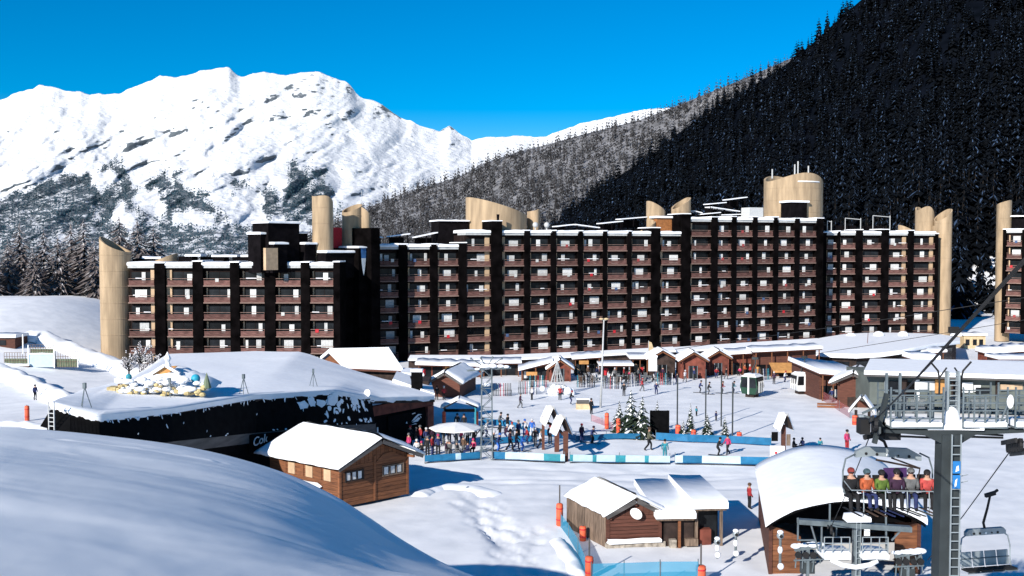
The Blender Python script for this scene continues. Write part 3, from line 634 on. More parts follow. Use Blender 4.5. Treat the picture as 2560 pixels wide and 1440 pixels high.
for (a, b, z) in [(2085, 2095, 24.0), (2130, 2169, 24.6), (2200, 2243, 25.2)]:
    MB().bar((lx(a), 3, 21), (lx(a), 3, z), .12).bar((lx(b), 3, 21), (lx(b), 3, z), .14).bar((lx(a), 3, z), (lx(b), 3, z - .3), .14).build('roof_frame', 'metal_trim', root)
    MB().box(lx(a) - .4, lx(b), 5, 7, 20.5, 23.0).build('roof_shed', 'dark_shed', root)
# ---- block at the frame edge
O, th, lx = facade((2505, 224), (2680, 215))
root = thing('apartment_building', 'apartment block cut by the right frame edge with pale concrete tower', 'building', O, th)
block(root, lx, [(2520, 2558), (2570, 2620), (2635, 2680)], 19.6, 9, -1, fins=[(2510, 2519, .2, .2), (2558, 2570, .2, .3), (2620, 2635, .2, .3)], panels='---', depth=10)
drum(root, 'round_tower', lx(2509, 2.5), 2.5, 1.5, 2.2, -3, lambda x, y: 28.2 + x * .35)
MB().box(lx(2516), lx(2600), 3, 6, 21, 25).build('roof_shed', 'dark_shed', root); snowcap(lx(2514), lx(2600), 2, 6, 25, .3, 8).build('shed_snow', 'snow', root)
# ---------------------------------------------------------------- wooden buildings of the village
mat('chalet_wood', (0.21, 0.082, 0.035), .8, .3, 1.2, .2, col2=(.10, .04, .02), stretch=(1, 1, 9), objrand=.22)
mat('old_wood', (0.12, 0.045, 0.03), .8, .3, 1.2, .2, col2=(.07, .027, .018), stretch=(1, 1, 9), objrand=.2)
mat('grey_wood', (0.16, 0.115, 0.085), .85, .3, 1.5, .2, stretch=(6, 6, 1), objrand=.2)
mat('dark_wood', (0.035, 0.022, 0.018), .8, .4, 1.5, objrand=.2)
mat('red_wood', (0.16, 0.045, 0.03), .8, .3, 1.5, objrand=.2)
mat('stone', (0.36, 0.32, 0.27), .9, .35, 3.5, .6, objrand=.25)
mat('white_paint', (0.78, 0.78, 0.77), .5, .04, 3)
mat('black_paint', (0.004, 0.004, 0.0045), .8, .3, 2, spec=.04)
mat('beam_grey', (0.085, 0.080, 0.078), .8, .25, .6, stretch=(1, 1, 6))
mat('awning', (0.48, 0.24, 0.08), .8, .15, 2)
mat('tan_cloth', (0.55, 0.42, 0.25), .85, .15, 2)
mat('steel', (0.13, 0.16, 0.175), .5, .2, 2, metal=.2)
mat('steel_light', (0.29, 0.33, 0.35), .45, .15, 2, metal=.3)
mat('tower_grey', (0.032, 0.04, 0.043), .6, .25, 1.2)
mat('rubber', (0.012, 0.012, 0.013), .7, .2, 2)
mat('orange_pad', (0.62, 0.11, 0.05), .65, .15, 2.5, objrand=.15)
mat('blue_banner', (0.012, 0.14, 0.29), .55, .12, 2, objrand=.2)
mat('teal_print', (0.03, 0.24, 0.30), .6, .1, 2)
mat('white_banner', (0.42, 0.56, 0.64), .6, .06, 2)
mat('blue_sign', (0.02, 0.16, 0.42), .5, .1, 3)
mat('yellow_deco', (0.50, 0.40, 0.20), .7, .25, 4)
mat('cyan_ball', (0.03, 0.33, 0.47), .5, .1, 2)

def xf(mb, sh, cs):
    mb.v = [(x + y * sh, y * cs, z) for x, y, z in mb.v]; return mb
def slab(mb, p0, p1, b0, b1, th, mi=0):
    """roof slab between (a,z) points p0 (eave) and p1 (ridge), thick th at right angles"""
    d = Vector((p1[0] - p0[0], p1[1] - p0[1])); nv = Vector((-d.y, d.x)).normalized()
    if nv.y < 0: nv = -nv
    q0 = (p0[0] + nv.x * th, p0[1] + nv.y * th); q1 = (p1[0] + nv.x * th, p1[1] + nv.y * th)
    return mb.hexa([(p0[0], b0, p0[1]), (p1[0], b0, p1[1]), (p1[0], b1, p1[1]), (p0[0], b1, p0[1])], [(q0[0], b0, q0[1]), (q1[0], b0, q1[1]), (q1[0], b1, q1[1]), (q0[0], b1, q0[1])], mi)
def roof_snow(p0, p1, b0, b1, th, seed=0, nb=14):
    """soft snow blanket on a roof slope: rounded along the eave and the gable ends"""
    d = Vector((p1[0] - p0[0], p1[1] - p0[1])); L = d.length; d.normalize(); nv = Vector((-d.y, d.x))
    if nv.y < 0: nv = -nv
    q = random.Random(seed); m_ = MB(); ss = [-.10, -.13, -.02, .15, .4, .65, .9, 1.0]; hh = [0, .5, .86, 1, 1.02, 1, 1, .98]
    V = []; k = len(ss)
    for i in range(nb + 1):
        t = i / nb; b = b0 + (b1 - b0) * t; e = min(1, min(t, 1 - t) * nb / 1.0 + .35); wob = q.uniform(-.06, .06)
        bb = b + (0.0 if 0 < i < nb else (-.08 if i == 0 else .08))
        for s, h in zip(ss, hh):
            off = (s * L if s > 0.1 else s * 1.6 + (wob * (s < .1)))
            hz = th * h * e * (1 + .12 * q.uniform(-1, 1) * (0 < i < nb))
            V.append((p0[0] + d.x * off + nv.x * hz, bb, p0[1] + d.y * off + nv.y * hz))
    Fc = [(i * k + j, i * k + j + 1, (i + 1) * k + j + 1, (i + 1) * k + j) for i in range(nb) for j in range(k - 1)]
    Fc += [tuple(range(k)), tuple(range((nb + 1) * k - 1, nb * k - 1, -1))]
    return m_.add(V, Fc)
def frame3(c, r_, b_):
    """corner, right end of the gable eave, rear end of the left eave -> origin, angle, shear"""
    u = Vector((r_.x - c.x, r_.y - c.y)); v = Vector((b_.x - c.x, b_.y - c.y)); A = u.length; B = v.length
    th = math.atan2(u.y, u.x); al = math.atan2(v.y, v.x) - th
    return th, A, B, math.cos(al), math.sin(al)
def hut(name, label, cat, c, r_, b_, eave, ridge, base, wood='chalet_wood', gwood=None, oa=.55, ob=.7, snow=.35, planks=True, ph=.28, group=None, gboards=True, back=False):
    """c, r_, b_ are roof eave corners (front left, front right, rear left); eave/ridge/base are heights"""
    th, A, B, sh, cs = frame3(c, r_, b_)
    root = thing(name, label, cat, (c.x, c.y, base), th, group); e = eave - base; rg = ridge - base
    mid = A / 2; gw = gwood or wood
    def P(m_, nm, mt, **k): return xf(m_, sh, cs).build(nm, mt, root, **k)
    ze = e + (rg - e) * oa / mid        # wall height under the overhanging roof
    # plain inner box keeps the light out
    P(MB().prism([(oa + .04, 0), (A - oa - .04, 0), (A - oa - .04, ze - .05), (mid, rg - .15), (oa + .04, ze - .05)], 'y', ob + .06, B - .5), 'wall', 'dark_wood' if planks else wood)
    if planks:
        nk = int(ze / ph)
        key = {}
        for k in range(nk):
            z = k * ph
            P(MB().box(oa, A - oa, ob, ob + .05, z + .012, z + ph - .012), 'plank', wood)
            P(MB().box(oa, oa + .035, ob + .06, B - .5, z + .012, z + ph - .012), 'plank', wood)
        for x in (oa - .03, A - oa - .14): P(MB().box(x, x + .17, ob - .04, ob + .13, 0, ze - .02), 'corner_post', wood)
        if gboards:
            nb_ = max(5, int((A - 2 * oa) / .34)); st = (A - 2 * oa) / nb_
            for k in range(nb_):
                xa = oa + k * st + .012; xb = xa + st - .024; z0 = nk * ph + .01
                za = e + (rg - e) * (1 - abs(xa - mid) / mid) - .1; zb = e + (rg - e) * (1 - abs(xb - mid) / mid) - .1
                if min(za, zb) > z0 + .03: P(MB().prism([(xa, z0), (xb, z0), (xb, zb), (xa, za)], 'y', ob, ob + .05), 'gable_board', gw)
    P(slab(MB(), (0, e), (mid, rg), 0, B, .12), 'roof_panel', 'dark_wood'); P(slab(MB(), (A, e), (mid, rg), 0, B, .12), 'roof_panel', 'dark_wood')
    for s in (0, 1):      # barge boards
        x0 = 0 if s == 0 else A
        P(slab(MB(), (x0, e - .14), (mid, rg - .14), -.06, -.005, .25), 'barge_board', 'beam_grey')
    for k, x in enumerate((oa + .1, mid, A - oa - .1)):
        zz = e + (rg - e) * (1 - abs(x - mid) / mid) - .16
        P(MB().box(x - .08, x + .08, .05, ob + .1, zz - .16, zz), 'purlin', wood)
    up = .125
    sl = math.hypot(mid, rg - e)
    for s in (0, 1):
        x0 = 0 if s == 0 else A; nx = (-(rg - e) / sl if s == 0 else (rg - e) / sl) * up; nz = mid / sl * up
        P(roof_snow((x0 + nx, e + nz), (mid, rg + nz + .02), -.02, B + .02, snow, int(c.x * 10) + s), 'roof_snow', 'snow', smooth=True)
    return root, P, dict(A=A, B=B, e=e, rg=rg, ze=ze, oa=oa, ob=ob, mid=mid)
def win(P, x0, x1, z0, z1, y, frame='grey_wood', bars=2, gl='glass', cur=True):
    m_ = MB(); m_.box(x0, x1, y - .03, y - .005, z0, z1, 0); P(m_, 'window', [gl])
    m_ = MB()
    for a, b, c, d in ((x0 - .07, x1 + .07, z0 - .07, z0), (x0 - .07, x1 + .07, z1, z1 + .07), (x0 - .07, x0, z0, z1), (x1, x1 + .07, z0, z1)): m_.box(a, b, y - .07, y - .002, c, d)
    for k in range(1, bars): xx = x0 + (x1 - x0) * k / bars; m_.box(xx - .025, xx + .025, y - .06, y - .035, z0, z1)
    P(m_, 'window_frame', frame)
    if cur:
        for k in range(bars):
            xa = x0 + (x1 - x0) * (k + .15) / bars; P(MB().box(xa, xa + (x1 - x0) / bars * .6, y - .034, y - .031, z0 + .05, z1 - .04), 'curtain', 'curtain')

# ---- big chalet in front
c = at(848, 1186, 67); r_ = at(1056, 1149, 71.7); b_ = at(645, 1145, 72.4)
root, P, d = hut('chalet', 'big orange brown timber chalet with thick snow roof, beside the foreground slope', 'chalet', c, r_, b_, 3.0, 4.5, 0.2, oa=.6, ob=.75, snow=.42)
win(P, 1.1, 2.5, 1.75, 2.35, d['ob'], 'dark_wood', 3); win(P, 4.2, 5.9, 1.7, 2.3, d['ob'], 'grey_wood', 3)
P(MB().box(3.42, 3.58, d['ob'] - .05, d['ob'] + .02, .02, 3.2), 'corner_post', 'chalet_wood')
P(MB().prism([(3.6, 2.75), (4.2, 3.25), (5.0, 3.3), (6.2, 2.72)], 'y', d['ob'] - .05, d['ob'] - .005), 'gable_trim', 'chalet_wood')
for k in range(6): P(MB().box(d['oa'] - .05, d['oa'] - .002, 1.6 + k * .95, 2.3 + k * .95, 1.7, 2.5), 'shutter', 'chalet_wood' if k % 2 else 'panel')
P(roof_snow((-.5, .9), (.55, 1.15), 2.5, 7.5, .3, 4), 'snow_bank', 'snow', smooth=True)
# ---- little chalet with the dish
c = at(1518, 1299, 58); r_ = at(1663, 1293, 58.5); b_ = at(1418, 1243, 62.8)
root, P, d = hut('chalet', 'small red brown cabin with a white satellite dish on its gable', 'chalet', c, r_, b_, 2.25, 3.15, 0.25, wood='old_wood', oa=.12, ob=.25, snow=.3, ph=.22)
P(MB().box(-.02, d['A'] + .02, -.02, .22, -.4, .42), 'stone_base', 'stone'); P(snowcap(.05, d['A'] - .3, -.1, .2, .42, .22, 2), 'snow_bank', 'snow', smooth=True)
for k in range(14): P(MB().box(.02, .10, .35 + k * .36, .35 + k * .36 + .32, .02, 1.9), 'wall_board', 'grey_wood')
dish = P(MB().lathe([(.01, -.06), (.2, -.05), (.32, .02), (.34, .05)], 20).tube([(0, 0, -.05), (0, 0, -.2)], .03, 6), 'dish_tmp', 'white_paint')
dish.name = 'satellite_dish'; dish.location = (1.72, -.05, 2.15); dish.rotation_euler = (R(82), 0, R(-8))
# ---- hut next to it with the flat snow roof and serving porch
o = at(1660, 1318, 58.3); base = .2
root = thing('kiosk', 'dark kiosk with flat thick snow roof and raised porch beside the dish cabin', 'kiosk', (o.x, o.y, base), R(4))
zf = 1.78
MB().box(.1, 1.85, .3, 6.0, 0, zf - .02).build('wall', 'dark_wood', root); MB().box(1.9, 3.55, 1.2, 6.0, 0, zf + .3).build('wall', 'dark_wood', root)
def tilt_roof(x0, x1, y0, y1, z0, z1, hs, seed):
    f_ = lambda y: (z1 - z0) * (y - y0) / (y1 - y0)
    m_ = MB().box(x0, x1, y0, y1, z0, z0 + .13); m_.v = [(x, y, z + f_(y)) for x, y, z in m_.v]; m_.build('roof_panel', 'grey_wood', root)
    m_ = snowcap(x0 - .08, x1 + .08, y0 - .05, y1 + .05, z0 + .132, hs, seed); m_.v = [(x, y, z + f_(max(y0, min(y1, y)))) for x, y, z in m_.v]; m_.build('roof_snow', 'snow', root, smooth=True)
tilt_roof(-.45, 1.78, -.15, 6.6, zf, zf + .4, .42, 77); tilt_roof(1.80, 3.75, .05, 6.6, zf + .5, zf + .55, .5, 6)
for x in (1.92, 3.42): MB().box(x, x + .16, .2, .36, 0, zf + .49).build('post', 'grey_wood', root)
MB().box(2.1, 3.4, .9, 1.0, .1, zf + .3).build('shop_front', 'glass', root); MB().box(2.25, 2.95, .45, .9, .05, 1.05).build('door', 'red_wood', root); MB().box(1.3, 2.05, .0, .28, .2, .62).build('bench', 'grey_wood', root)
MB().box(.35, .75, -.05, .28, 0, .6).build('crate_stand', 'stone', root); MB().box(.85, 1.0, -.05, .1, 0, zf - .02).build('post', 'chalet_wood', root)

# ---- vaulted lift station
fl = at(1919, 1322, 53); fr_ = at(2312, 1334, 53.2); bl = at(1893, 1184, 66); base = .1
th, A, B, sh, cs = frame3(fl, fr_, bl); zE = fl.z - base
root = thing('lift_station', 'lift garage with a vaulted snow roof and dark arched opening', 'building', (fl.x, fl.y, base), th)
def P(m_, nm, mt, **k): return xf(m_, sh, cs).build(nm, mt, root, **k)
NA = 28; rise = 1.35
def arc_pts(x0, x1, z, rs, n_=NA): return [(x0 + (x1 - x0) * i / n_, z + rs * (1 - (2 * i / n_ - 1) ** 2) ** .92) for i in range(n_ + 1)]
def shell(up0, up1, x0, x1, y0, y1, soft=False):
    a = arc_pts(x0, x1, zE + up0, rise); b = arc_pts(x0, x1, zE + up1, rise); m_ = MB(); V = []; rows_ = [(y0, 0.0), (y0 - .06, .6), (y0 + .25, 1.0), (y0 + 1.5, 1.05), (y0 + 3, 1.08), (y0 + 5, 1.1), ((y0 + y1) / 2, 1.1), (y0 + 9.5, 1.1), (y0 + 11.5, 1.05), (y1 - .2, 1.0), (y1, .2)] if soft else [(y0, 1), (y1, 1)]
    n_ = len(a)
    for y, f_ in rows_: V += [(x, y, z + (zb - z) * f_) for (x, z), (_, zb) in zip(a, b)]
    Fc = [(r * n_ + i, r * n_ + i + 1, (r + 1) * n_ + i + 1, (r + 1) * n_ + i) for r in range(len(rows_) - 1) for i in range(n_ - 1)]
    o_ = len(V); V += [(x, y0, z) for x, z in a] + [(x, y1, z) for x, z in a]
    Fc += [(o_ + i, o_ + n_ + i, o_ + n_ + i + 1, o_ + i + 1) for i in range(n_ - 1)]
    for r in range(len(rows_) - 1): Fc += [(r * n_, (r + 1) * n_, o_), (r * n_ + n_ - 1, o_ + n_ - 1, (r + 1) * n_ + n_ - 1)] if r == 0 else []
    if not soft: Fc += [(i, o_ + i, o_ + i + 1, i + 1) for i in range(n_ - 1)]
    return m_.add(V, Fc)
vs = shell(.14, .62, -.12, A + .12, -.1, B + .1, True); vs.v = [(x, y, z + .16 * (float(fbm(x * .7, y * .35, 3, 12)) - .5)) for x, y, z in vs.v]; P(vs, 'roof_snow', 'snow', smooth=True)
P(shell(0, .13, -.05, A + .05, .02, B), 'roof_shell', 'black_paint')
P(MB().box(.1, .3, .5, B - .1, 0, zE + .1), 'wall', 'old_wood'); P(MB().box(A - .3, A - .1, .5, B - .1, 0, zE + .1), 'wall', 'old_wood')
ar = arc_pts(.1, A - .1, zE - .02, rise)
P(MB().prism([(.1, 0)] + ar + [(A - .1, 0)], 'y', B - .5, B - .2), 'back_wall', 'dark_wood')
P(MB().prism([(.1, 0), (.1, zE - .02), (.3, zE - .02), (1.85, zE - .62), (1.85, 0)], 'y', .6, .75), 'front_wall', 'chalet_wood')
P(MB().prism([(A - .1, 0), (A - .1, zE - .02), (A - .3, zE - .02), (A - 1.5, zE - .5), (A - 1.5, 0)], 'y', .6, .75), 'front_wall', 'chalet_wood')
P(MB().prism(ar + [(A - .3, zE - .3), (.3, zE - .3)], 'y', 2.2, 2.4), 'dark_screen', 'black_paint')
for k in range(9):
    z0 = .05 + .3 * k; z1 = z0 + .27; e1 = min(1.83, .3 + (zE - .04 - z1) / .6 * 1.55); e2 = min(1.48, .3 + (zE - .04 - z1) / .48 * 1.2)
    if e1 > .2: P(MB().box(.12, e1, .57, .598, z0, z1), 'plank', 'chalet_wood')
    if e2 > .2: P(MB().box(A - e2, A - .12, .57, .598, z0, z1), 'plank', 'chalet_wood')

# ---------------------------------------------------------------- the wide hall with the big snow roof
pb = [at(*q) for q in [(230, 980, 80), (330, 955, 92), (418, 892, 126), (640, 884, 133), (748, 886, 130), (905, 938, 117), (1085, 994, 98.6)]]
pf = [at(*q) for q in [(128, 1019, 60), (175, 1034, 59), (248, 1053, 59), (430, 1034, 65), (640, 998, 75.5), (830, 985, 83), (930, 1003, 90.5)]]
pf2 = at(1087, 999, 98)
root = thing('hall', 'broad low hall with one huge snow covered roof and black fascia in front', 'building', (0, 0, 0))
def poly_at(ps, t):
    k = t * (len(ps) - 1); i = min(int(k), len(ps) - 2); return ps[i].lerp(ps[i + 1], k - i)
rows_ = []; nu, nv_ = 72, 26
pff = pf + [pf2]; pbb = pb + [at(1087, 996, 98.3)]
for j in range(nv_ + 1):
    s = j / nv_; row = []
    for i in range(nu + 1):
        t = i / nu; p = poly_at(pff, t).lerp(poly_at(pbb, t), s)
        z = p.z + .35 + .1 * math.sin(math.pi * min(1, s * 1.2)) * math.sin(math.pi * t) ** .5 + .28 * (fbm(p.x * .16, p.y * .22, 3, 3) - .5) * min(1, s * 6)
        row.append((p.x, p.y, float(z)))
    rows_.append(row)
V = []; edge = []
for k, (dz, out) in enumerate([(-.45, .02), (-.2, -.12), (-.02, -.02)]):
    rr = []
    for i in range(nu + 1):
        x, y, z = rows_[0][i]; wob = .07 * math.sin(i * 2.3) + .05 * math.sin(i * 5.1); rr.append((x + out * .5, y + out + wob * (k == 1), z + dz + (wob if k < 2 else 0)))
    edge.append(rr)
o_ = link('roof_snow', grid_mesh('roof_snow', np.array(edge + rows_), ['snow']), root)
m_ = MB(); nu2 = nu
V = [tuple(poly_at(pff, i / nu)) for i in range(nu + 1)] + [tuple(poly_at(pbb, i / nu)) for i in range(nu + 1)]
V += [(x, y, z - .25) for x, y, z in V]; k = nu + 1
Fc = []
for i in range(nu): Fc += [(i, i + 1, k + i + 1, k + i), (2 * k + i, 3 * k + i, 3 * k + i + 1, 2 * k + i + 1), (i, 2 * k + i, 2 * k + i + 1, i + 1), (k + i, k + i + 1, 3 * k + i + 1, 3 * k + i)]
m_.add(V, Fc).build('roof_deck', 'dark_wood', root)
# black skirt under the front eave, bottom beam, glazed front
sk = [at(*q) for q in [(100, 1066, 59), (175, 1085, 57.6), (250, 1128, 57.5), (430, 1104, 63.6), (640, 1082, 74.6), (830, 1064, 82.6), (938, 1060, 89.4)]]
n_ = 48; A_ = [poly_at(pf, i / n_) for i in range(n_ + 1)]; B_ = [poly_at(sk, i / n_) for i in range(n_ + 1)]
m_ = MB(); V = [(p.x, p.y, p.z - .05) for p in A_] + [tuple(p) for p in B_] + [(p.x, p.y + .3, p.z) for p in B_]; k = n_ + 1
m_.add(V, [(i, i + 1, k + i + 1, k + i) for i in range(n_)] + [(k + i, k + i + 1, 2 * k + i + 1, 2 * k + i) for i in range(n_)]).build('roof_skirt', 'black_paint', root, fix=False)
m_ = MB()
for i in range(12, n_): a = B_[i]; b = B_[i + 1]; m_.hexa([(a.x, a.y + .05, a.z - .75), (b.x, b.y + .05, b.z - .75), (b.x, b.y + .4, b.z - .75), (a.x, a.y + .4, a.z - .75)], [(a.x, a.y + .05, a.z), (b.x, b.y + .05, b.z), (b.x, b.y + .4, b.z), (a.x, a.y + .4, a.z)])
m_.build('beam', 'beam_grey', root)
m_ = MB()
for i in range(0, n_): a = B_[i]; b = B_[i + 1]; m_.hexa([(a.x, a.y + .9, -.8), (b.x, b.y + .9, -.8), (b.x, b.y + 1.1, -.8), (a.x, a.y + 1.1, -.8)], [(a.x, a.y + .9, a.z), (b.x, b.y + .9, b.z), (b.x, b.y + 1.1, b.z), (a.x, a.y + 1.1, a.z)])
m_.build('wall', 'black_paint', root)
# wind blown snow sticking to the black skirt
m_ = MB(); q = random.Random(5)
def on_skirt(i, s): return A_[i].lerp(B_[i], s)
def clump(i, s, ln, wd, th_=.05):
    i2 = min(i + 1, n_); w_ = q.random(); p = on_skirt(i, s).lerp(on_skirt(i2, s), w_); dn = (B_[i] - A_[i]).normalized(); sd_ = (A_[min(i + 1, n_)] - A_[max(i - 1, 0)]).normalized(); nvv = sd_.cross(dn); nvv = nvv if nvv.y < 0 else -nvv
    k = q.randint(6, 9); sk_ = q.uniform(-.5, .9); pts = []
    for j in range(k):
        a = 6.283 * j / k; r = q.uniform(.55, 1.2); x_ = math.cos(a) * wd * r; y_ = math.sin(a) * ln * r; pts.append(p + sd_ * (x_ + y_ * sk_) + dn * y_ + nvv * .015)
    m_.add(pts + [p + nvv * th_], [(j, (j + 1) % k, k) for j in range(k)])
for kx in range(46): clump(q.randint(16, 47), q.uniform(.0, .08), q.uniform(.10, .3), q.uniform(.04, .10))
for kx in range(16): clump(q.randint(14, 46), q.uniform(.93, .99), q.uniform(.04, .09), q.uniform(.06, .2))
for kx in range(7): clump(q.randint(20, 46), q.uniform(.3, .8), q.uniform(.08, .2), q.uniform(.03, .07))
for kx in range(16): clump(q.randint(36, 46), q.uniform(.05, .3), q.uniform(.25, .6), q.uniform(.35, .8), .09)
for kx in range(26): clump(q.randint(39, 47), q.uniform(.25, .9), q.uniform(.10, .34), q.uniform(.12, .4))
kind(m_.build('snow_patches', 'snow', root, smooth=True), 'stuff')
# white script of the sign on the dark board: Colo
def text(parent, s, size, loc, rot, m_, name='lettering', ext=.02, shear=0.0):
    cu = bpy.data.curves.new(name, 'FONT'); cu.body = s; cu.size = size; cu.extrude = ext; cu.shear = shear; cu.align_x = 'LEFT'
    t = bpy.data.objects.new(name, cu); COL.objects.link(t)
    dg = bpy.context.evaluated_depsgraph_get(); me = bpy.data.meshes.new_from_object(t.evaluated_get(dg)); bpy.data.objects.remove(t)
    me.name = name; me.materials.clear(); me.materials.append(M[m_]); o = link(name, me, parent, loc); o.rotation_euler = rot; return o
a = at(632, 1122, 73.5); b = at(706, 1112, 76.5)
sa = math.atan2(b.y - a.y, b.x - a.x)
MB().hexa([(a.x - .3, a.y + .05, a.z - .25), (b.x + .8, b.y + .5, b.z - .25), (b.x + .8, b.y + .7, b.z - .25), (a.x - .3, a.y + .25, a.z - .25)], [(a.x - .3, a.y + .05, a.z + 1.0), (b.x + .8, b.y + .5, b.z + 1.0), (b.x + .8, b.y + .7, b.z + 1.0), (a.x - .3, a.y + .25, a.z + 1.0)]).build('sign_board', 'black_paint', root)
text(root, 'Colo', .92, a + Vector((0, 0, .15)), (R(90), R(-4), sa), 'white_paint', 'sign_lettering', shear=.25)
# side front with red brown cladding, dark shop sign and door pillars
a = at(935, 1012, 91.2); b = at(1086, 1000, 98); un = Vector((b.x - a.x, b.y - a.y, 0)); L = un.length; an = math.atan2(un.y, un.x)
side = thing('tmp', 'x', 'x', (a.x, a.y, 0), an); side.name = 'side_front'; del side['label']; del side['category']; side.parent = root
zc = a.z - .15
MB().box(0, L, .3, .5, -.8, zc).build('side_wall', 'black_paint', side)
MB().box(0, L, .1, .28, zc - .95, zc - .02).build('cladding_board', 'red_wood', side)
MB().box(L - 1.0, L - .1, .0, .4, -.8, zc - .97).build('pillar', 'red_wood', side); MB().box(.15, .45, -.1, .2, -.6, 1.5).build('pillar', 'white_paint', side)
MB().box(2.0, L - 1.3, .12, .28, .9, 2.3).build('sign_board', 'black_paint', side)
m_ = MB()      # pale sweeping emblem on the shop sign
cx, cz = 5.2, 1.35
for (pts) in [[(0, 0), (.5, .1), (1.3, .55), (1.9, .62), (1.2, .75), (.6, .45)], [(.1, -.15), (1.1, -.15), (1.6, .2), (1.2, .35), (.7, .1)], [(1.5, .35), (1.75, .2), (1.8, .3), (1.6, .48)], [(-1.0, -.1), (-.75, -.12), (-.85, .15)], [(.1, .85), (.7, .9), (.65, 1.0), (.15, .95)], [(-.1, -.4), (1.0, -.42), (.7, -.3)]]:
    m_.prism([(cx + x * .8, cz + z * .8) for x, z in pts], 'y', .08, .118)
m_.build('sign_emblem', 'white_paint', side)
# small roof bits
RP = np.array(rows_); RX, RY = toimg(RP)
def roof_pt(px, py):
    i = np.argmin((RX - px) ** 2 + (RY - py) ** 2); v = RP.reshape(-1, 3)[i]; return Vector((float(v[0]), float(v[1]), float(v[2])))
for px, py, Yv, sc_, lab in [(212, 1004, 80, 1.0, 'thin metal tripod near the left end of the hall roof'), (424, 985, 84, .9, 'thin metal tripod on the hall roof beside the yellow display'), (606, 968, 88, 1.0, 'thin metal tripod in the middle of the snowy hall roof'), (784, 955, 92, 1.0, 'thin metal tripod towards the right of the snowy hall roof')]:
    p = roof_pt(px, py + 12) + Vector((0, 0, .2)); t_ = thing('tripod', lab, 'tripod', p, px, 'metal tripods on the hall roof'); t_.scale = (sc_,) * 3
    for k in range(3): MB().tube([(0, 0, 1.05), (.38 * math.cos(k * 2.09), .38 * math.sin(k * 2.09), -.25)], .03, 5).build('leg', 'steel', t_)
    MB().box(-.09, .09, -.09, .09, .95, 1.3).build('head', 'steel', t_)
p = roof_pt(921, 990) + Vector((0, 0, .25)); t_ = tag(MB().lathe([(.01, 0), (.22, .02), (.33, .12), (.35, .16)], 16).build('satellite_dish', 'white_paint'), 'white satellite dish standing low on the right of the hall roof', 'satellite dish'); t_.location = p; t_.rotation_euler = (R(80), 0, R(-30))
p = at(129, 1062, 58.2); t_ = thing('ladder', 'pale ladder leaning on the left end of the hall', 'ladder', p, R(-20))
for x in (-.2, .2): MB().box(x - .03, x + .03, -.03, .03, -.3, 1.35).build('rail', 'metal_trim', t_)
for k in range(6): MB().box(-.18, .18, -.02, .02, -.1 + k * .25, -.05 + k * .25).build('rung', 'metal_trim', t_)

# ---- roof of the chalet behind the hall
c = at(896, 930, 127); r_ = at(1008, 927, 126); b_ = None
root = thing('chalet', 'chalet with broad white snow roof behind the hall', 'chalet', (0, 0, 0))
e0 = at(868, 921, 126); e1 = at(1007, 927, 125); k0 = at(824, 877, 131); k1 = at(972, 874, 130); w0 = at(800, 897, 134)
def quad_slab(ps, th_, nm, mt, sm=False, parent=None):
    ps = [Vector(p) for p in ps]; nrm = (ps[1] - ps[0]).cross(ps[3] - ps[0]).normalized()
    if nrm.z < 0: nrm = -nrm
    return MB().hexa(ps, [p + nrm * th_ for p in ps]).build(nm, mt, parent)
quad_slab([e0, e1, k1, k0], .35, 'roof_snow', 'snow', parent=root); bk1 = at(950, 892, 136)
quad_slab([k0 + Vector((0, 0, .02)), k1 + Vector((0, 0, .02)), bk1, w0], .33, 'roof_snow', 'snow', parent=root)
MB().add([w0 + Vector((.4, -.3, -.3)), e0 + Vector((-.1, .5, -.1)), k0 + Vector((.3, 0, -.25)), w0 + Vector((.4, -.3, -3.5)), e0 + Vector((-.1, .5, -3.5))], [(0, 1, 2), (0, 3, 4, 1)]).build('gable_wall', 'chalet_wood', root)
MB().hexa([e0 + Vector((.6, .8, -3)), e1 + Vector((-.8, .8, -3)), e1 + Vector((-.8, 4, -3)), e0 + Vector((.6, 4, -3))], [e0 + Vector((.6, .8, 0)), e1 + Vector((-.8, .8, 0)), e1 + Vector((-.8, 4, 0)), e0 + Vector((.6, 4, 0))]).build('wall', 'dark_wood', root)
for s0, s1 in ((w0, k0), (k0, e0)): MB().bar(s0 + Vector((0, -.3, -.1)), s1 + Vector((0, -.3, -.1)), .16, .3).build('barge_board', 'white_paint', root)
MB().bar(e0 + Vector((0, -.1, -.12)), e1 + Vector((0, -.1, -.12)), .2, .22).build('gutter', 'old_wood', root)
# dark chimney block and low snow roof behind the hall's right wing
p = at(1041, 975, 104); root = thing('chimney', 'square black chimney standing behind the right wing of the hall', 'chimney', p); MB().box(-.55, .55, 0, 1.2, -1.5, 1.9).build('shaft', 'black_paint', root); snowcap(-.6, .62, -.1, 1.3, 1.9, .3, 3).build('snow_cap', 'snow', root, smooth=True)
root = thing('annex', 'low snow roofed annex between the hall and the small gabled chalet', 'building', (0, 0, 0))
quad_slab([at(980, 955, 106), at(1085, 992, 103), at(1075, 960, 112), at(990, 935, 114)], .35, 'roof_snow', 'snow', parent=root); quad_slab([at(985, 965, 107), at(1080, 997, 104), at(1072, 965, 112), at(992, 940, 114)], .1, 'roof_panel', 'dark_wood', parent=root)
quad_slab([at(1000, 938, 120), at(1060, 942, 119), at(1050, 928, 126), at(1008, 926, 127)], .35, 'roof_snow', 'snow', parent=root)
MB().box(at(990, 950, 110).x, at(1075, 950, 110).x, 108, 112, -2, 3.6).build('wall', 'dark_wood', root)
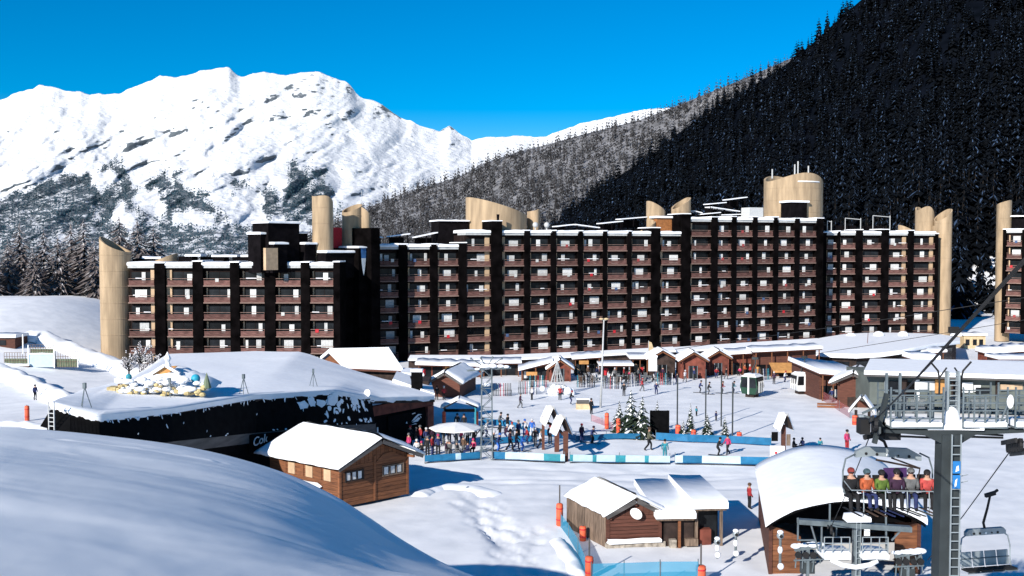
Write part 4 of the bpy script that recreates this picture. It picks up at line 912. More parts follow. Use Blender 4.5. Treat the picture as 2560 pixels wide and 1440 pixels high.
# ---------------------------------------------------------------- shops at the foot of the blocks
def gable_shop(lab, px0, px1, ye, ya, Yv, wood='red_wood', deep=5, door=None, name='shop'):
    a = at(px0, ye, Yv); b = at(px1, ye, Yv); ap = at((px0 + px1) / 2, ya, Yv); W = b.x - a.x; zb = g((a.x + b.x) / 2, Yv) - .2
    root = thing(name, lab, 'shop', (a.x, Yv, zb)); e = a.z - zb; rg = ap.z - zb; o = .35
    MB().prism([(o, 0), (W - o, 0), (W - o, e + .1), (W / 2, rg - .12), (o, e + .1)], 'y', .8, deep).build('wall', wood, root)
    for p0, s in (((0, e), 0), ((W, e), 1)):
        slab(MB(), p0, (W / 2, rg), 0, deep, .1).build('roof_panel', 'dark_wood', root)
        roof_snow((p0[0], e + .11), (W / 2, rg + .13), -.02, deep, .28, px0 + s, 8).build('roof_snow', 'snow', root, smooth=True)
        MB().bar((p0[0], -.04, e - .05), (W / 2, -.04, rg - .05), .1, .2).build('barge_board', 'chalet_wood', root)
    for x in (o + .1, W - o - .25): MB().box(x, x + .15, .1, .25, 0, e).build('post', wood, root)
    d0, d1 = door or (W * .35, W * .65)
    MB().box(d0, d1, .72, .79, 0.05, 2.1).build('door', 'glass', root)
    for x in (d0, (d0 + d1) / 2 - .03, d1 - .06): MB().box(x, x + .06, .68, .715, .05, 2.1).build('door_frame', 'steel_light', root)
    return root
def flat_shop(lab, px0, px1, yr, Yv, wood='dark_wood', deep=4.5, posts=3, h=.45, yr1=None, name='shop', sign=None):
    a = at(px0, yr, Yv); b = at(px1, yr1 or yr, Yv); W = b.x - a.x; zb = g((a.x + b.x) / 2, Yv) - .2
    root = thing(name, lab, 'shop', (a.x, Yv, zb)); e = a.z - zb; e1 = b.z - zb
    MB().hexa([(0.3, 1.4, 0), (W - .3, 1.4, 0), (W - .3, deep, 0), (.3, deep, 0)], [(.3, 1.4, e), (W - .3, 1.4, e1), (W - .3, deep, e1), (.3, deep, e)]).build('wall', wood, root)
    MB().hexa([(-.2, -.1, e - .16), (W + .2, -.1, e1 - .16), (W + .2, deep, e1 - .1), (-.2, deep, e - .1)], [(-.2, -.1, e), (W + .2, -.1, e1), (W + .2, deep, e1 + .05), (-.2, deep, e + .05)]).build('roof_panel', 'old_wood', root)
    s = snowcap(-.25, W + .25, -.2, deep, 0, h, px0, 10); s.v = [(x, y, z + e + (e1 - e) * x / W + .01 + .05 * max(0, y) / deep) for x, y, z in s.v]; s.build('roof_snow', 'snow', root, smooth=True)
    for k in range(posts): x = .2 + (W - .5) * k / max(1, posts - 1); MB().box(x, x + .14, 0, .14, 0, e - .17 + (e1 - e) * x / W).build('post', 'chalet_wood', root)
    q = random.Random(px0)
    n_ = max(2, int(W / 1.7))
    for k in range(n_):
        x = .5 + (W - 1) * k / n_; MB().box(x, x + (W - 1) / n_ - .25, 1.33, 1.39, .4 if k % 2 else .05, 1.95).build('window', 'glass', root)
        if q.random() < .5: MB().box(x + .1, x + .7, 1.28, 1.32, .5, 1.1 + q.random()).build('poster', q.choice(['curtain', 'awning', 'red_paint', 'panel']), root)
    if sign: MB().box(W * .2, W * .55, .0 - .16, -.11, e - .75, e - .2).build('sign_board', sign, root)
    return root
flat_shop('long low shop with flat snowy roof below the black chimney upright', 1042, 1205, 912, 150, 'red_wood', yr1=916)
flat_shop('dark shop with a snowy roof behind the lattice pylon', 1205, 1300, 908, 152, 'dark_wood')
c = at(1070, 958, 128); r_ = at(1153, 964, 127); b_ = at(1120, 933, 138)
hut('gabled_cabin', 'small gabled cabin with open dark front right of the hall', 'cabin', c, r_, b_, c.z, c.z + 1.25, -1.6, wood='old_wood', oa=.3, ob=.5, planks=False, snow=.4)
flat_shop('shop under a sloping snow canopy left of the white light tree', 1300, 1378, 926, 146, 'old_wood', h=.4, yr1=906, sign='awning')
gable_shop('red gabled shop entrance just behind the white light tree', 1368, 1434, 924, 902, 145)
flat_shop('dark open shop with orange sign boards behind the tall lamp', 1434, 1502, 898, 152, 'black_paint', yr1=893, sign='awning')
r = flat_shop('shop with an arched cream canopy right of the tall lamp', 1502, 1580, 914, 149, 'dark_wood', h=.3)
gable_shop('gabled entrance with dark interior below the narrow black upright', 1618, 1696, 900, 879, 151, 'dark_wood')
gable_shop('gabled red brown entrance with a wide glass door facing the snow', 1698, 1772, 904, 883, 149, 'red_wood')
gable_shop('small gabled entrance right of the glass door entrance', 1766, 1830, 897, 879, 153, 'red_wood')
flat_shop('dark shop strip between the gabled entrances and the orange awning', 1826, 1890, 886, 154, 'red_wood', yr1=882)
r = flat_shop('wooden shop with an orange awning over its terrace', 1886, 2052, 880, 152, 'old_wood', yr1=872, posts=5)
W = 10
MB().hexa([(2.2, -2.6, 1.45), (6.4, -2.6, 1.45), (6.4, -.1, 2.35), (2.2, -.1, 2.35)], [(2.2, -2.6, 1.53), (6.4, -2.6, 1.53), (6.4, -.1, 2.43), (2.2, -.1, 2.43)]).build('awning', 'awning', r); MB().box(2.2, 6.4, -2.66, -2.61, 1.2, 1.52).build('awning_edge', 'awning', r)
flat_shop('dark shop front below the middle of the central block', 1578, 1622, 897, 153, 'black_paint')
# long snowy gallery roofs behind the shops
def roof_strip(lab, pts, thick, deep, wood='dark_wood', wall=2.6):
    root = thing('gallery', lab, 'building', (0, 0, 0)); P_ = [at(*p) for p in pts]
    for a, b in zip(P_[:-1], P_[1:]):
        MB().hexa([a, b, b + Vector((0, deep, .3)), a + Vector((0, deep, .3))], [v + Vector((0, 0, thick)) for v in (a, b, b + Vector((0, deep, .3)), a + Vector((0, deep, .3)))]).build('roof_snow', 'snow', root)
        a2 = a - Vector((0, 0, .02)); b2 = b - Vector((0, 0, .02)); d = Vector((0, 0, wall))
        MB().hexa([a2 - d + Vector((0, .8, 0)), b2 - d + Vector((0, .8, 0)), b2 - d + Vector((0, deep, 0)), a2 - d + Vector((0, deep, 0))], [a2 + Vector((0, .8, 0)), b2 + Vector((0, .8, 0)), b2 + Vector((0, deep, 0)), a2 + Vector((0, deep, 0))]).build('wall', wood, root)
    return root
roof_strip('long thin snowy gallery roof running along the foot of the central block', [(1020, 902, 164), (1250, 902, 166), (1480, 892, 170), (1690, 880, 174)], .3, 3.5)
roof_strip('snowy gallery roof along the foot of the tallest block', [(1690, 882, 176), (1900, 868, 184), (2060, 858, 190)], .3, 4)
# white banner box, pennant
p = at(1632, 905, 145); t_ = thing('kiosk_sign', 'white snow topped sign box standing before the shops', 'sign', (p.x, p.y, g(p.x, p.y)))
MB().box(-.6, .6, 0, .25, 1.6, 3.6).build('sign_face', 'white_paint', t_); MB().box(-.06, .06, .05, .2, -.3, 1.6).build('post', 'dark_wood', t_); snowcap(-.65, .65, -.1, .4, 3.6, .3, 1).build('snow_cap', 'snow', t_, smooth=True)
p = at(1628, 880, 158); t_ = thing('pennant', 'tan pennant flag standing above the shop roofs', 'flag', p)
MB().prism([(-.35, 0), (.25, -.1), (.45, .3), (.05, 1.5), (-.4, 1.7)], 'y', -.02, .02).build('cloth', 'tan_cloth', t_); MB().tube([(-.42, 0, -3), (-.42, 0, 1.8)], .05, 6).build('pole', 'metal_trim', t_)

# big fan shaped roof
root = thing('fan_roof_hall', 'round fronted hall with a fan shaped snowy roof at the foot of the right block', 'building', (0, 0, 0))
fe = [(1990, 882, 168), (2030, 889, 162), (2080, 894, 157), (2140, 896, 154), (2200, 893, 153), (2250, 886, 154), (2290, 877, 158), (2330, 868, 164), (2400, 860, 172)]
be = [(2030, 856, 190), (2060, 850, 195), (2110, 842, 200), (2160, 839, 203), (2220, 838, 206), (2270, 839, 206), (2310, 840, 205), (2350, 842, 203), (2400, 850, 198)]
A_ = [at(*p) for p in fe]; B_ = [at(*p) for p in be]; rows_ = [[(p.x, p.y, p.z) for p in A_]]
for s in (0, .04, .3, .6, 1): rows_.append([tuple(a.lerp(b, s) + Vector((0, 0, .55))) for a, b in zip(A_, B_)])
link('roof_snow', grid_mesh('roof_snow', np.array(rows_), ['snow']), root)
for i in range(8):
    a, b = A_[i], A_[i + 1]; a = a + Vector((0, 1.5, -.1)); b = b + Vector((0, 1.5, -.1)); d = Vector((0, 0, 3.2))
    MB().hexa([a - d, b - d, b - d + Vector((0, 6, 0)), a - d + Vector((0, 6, 0))], [a, b, b + Vector((0, 6, 0)), a + Vector((0, 6, 0))]).build('wall', 'dark_wood', root)
    m_ = a.lerp(b, .15); m2 = a.lerp(b, .85); MB().hexa([m_ - Vector((0, .1, 2.9)), m2 - Vector((0, .1, 2.9)), m2 - Vector((0, .02, 2.9)), m_ - Vector((0, .02, 2.9))], [m_ - Vector((0, .1, .6)), m2 - Vector((0, .1, .6)), m2 - Vector((0, .02, .6)), m_ - Vector((0, .02, .6))]).build('window', 'glass', root)
for px, py in ((2128, 836), (2197, 832), (2258, 832)):
    p = at(px, py + 3, 196); MB().lathe([(1.1, -.4), (1.0, .1), (.6, .45), (.05, .55)], 12, p).build('roof_dome', 'snow', root, smooth=True)
flat_shop('brown hut with snow roof right of the fan roof', 2300, 2362, 884, 160, 'old_wood', yr1=880); flat_shop('low snow roofed hut in front of the brown hut by the fan roof', 2288, 2345, 899, 150, 'dark_wood', posts=2, h=.7)

# lift station houses on the right
root = flat_shop('snow roofed wooden bar left of the long station roof', 2052, 2168, 934, 124, 'old_wood', deep=14, posts=5, h=.5, yr1=944)
root = thing('station_house', 'long station house with a broad white snow roof and grey walls at the right', 'building', (0, 0, 0))
q0, q1, q2, q3 = at(2160, 936, 112), at(2680, 952, 108), at(2680, 912, 124), at(2175, 905, 126)
quad_slab([q0, q1, q2, q3], .45, 'roof_snow', 'snow', parent=root); dn = Vector((0, 0, .22)); quad_slab([v - dn for v in (q0, q1, q2, q3)], .2, 'roof_panel', 'beam_grey', parent=root)
w0, w1 = q0 + Vector((1.2, 1.5, 0)), q1 + Vector((0, 1.5, 0)); h = Vector((0, 0, 3.6)); mat('grey_green', (.10, .115, .105), .8, .12, .8)
MB().hexa([w0 - h, w1 - h, w1 - h + Vector((0, 8, 0)), w0 - h + Vector((0, 8, 0))], [w0 - dn, w1 - dn, w1 - dn + Vector((0, 8, 0)), w0 - dn + Vector((0, 8, 0))]).build('wall', 'grey_green', root)
def onw(px, y0, y1, wd, nm, m_, th_=.12):
    Yq = w0.y + (w1.y - w0.y) * (px - 2185) / 500 - .05; p = at(px, y0, Yq); p2 = at(px, y1, Yq); MB().box(p.x - wd / 2, p.x + wd / 2, p.y - th_ - .3, p.y - .2, p2.z, p.z).build(nm, m_, root)
for px, y0, y1, wd, nm, m_ in [(2232, 952, 985, 1.6, 'window', 'glass'), (2258, 948, 1000, .7, 'pillar', 'dark_wood'), (2290, 948, 1000, .5, 'pillar', 'white_paint'), (2315, 952, 975, 1.8, 'window', 'curtain'), (2350, 948, 982, 1.3, 'door', 'awning'), (2415, 955, 980, 1.2, 'door', 'white_paint'), (2455, 968, 982, 1.7, 'window', 'glass'), (2525, 960, 975, 2.4, 'window', 'panel'), (2212, 950, 1000, .3, 'pillar', 'steel_light'), (2380, 950, 1000, .3, 'pillar', 'dark_wood'), (2490, 950, 1000, .3, 'pillar', 'dark_wood'), (2440, 962, 978, .7, 'window', 'curtain'), (2275, 955, 990, 1.0, 'doorway', 'black_paint'), (2392, 955, 995, 1.1, 'doorway', 'black_paint')]: onw(px, y0, y1, wd, nm, m_)
c = at(2078, 959, 118); r_ = at(2188, 959, 117); b_ = at(2095, 944, 125)
root, P, d = hut('gabled_cabin', 'brown gabled cabin with a timber terrace left of the steel lift platform', 'cabin', c, r_, b_, c.z, c.z + 1.1, -1.3, wood='old_wood', oa=.6, ob=.7, planks=False, snow=.35)
P(MB().box(1.8, 2.9, d['ob'] - .1, d['ob'] - .02, 0, 1.6), 'door', 'dark_wood')
for k in range(3): P(MB().box(-1.5, 1.3, -.6, -.52, .15 + k * .3, .38 + k * .3), 'terrace_board', 'chalet_wood')
flat_shop('red brown hut with thick snow roof below the block at the right frame edge', 2470, 2600, 884, 176, 'red_wood', yr1=876, posts=2, h=.9)
flat_shop('wooden hut with flat snow roof at the right frame edge', 2498, 2620, 898, 160, 'old_wood', posts=3)
p = at(2437, 846, 205); root = thing('stone_hut', 'pale stone hut between the twin tower and the right edge block', 'building', (p.x, p.y, p.z - 2)); MB().box(-2.2, 2.2, 0, 4, -2, 2.6).build('wall', 'tan_cloth', root); snowcap(-2.5, 2.5, -.3, 4.2, 2.6, .4, 4).build('roof_snow', 'snow', root, smooth=True)
for x in (-1.5, 0, 1.3): MB().box(x - .4, x + .4, -.06, -.01, .6, 1.8).build('window', 'glass', root)
m_ = bpy.data.materials.new('steel_mesh'); m_.use_nodes = True; M['steel_mesh'] = m_; b = m_.node_tree.nodes['Principled BSDF']; b.inputs['Base Color'].default_value = (.2, .22, .24, 1); b.inputs['Alpha'].default_value = .5
# ---------------------------------------------------------------- chairlift: tower, low pylon, ropes, chairs
TY = 31.0
tp = at(2371, 1084, TY); tb = g(tp.x, TY); H = tp.z - tb
root = thing('lift_tower', 'tall dark grey chairlift tower with a ladder and snowy cross arm', 'lift tower', (tp.x, TY, tb))
MB().hexa([(-.42, -.3, -.5), (.36, -.3, -.5), (.36, .36, -.5), (-.42, .36, -.5)], [(-.30, -.26, H), (.29, -.26, H), (.29, .26, H), (-.30, .26, H)]).build('column', 'tower_grey', root)
lad = thing('tmp', 'x', 'x', (0, 0, 0)); lad.name = 'ladder'; del lad['label']; del lad['category']; lad.parent = root
for x in (-.07, .21): MB().box(x - .018, x + .018, -.44, -.40, 0, H + .05).build('rail', 'steel_light', lad)
ru = MB().box(-.05, .19, -.43, -.41, 0, .03).mesh('rung', ['steel_light'])
for k in range(int(H / .27)): link('rung', ru, lad, (0, 0, .15 + k * .27))
for k, (z, hh, s) in enumerate([(H - 1.62, .42, None), (H - 1.15, .38, None)]):
    MB().box(-.045, .185, -.47, -.445, z, z + hh).build('number_plate', 'blue_sign', root)
MB().prism([(.0, H - 1.58), (.06, H - 1.54), (.09, H - 1.3), (.03, H - 1.36)], 'y', -.48, -.472).build('plate_mark', 'white_paint', root); MB().prism([(.03, H - 1.1), (.14, H - 1.05), (.12, H - .9), (.06, H - .93)], 'y', -.48, -.472).build('plate_mark', 'white_paint', root)
for z in (H - 1.5, H - 1.3): MB().tube([(.3, -.2, z), (.55, -.2, z + .06)], .015, 5).build('spike', 'steel_light', root)
# cross arm, flared at the column
MB().prism([(-.35, H - .25), (.34, H - .25), (.75, H), (2.3, H + .07), (2.3, H + .16), (-2.1, H + .16), (-2.1, H + .07), (-.85, H)], 'y', -.22, .22).build('cross_arm', 'tower_grey', root)
snowcap(-.75, .95, -.26, .26, H + .162, .2, 4).build('arm_snow', 'snow', root, smooth=True)
# mast with light ladder above the arm
MB().box(-.10, -.04, -.1, .1, H + .16, H + 1.95).build('mast', 'steel_light', root); MB().box(.24, .30, -.1, .1, H + .16, H + 1.95).build('mast', 'steel_light', root)
for k in range(8): MB().box(-.04, .24, -.03, .03, H + .7 + k * .16, H + .73 + k * .16).build('mast_rung', 'steel_light', root)
MB().ball((.08, -.02, H + .42), .36, 10, 8, sq=(.75, .6, 1.2)).build('snow_heap', 'snow', root, smooth=True)
def Lx(px): return (px - 1280) / F * TY - tp.x
def Lz(py): return at(2371, py, TY).z - tb
def catwalk(x0, x1, n):
    z0, z1 = Lz(1062), Lz(984)
    fl = thing('tmp', 'x', 'x'); fl.name = 'catwalk'; del fl['label']; del fl['category']; fl.parent = root
    MB().box(x0, x1, -.35, .75, z0 - .06, z0).build('deck', 'steel', fl); snowcap(x0 + .02, x1 - .02, -.34, .7, z0, .16, int(x0 * 10)).build('deck_snow', 'snow', fl, smooth=True)
    for k in range(n + 1):
        x = x0 + (x1 - x0) * k / n
        for y in (-.36, .74): MB().box(x - .022, x + .022, y, y + .04, z0 - .05, z1 + (.25 if k in (0, n) else 0)).build('railing_post', 'steel', fl)
    for z in (z0 + .25, z0 + .5, z0 + .74, z1):
        for y in (-.36, .74): MB().box(x0, x1, y - .02, y + .02, z - .018, z + .018).build('railing', 'steel', fl)
catwalk(Lx(2222), Lx(2352), 4); catwalk(Lx(2402), Lx(2512), 4); catwalk(Lx(2532), Lx(2640), 2)
for px in (2228, 2262, 2346): MB().box(Lx(px) - .035, Lx(px) + .035, .2, .28, Lz(1062), Lz(935 if px < 2300 else 980)).build('stanchion', 'steel', root)
for px, fl in ((2357, -1), (2412, 1)):        # lifting hooks
    x = Lx(px); MB().tube([(x, .1, Lz(990)), (x, .1, Lz(950)), (x + fl * .05, .1, Lz(928)), (x + fl * .3, .1, Lz(905))], .03, 6).build('lifting_hook', 'rubber', root); MB().tube([(x, .1, Lz(945)), (x - fl * .22, .1, Lz(920))], .025, 6).build('lifting_hook', 'rubber', root)
def sheaves(nm, c, dirv, n, root, r=.2, m_='rubber'):
    s = thing('tmp', 'x', 'x'); s.name = nm; del s['label']; del s['category']; s.parent = root
    d = Vector(dirv).normalized(); side = Vector((0, 0, 1)).cross(d).normalized(); L = n * r * 2.2
    MB().bar(Vector(c) - d * L / 2 + Vector((0, 0, -r)) + side * .1, Vector(c) + d * L / 2 + Vector((0, 0, -r)) + side * .1, .06, .2).build('beam', 'tower_grey', s)
    MB().bar(Vector(c) - d * L / 2 + Vector((0, 0, .12)) - side * .16, Vector(c) + d * L / 2 + Vector((0, 0, .12)) - side * .16, .05, .14).build('catcher', 'rubber', s)
    for k in range(n):
        p = Vector(c) + d * ((k - (n - 1) / 2) * r * 2.15); MB().tube([p - side * .05, p + side * .05], r, 12).build('wheel', m_, s)
    return s
RL = Vector((-7.2, -23, 5.3))     # run of the rope towards the camera
lt = at(2192, 1046, TY); rt = at(2540, 1108, TY); off = Vector((tp.x, TY, tb))
sl_ = sheaves('sheave_train', lt - off + Vector((0, .2, -.26)), RL, 6, root); sheaves('sheave_train', lt - off + Vector((.35, .9, -.30)), RL, 4, root); sheaves('sheave_train', rt - off + Vector((.05, .2, -.12)), RL, 6, root)
MB().bar((Lx(2195), .1, Lz(1110)), (Lx(2225), .1, Lz(985)), .12, .16).build('sheave_arm', 'tower_grey', root); MB().bar((Lx(2215), .1, H + .1), (Lx(2190), .0, Lz(1050)), .14, .2).build('sheave_arm', 'tower_grey', root)
MB().box(Lx(2222), Lx(2262), .1, .7, Lz(1102), Lz(1058)).build('gear_housing', 'rubber', root); MB().box(Lx(2160), Lx(2185), .1, .5, Lz(1088), Lz(1050)).build('gear_housing', 'rubber', root)
for y0, y1 in ((1082, 1090), (1092, 1096)): MB().bar((Lx(2395), .1, Lz(y0)), (Lx(2520), .1, Lz(y1)), .05, .06).build('stay', 'rubber', root); MB().bar((Lx(2255), .1, Lz(y0)), (Lx(2350), .1, Lz(y1)), .05, .06).build('stay', 'rubber', root)
pdish = thing('spot_lamp', 'white oval floodlight on the right of the steel lift platform', 'lamp', at(2524, 1004, TY - .6), 0); MB().lathe([(.01, -.05), (.12, -.03), (.17, .03), (.16, .05), (.01, .05)], 16).build('lamp_head', 'white_paint', pdish); pdish.children[0].rotation_euler = (R(80), R(15), R(20)); pdish.children[0].scale = (.75, 1.3, 1)
MB().tube([(0, .05, 0), (-.05, .3, -.5), (-.05, .5, -.9)], .03, 6).build('bracket', 'steel', pdish)

# low pylon in front of the vaulted garage
PY = 47.5
pc = at(2145, 1303, PY); pb_ = g(pc.x, PY); Hp = pc.z - pb_
root2 = thing('lift_pylon', 'low grey steel lift pylon with two snowy work platforms in front of the vaulted garage', 'lift pylon', (pc.x, PY, pb_))
X2 = lambda px: (px - 1280) / F * PY - pc.x
Z2 = lambda py: at(2145, py, PY).z - pb_
MB().box(-.16, .16, .05, .35, -.4, Hp).build('column', 'steel', root2)
MB().hexa([(X2(2003), -.1, Z2(1310)), (X2(2289), -.1, Z2(1330)), (X2(2289), .25, Z2(1330)), (X2(2003), .25, Z2(1310))], [(X2(2003), -.1, Z2(1298)), (X2(2289), -.1, Z2(1317)), (X2(2289), .25, Z2(1317)), (X2(2003), .25, Z2(1298))]).build('cross_beam', 'steel', root2)
snowcap(-.62, .55, -.2, .4, Hp + .02, .3, 5).build('beam_snow', 'snow', root2, smooth=True)
for x in (-.1, .1): MB().box(x - .02, x + .02, -.12, -.08, 0, Hp).build('ladder_rail', 'steel_light', root2)
for k in range(int(Hp / .28)): MB().box(-.08, .08, -.11, -.09, .1 + k * .28, .13 + k * .28).build('ladder_rung', 'steel_light', root2)
for a, b in (((2003, 1295), (2003, 1352)), ((2003, 1351), (2046, 1351)), ((2035, 1310), (2056, 1378)), ((2268, 1322), (2240, 1352)), ((2225, 1290), (2228, 1400)), ((2063, 1310), (2063, 1382)), ((2083, 1260), (2083, 1320)), ((2100, 1310), (2100, 1340))): MB().bar((X2(a[0]), .05, Z2(a[1])), (X2(b[0]), .05, Z2(b[1])), .07).build('brace', 'steel', root2)
for x0, x1 in ((2064, 2128), (2160, 2224)):
    pf_ = thing('tmp', 'x', 'x'); pf_.name = 'work_platform'; del pf_['label']; del pf_['category']; pf_.parent = root2
    z0, z1 = Z2(1392), Z2(1338); MB().box(X2(x0), X2(x1), -.3, .9, z0 - .08, z0).build('deck', 'steel', pf_); snowcap(X2(x0) - .02, X2(x1) + .02, -.34, .9, z0, .34, x0).build('deck_snow', 'snow', pf_, smooth=True)
    for k in range(4): x = X2(x0) + (X2(x1) - X2(x0)) * k / 3; MB().box(x - .022, x + .022, -.34, -.30, z0, z1).build('railing_post', 'steel_light', pf_)
    for f_ in (.45, .72, 1): MB().box(X2(x0), X2(x1), -.35, -.31, z0 + (z1 - z0) * f_ - .02, z0 + (z1 - z0) * f_ + .02).build('railing', 'steel_light', pf_)
MB().tube([(X2(2082), -.25, Z2(1394)), (X2(2110), -.25, Z2(1408)), (X2(2145), -.25, Z2(1414)), (X2(2180), -.25, Z2(1408)), (X2(2200), -.25, Z2(1398))], .12, 8).build('snow_fringe', 'snow', root2, smooth=True)
MB().box(X2(2168), X2(2182), -.12, -.08, Z2(1338), Z2(1322)).build('white_plate', 'white_paint', root2)
lq = at(2080, 1308, PY); rq = at(2262, 1404, PY)
sheaves('sheave_train', at(2078, 1322, PY) - Vector((pc.x, PY, pb_)), RL, 5, root2, .22, 'rubber')
# snow caked sheave machinery left and right of the low pylon
def machine(lab, px, py, seed, n=10, name='lift_machinery'):
    p = at(px, py, PY + .8); q = random.Random(seed); z = g(p.x, p.y); t_ = thing(name, lab, 'machinery', (p.x, p.y, z)); hh = p.z - z
    MB().bar((-.05, 0, -.3), (-.05, 0, hh + .2), .14).build('post', 'steel', t_); MB().bar((-.7, 0, hh - .1), (.75, 0, hh + .1), .12, .2).build('beam', 'steel', t_); MB().bar((-.6, 0, hh), (.1, 0, hh - 1.2), .09).build('brace', 'steel', t_); MB().bar((.6, 0, hh), (0, 0, hh - 1.1), .09).build('brace', 'steel', t_)
    for k in range(4): x = -.55 + .36 * k; MB().tube([(x, -.2, hh - .35), (x, -.08, hh - .35)], .16, 12).build('wheel', 'rubber', t_)
    for k in range(5): x = -.6 + .3 * k; MB().bar((x, -.05, hh - .1), (x + q.uniform(-.15, .15), -.1, hh - q.uniform(.6, 1.3)), .05).build('strut', 'steel', t_)
    MB().bar((-.75, -.1, hh - .62), (.7, -.1, hh - .55), .07).build('beam', 'steel', t_); MB().box(-.35, .3, -.05, .3, hh - 1.3, hh - .75).build('motor_box', 'tower_grey', t_)
    for k in range(n): x = -.7 + 1.45 * k / n + q.uniform(-.06, .06); MB().ball((x, q.uniform(-.1, .1), hh + .1 + .07 * x), q.uniform(.10, .2), 8, 6, sq=(1.4, 1.1, .7)).build('snow_lump', 'snow', t_, smooth=True)
machine('snow caked lift machinery left of the low pylon', 2022, 1368, 3, 12); machine('snow caked lift machinery right of the low pylon', 2272, 1384, 8, 12)
def white_lamp(lab, px, py, hgt, Yv):
    b = at(px, py, Yv); t_ = thing('snow_lamp', lab, 'lamp', (b.x, b.y, b.z)); MB().tube([(0, 0, 0), (0, 0, hgt - .3)], .07, 8).build('post', 'steel', t_); MB().ball((0, 0, hgt - .12), .19, 10, 8).build('lamp_head', 'steel_light', t_, smooth=True); MB().ball((0, 0, hgt * .55), .13, 8, 6, sq=(1, 1, 1.6)).build('snow_lump', 'snow', t_, smooth=True); MB().ball((0, 0, hgt + .06), .17, 10, 6, sq=(1, 1, .6)).build('snow_cap', 'snow', t_, smooth=True); MB().tube([(0, -.2, hgt - .12), (0, -.16, hgt - .12)], .09, 8).build('lens', 'rubber', t_); MB().ball((.03, -.03, .2), .17, 8, 6).build('snow_lump', 'snow', t_, smooth=True)
white_lamp('snow capped white lamp post by the kiosk porch', 1793, 1396, 1.05, 54.5); white_lamp('snow capped white lamp post beside the grey hatch', 1839, 1392, 1.4, 54.8); white_lamp('tall snow capped white lamp post left of the vaulted garage', 1950, 1425, 1.9, 50.5)
# ropes
def rope(lab, pts, r): o = tag(MB().tube(pts, r, 6).build('rope', 'rubber', smooth=True), lab, 'rope'); return o
rope('steel lift rope running from the tower top over the camera side at upper right', [lt, lt + RL * .5 + Vector((0, 0, -.05)), lt + RL * 1.02], .021)
lo = at(2080, 1312, PY); rope('thin lift rope from the tower down to the low pylon behind the riders', [lt, lt.lerp(lo, .5) - Vector((0, 0, .15)), lo], .018)
ro = at(2320, 1400, 46.5); rope('lift rope running down past the empty chair at the right', [rt + RL * .3, rt, rt.lerp(ro, .5) - Vector((0, 0, .1)), ro], .02)
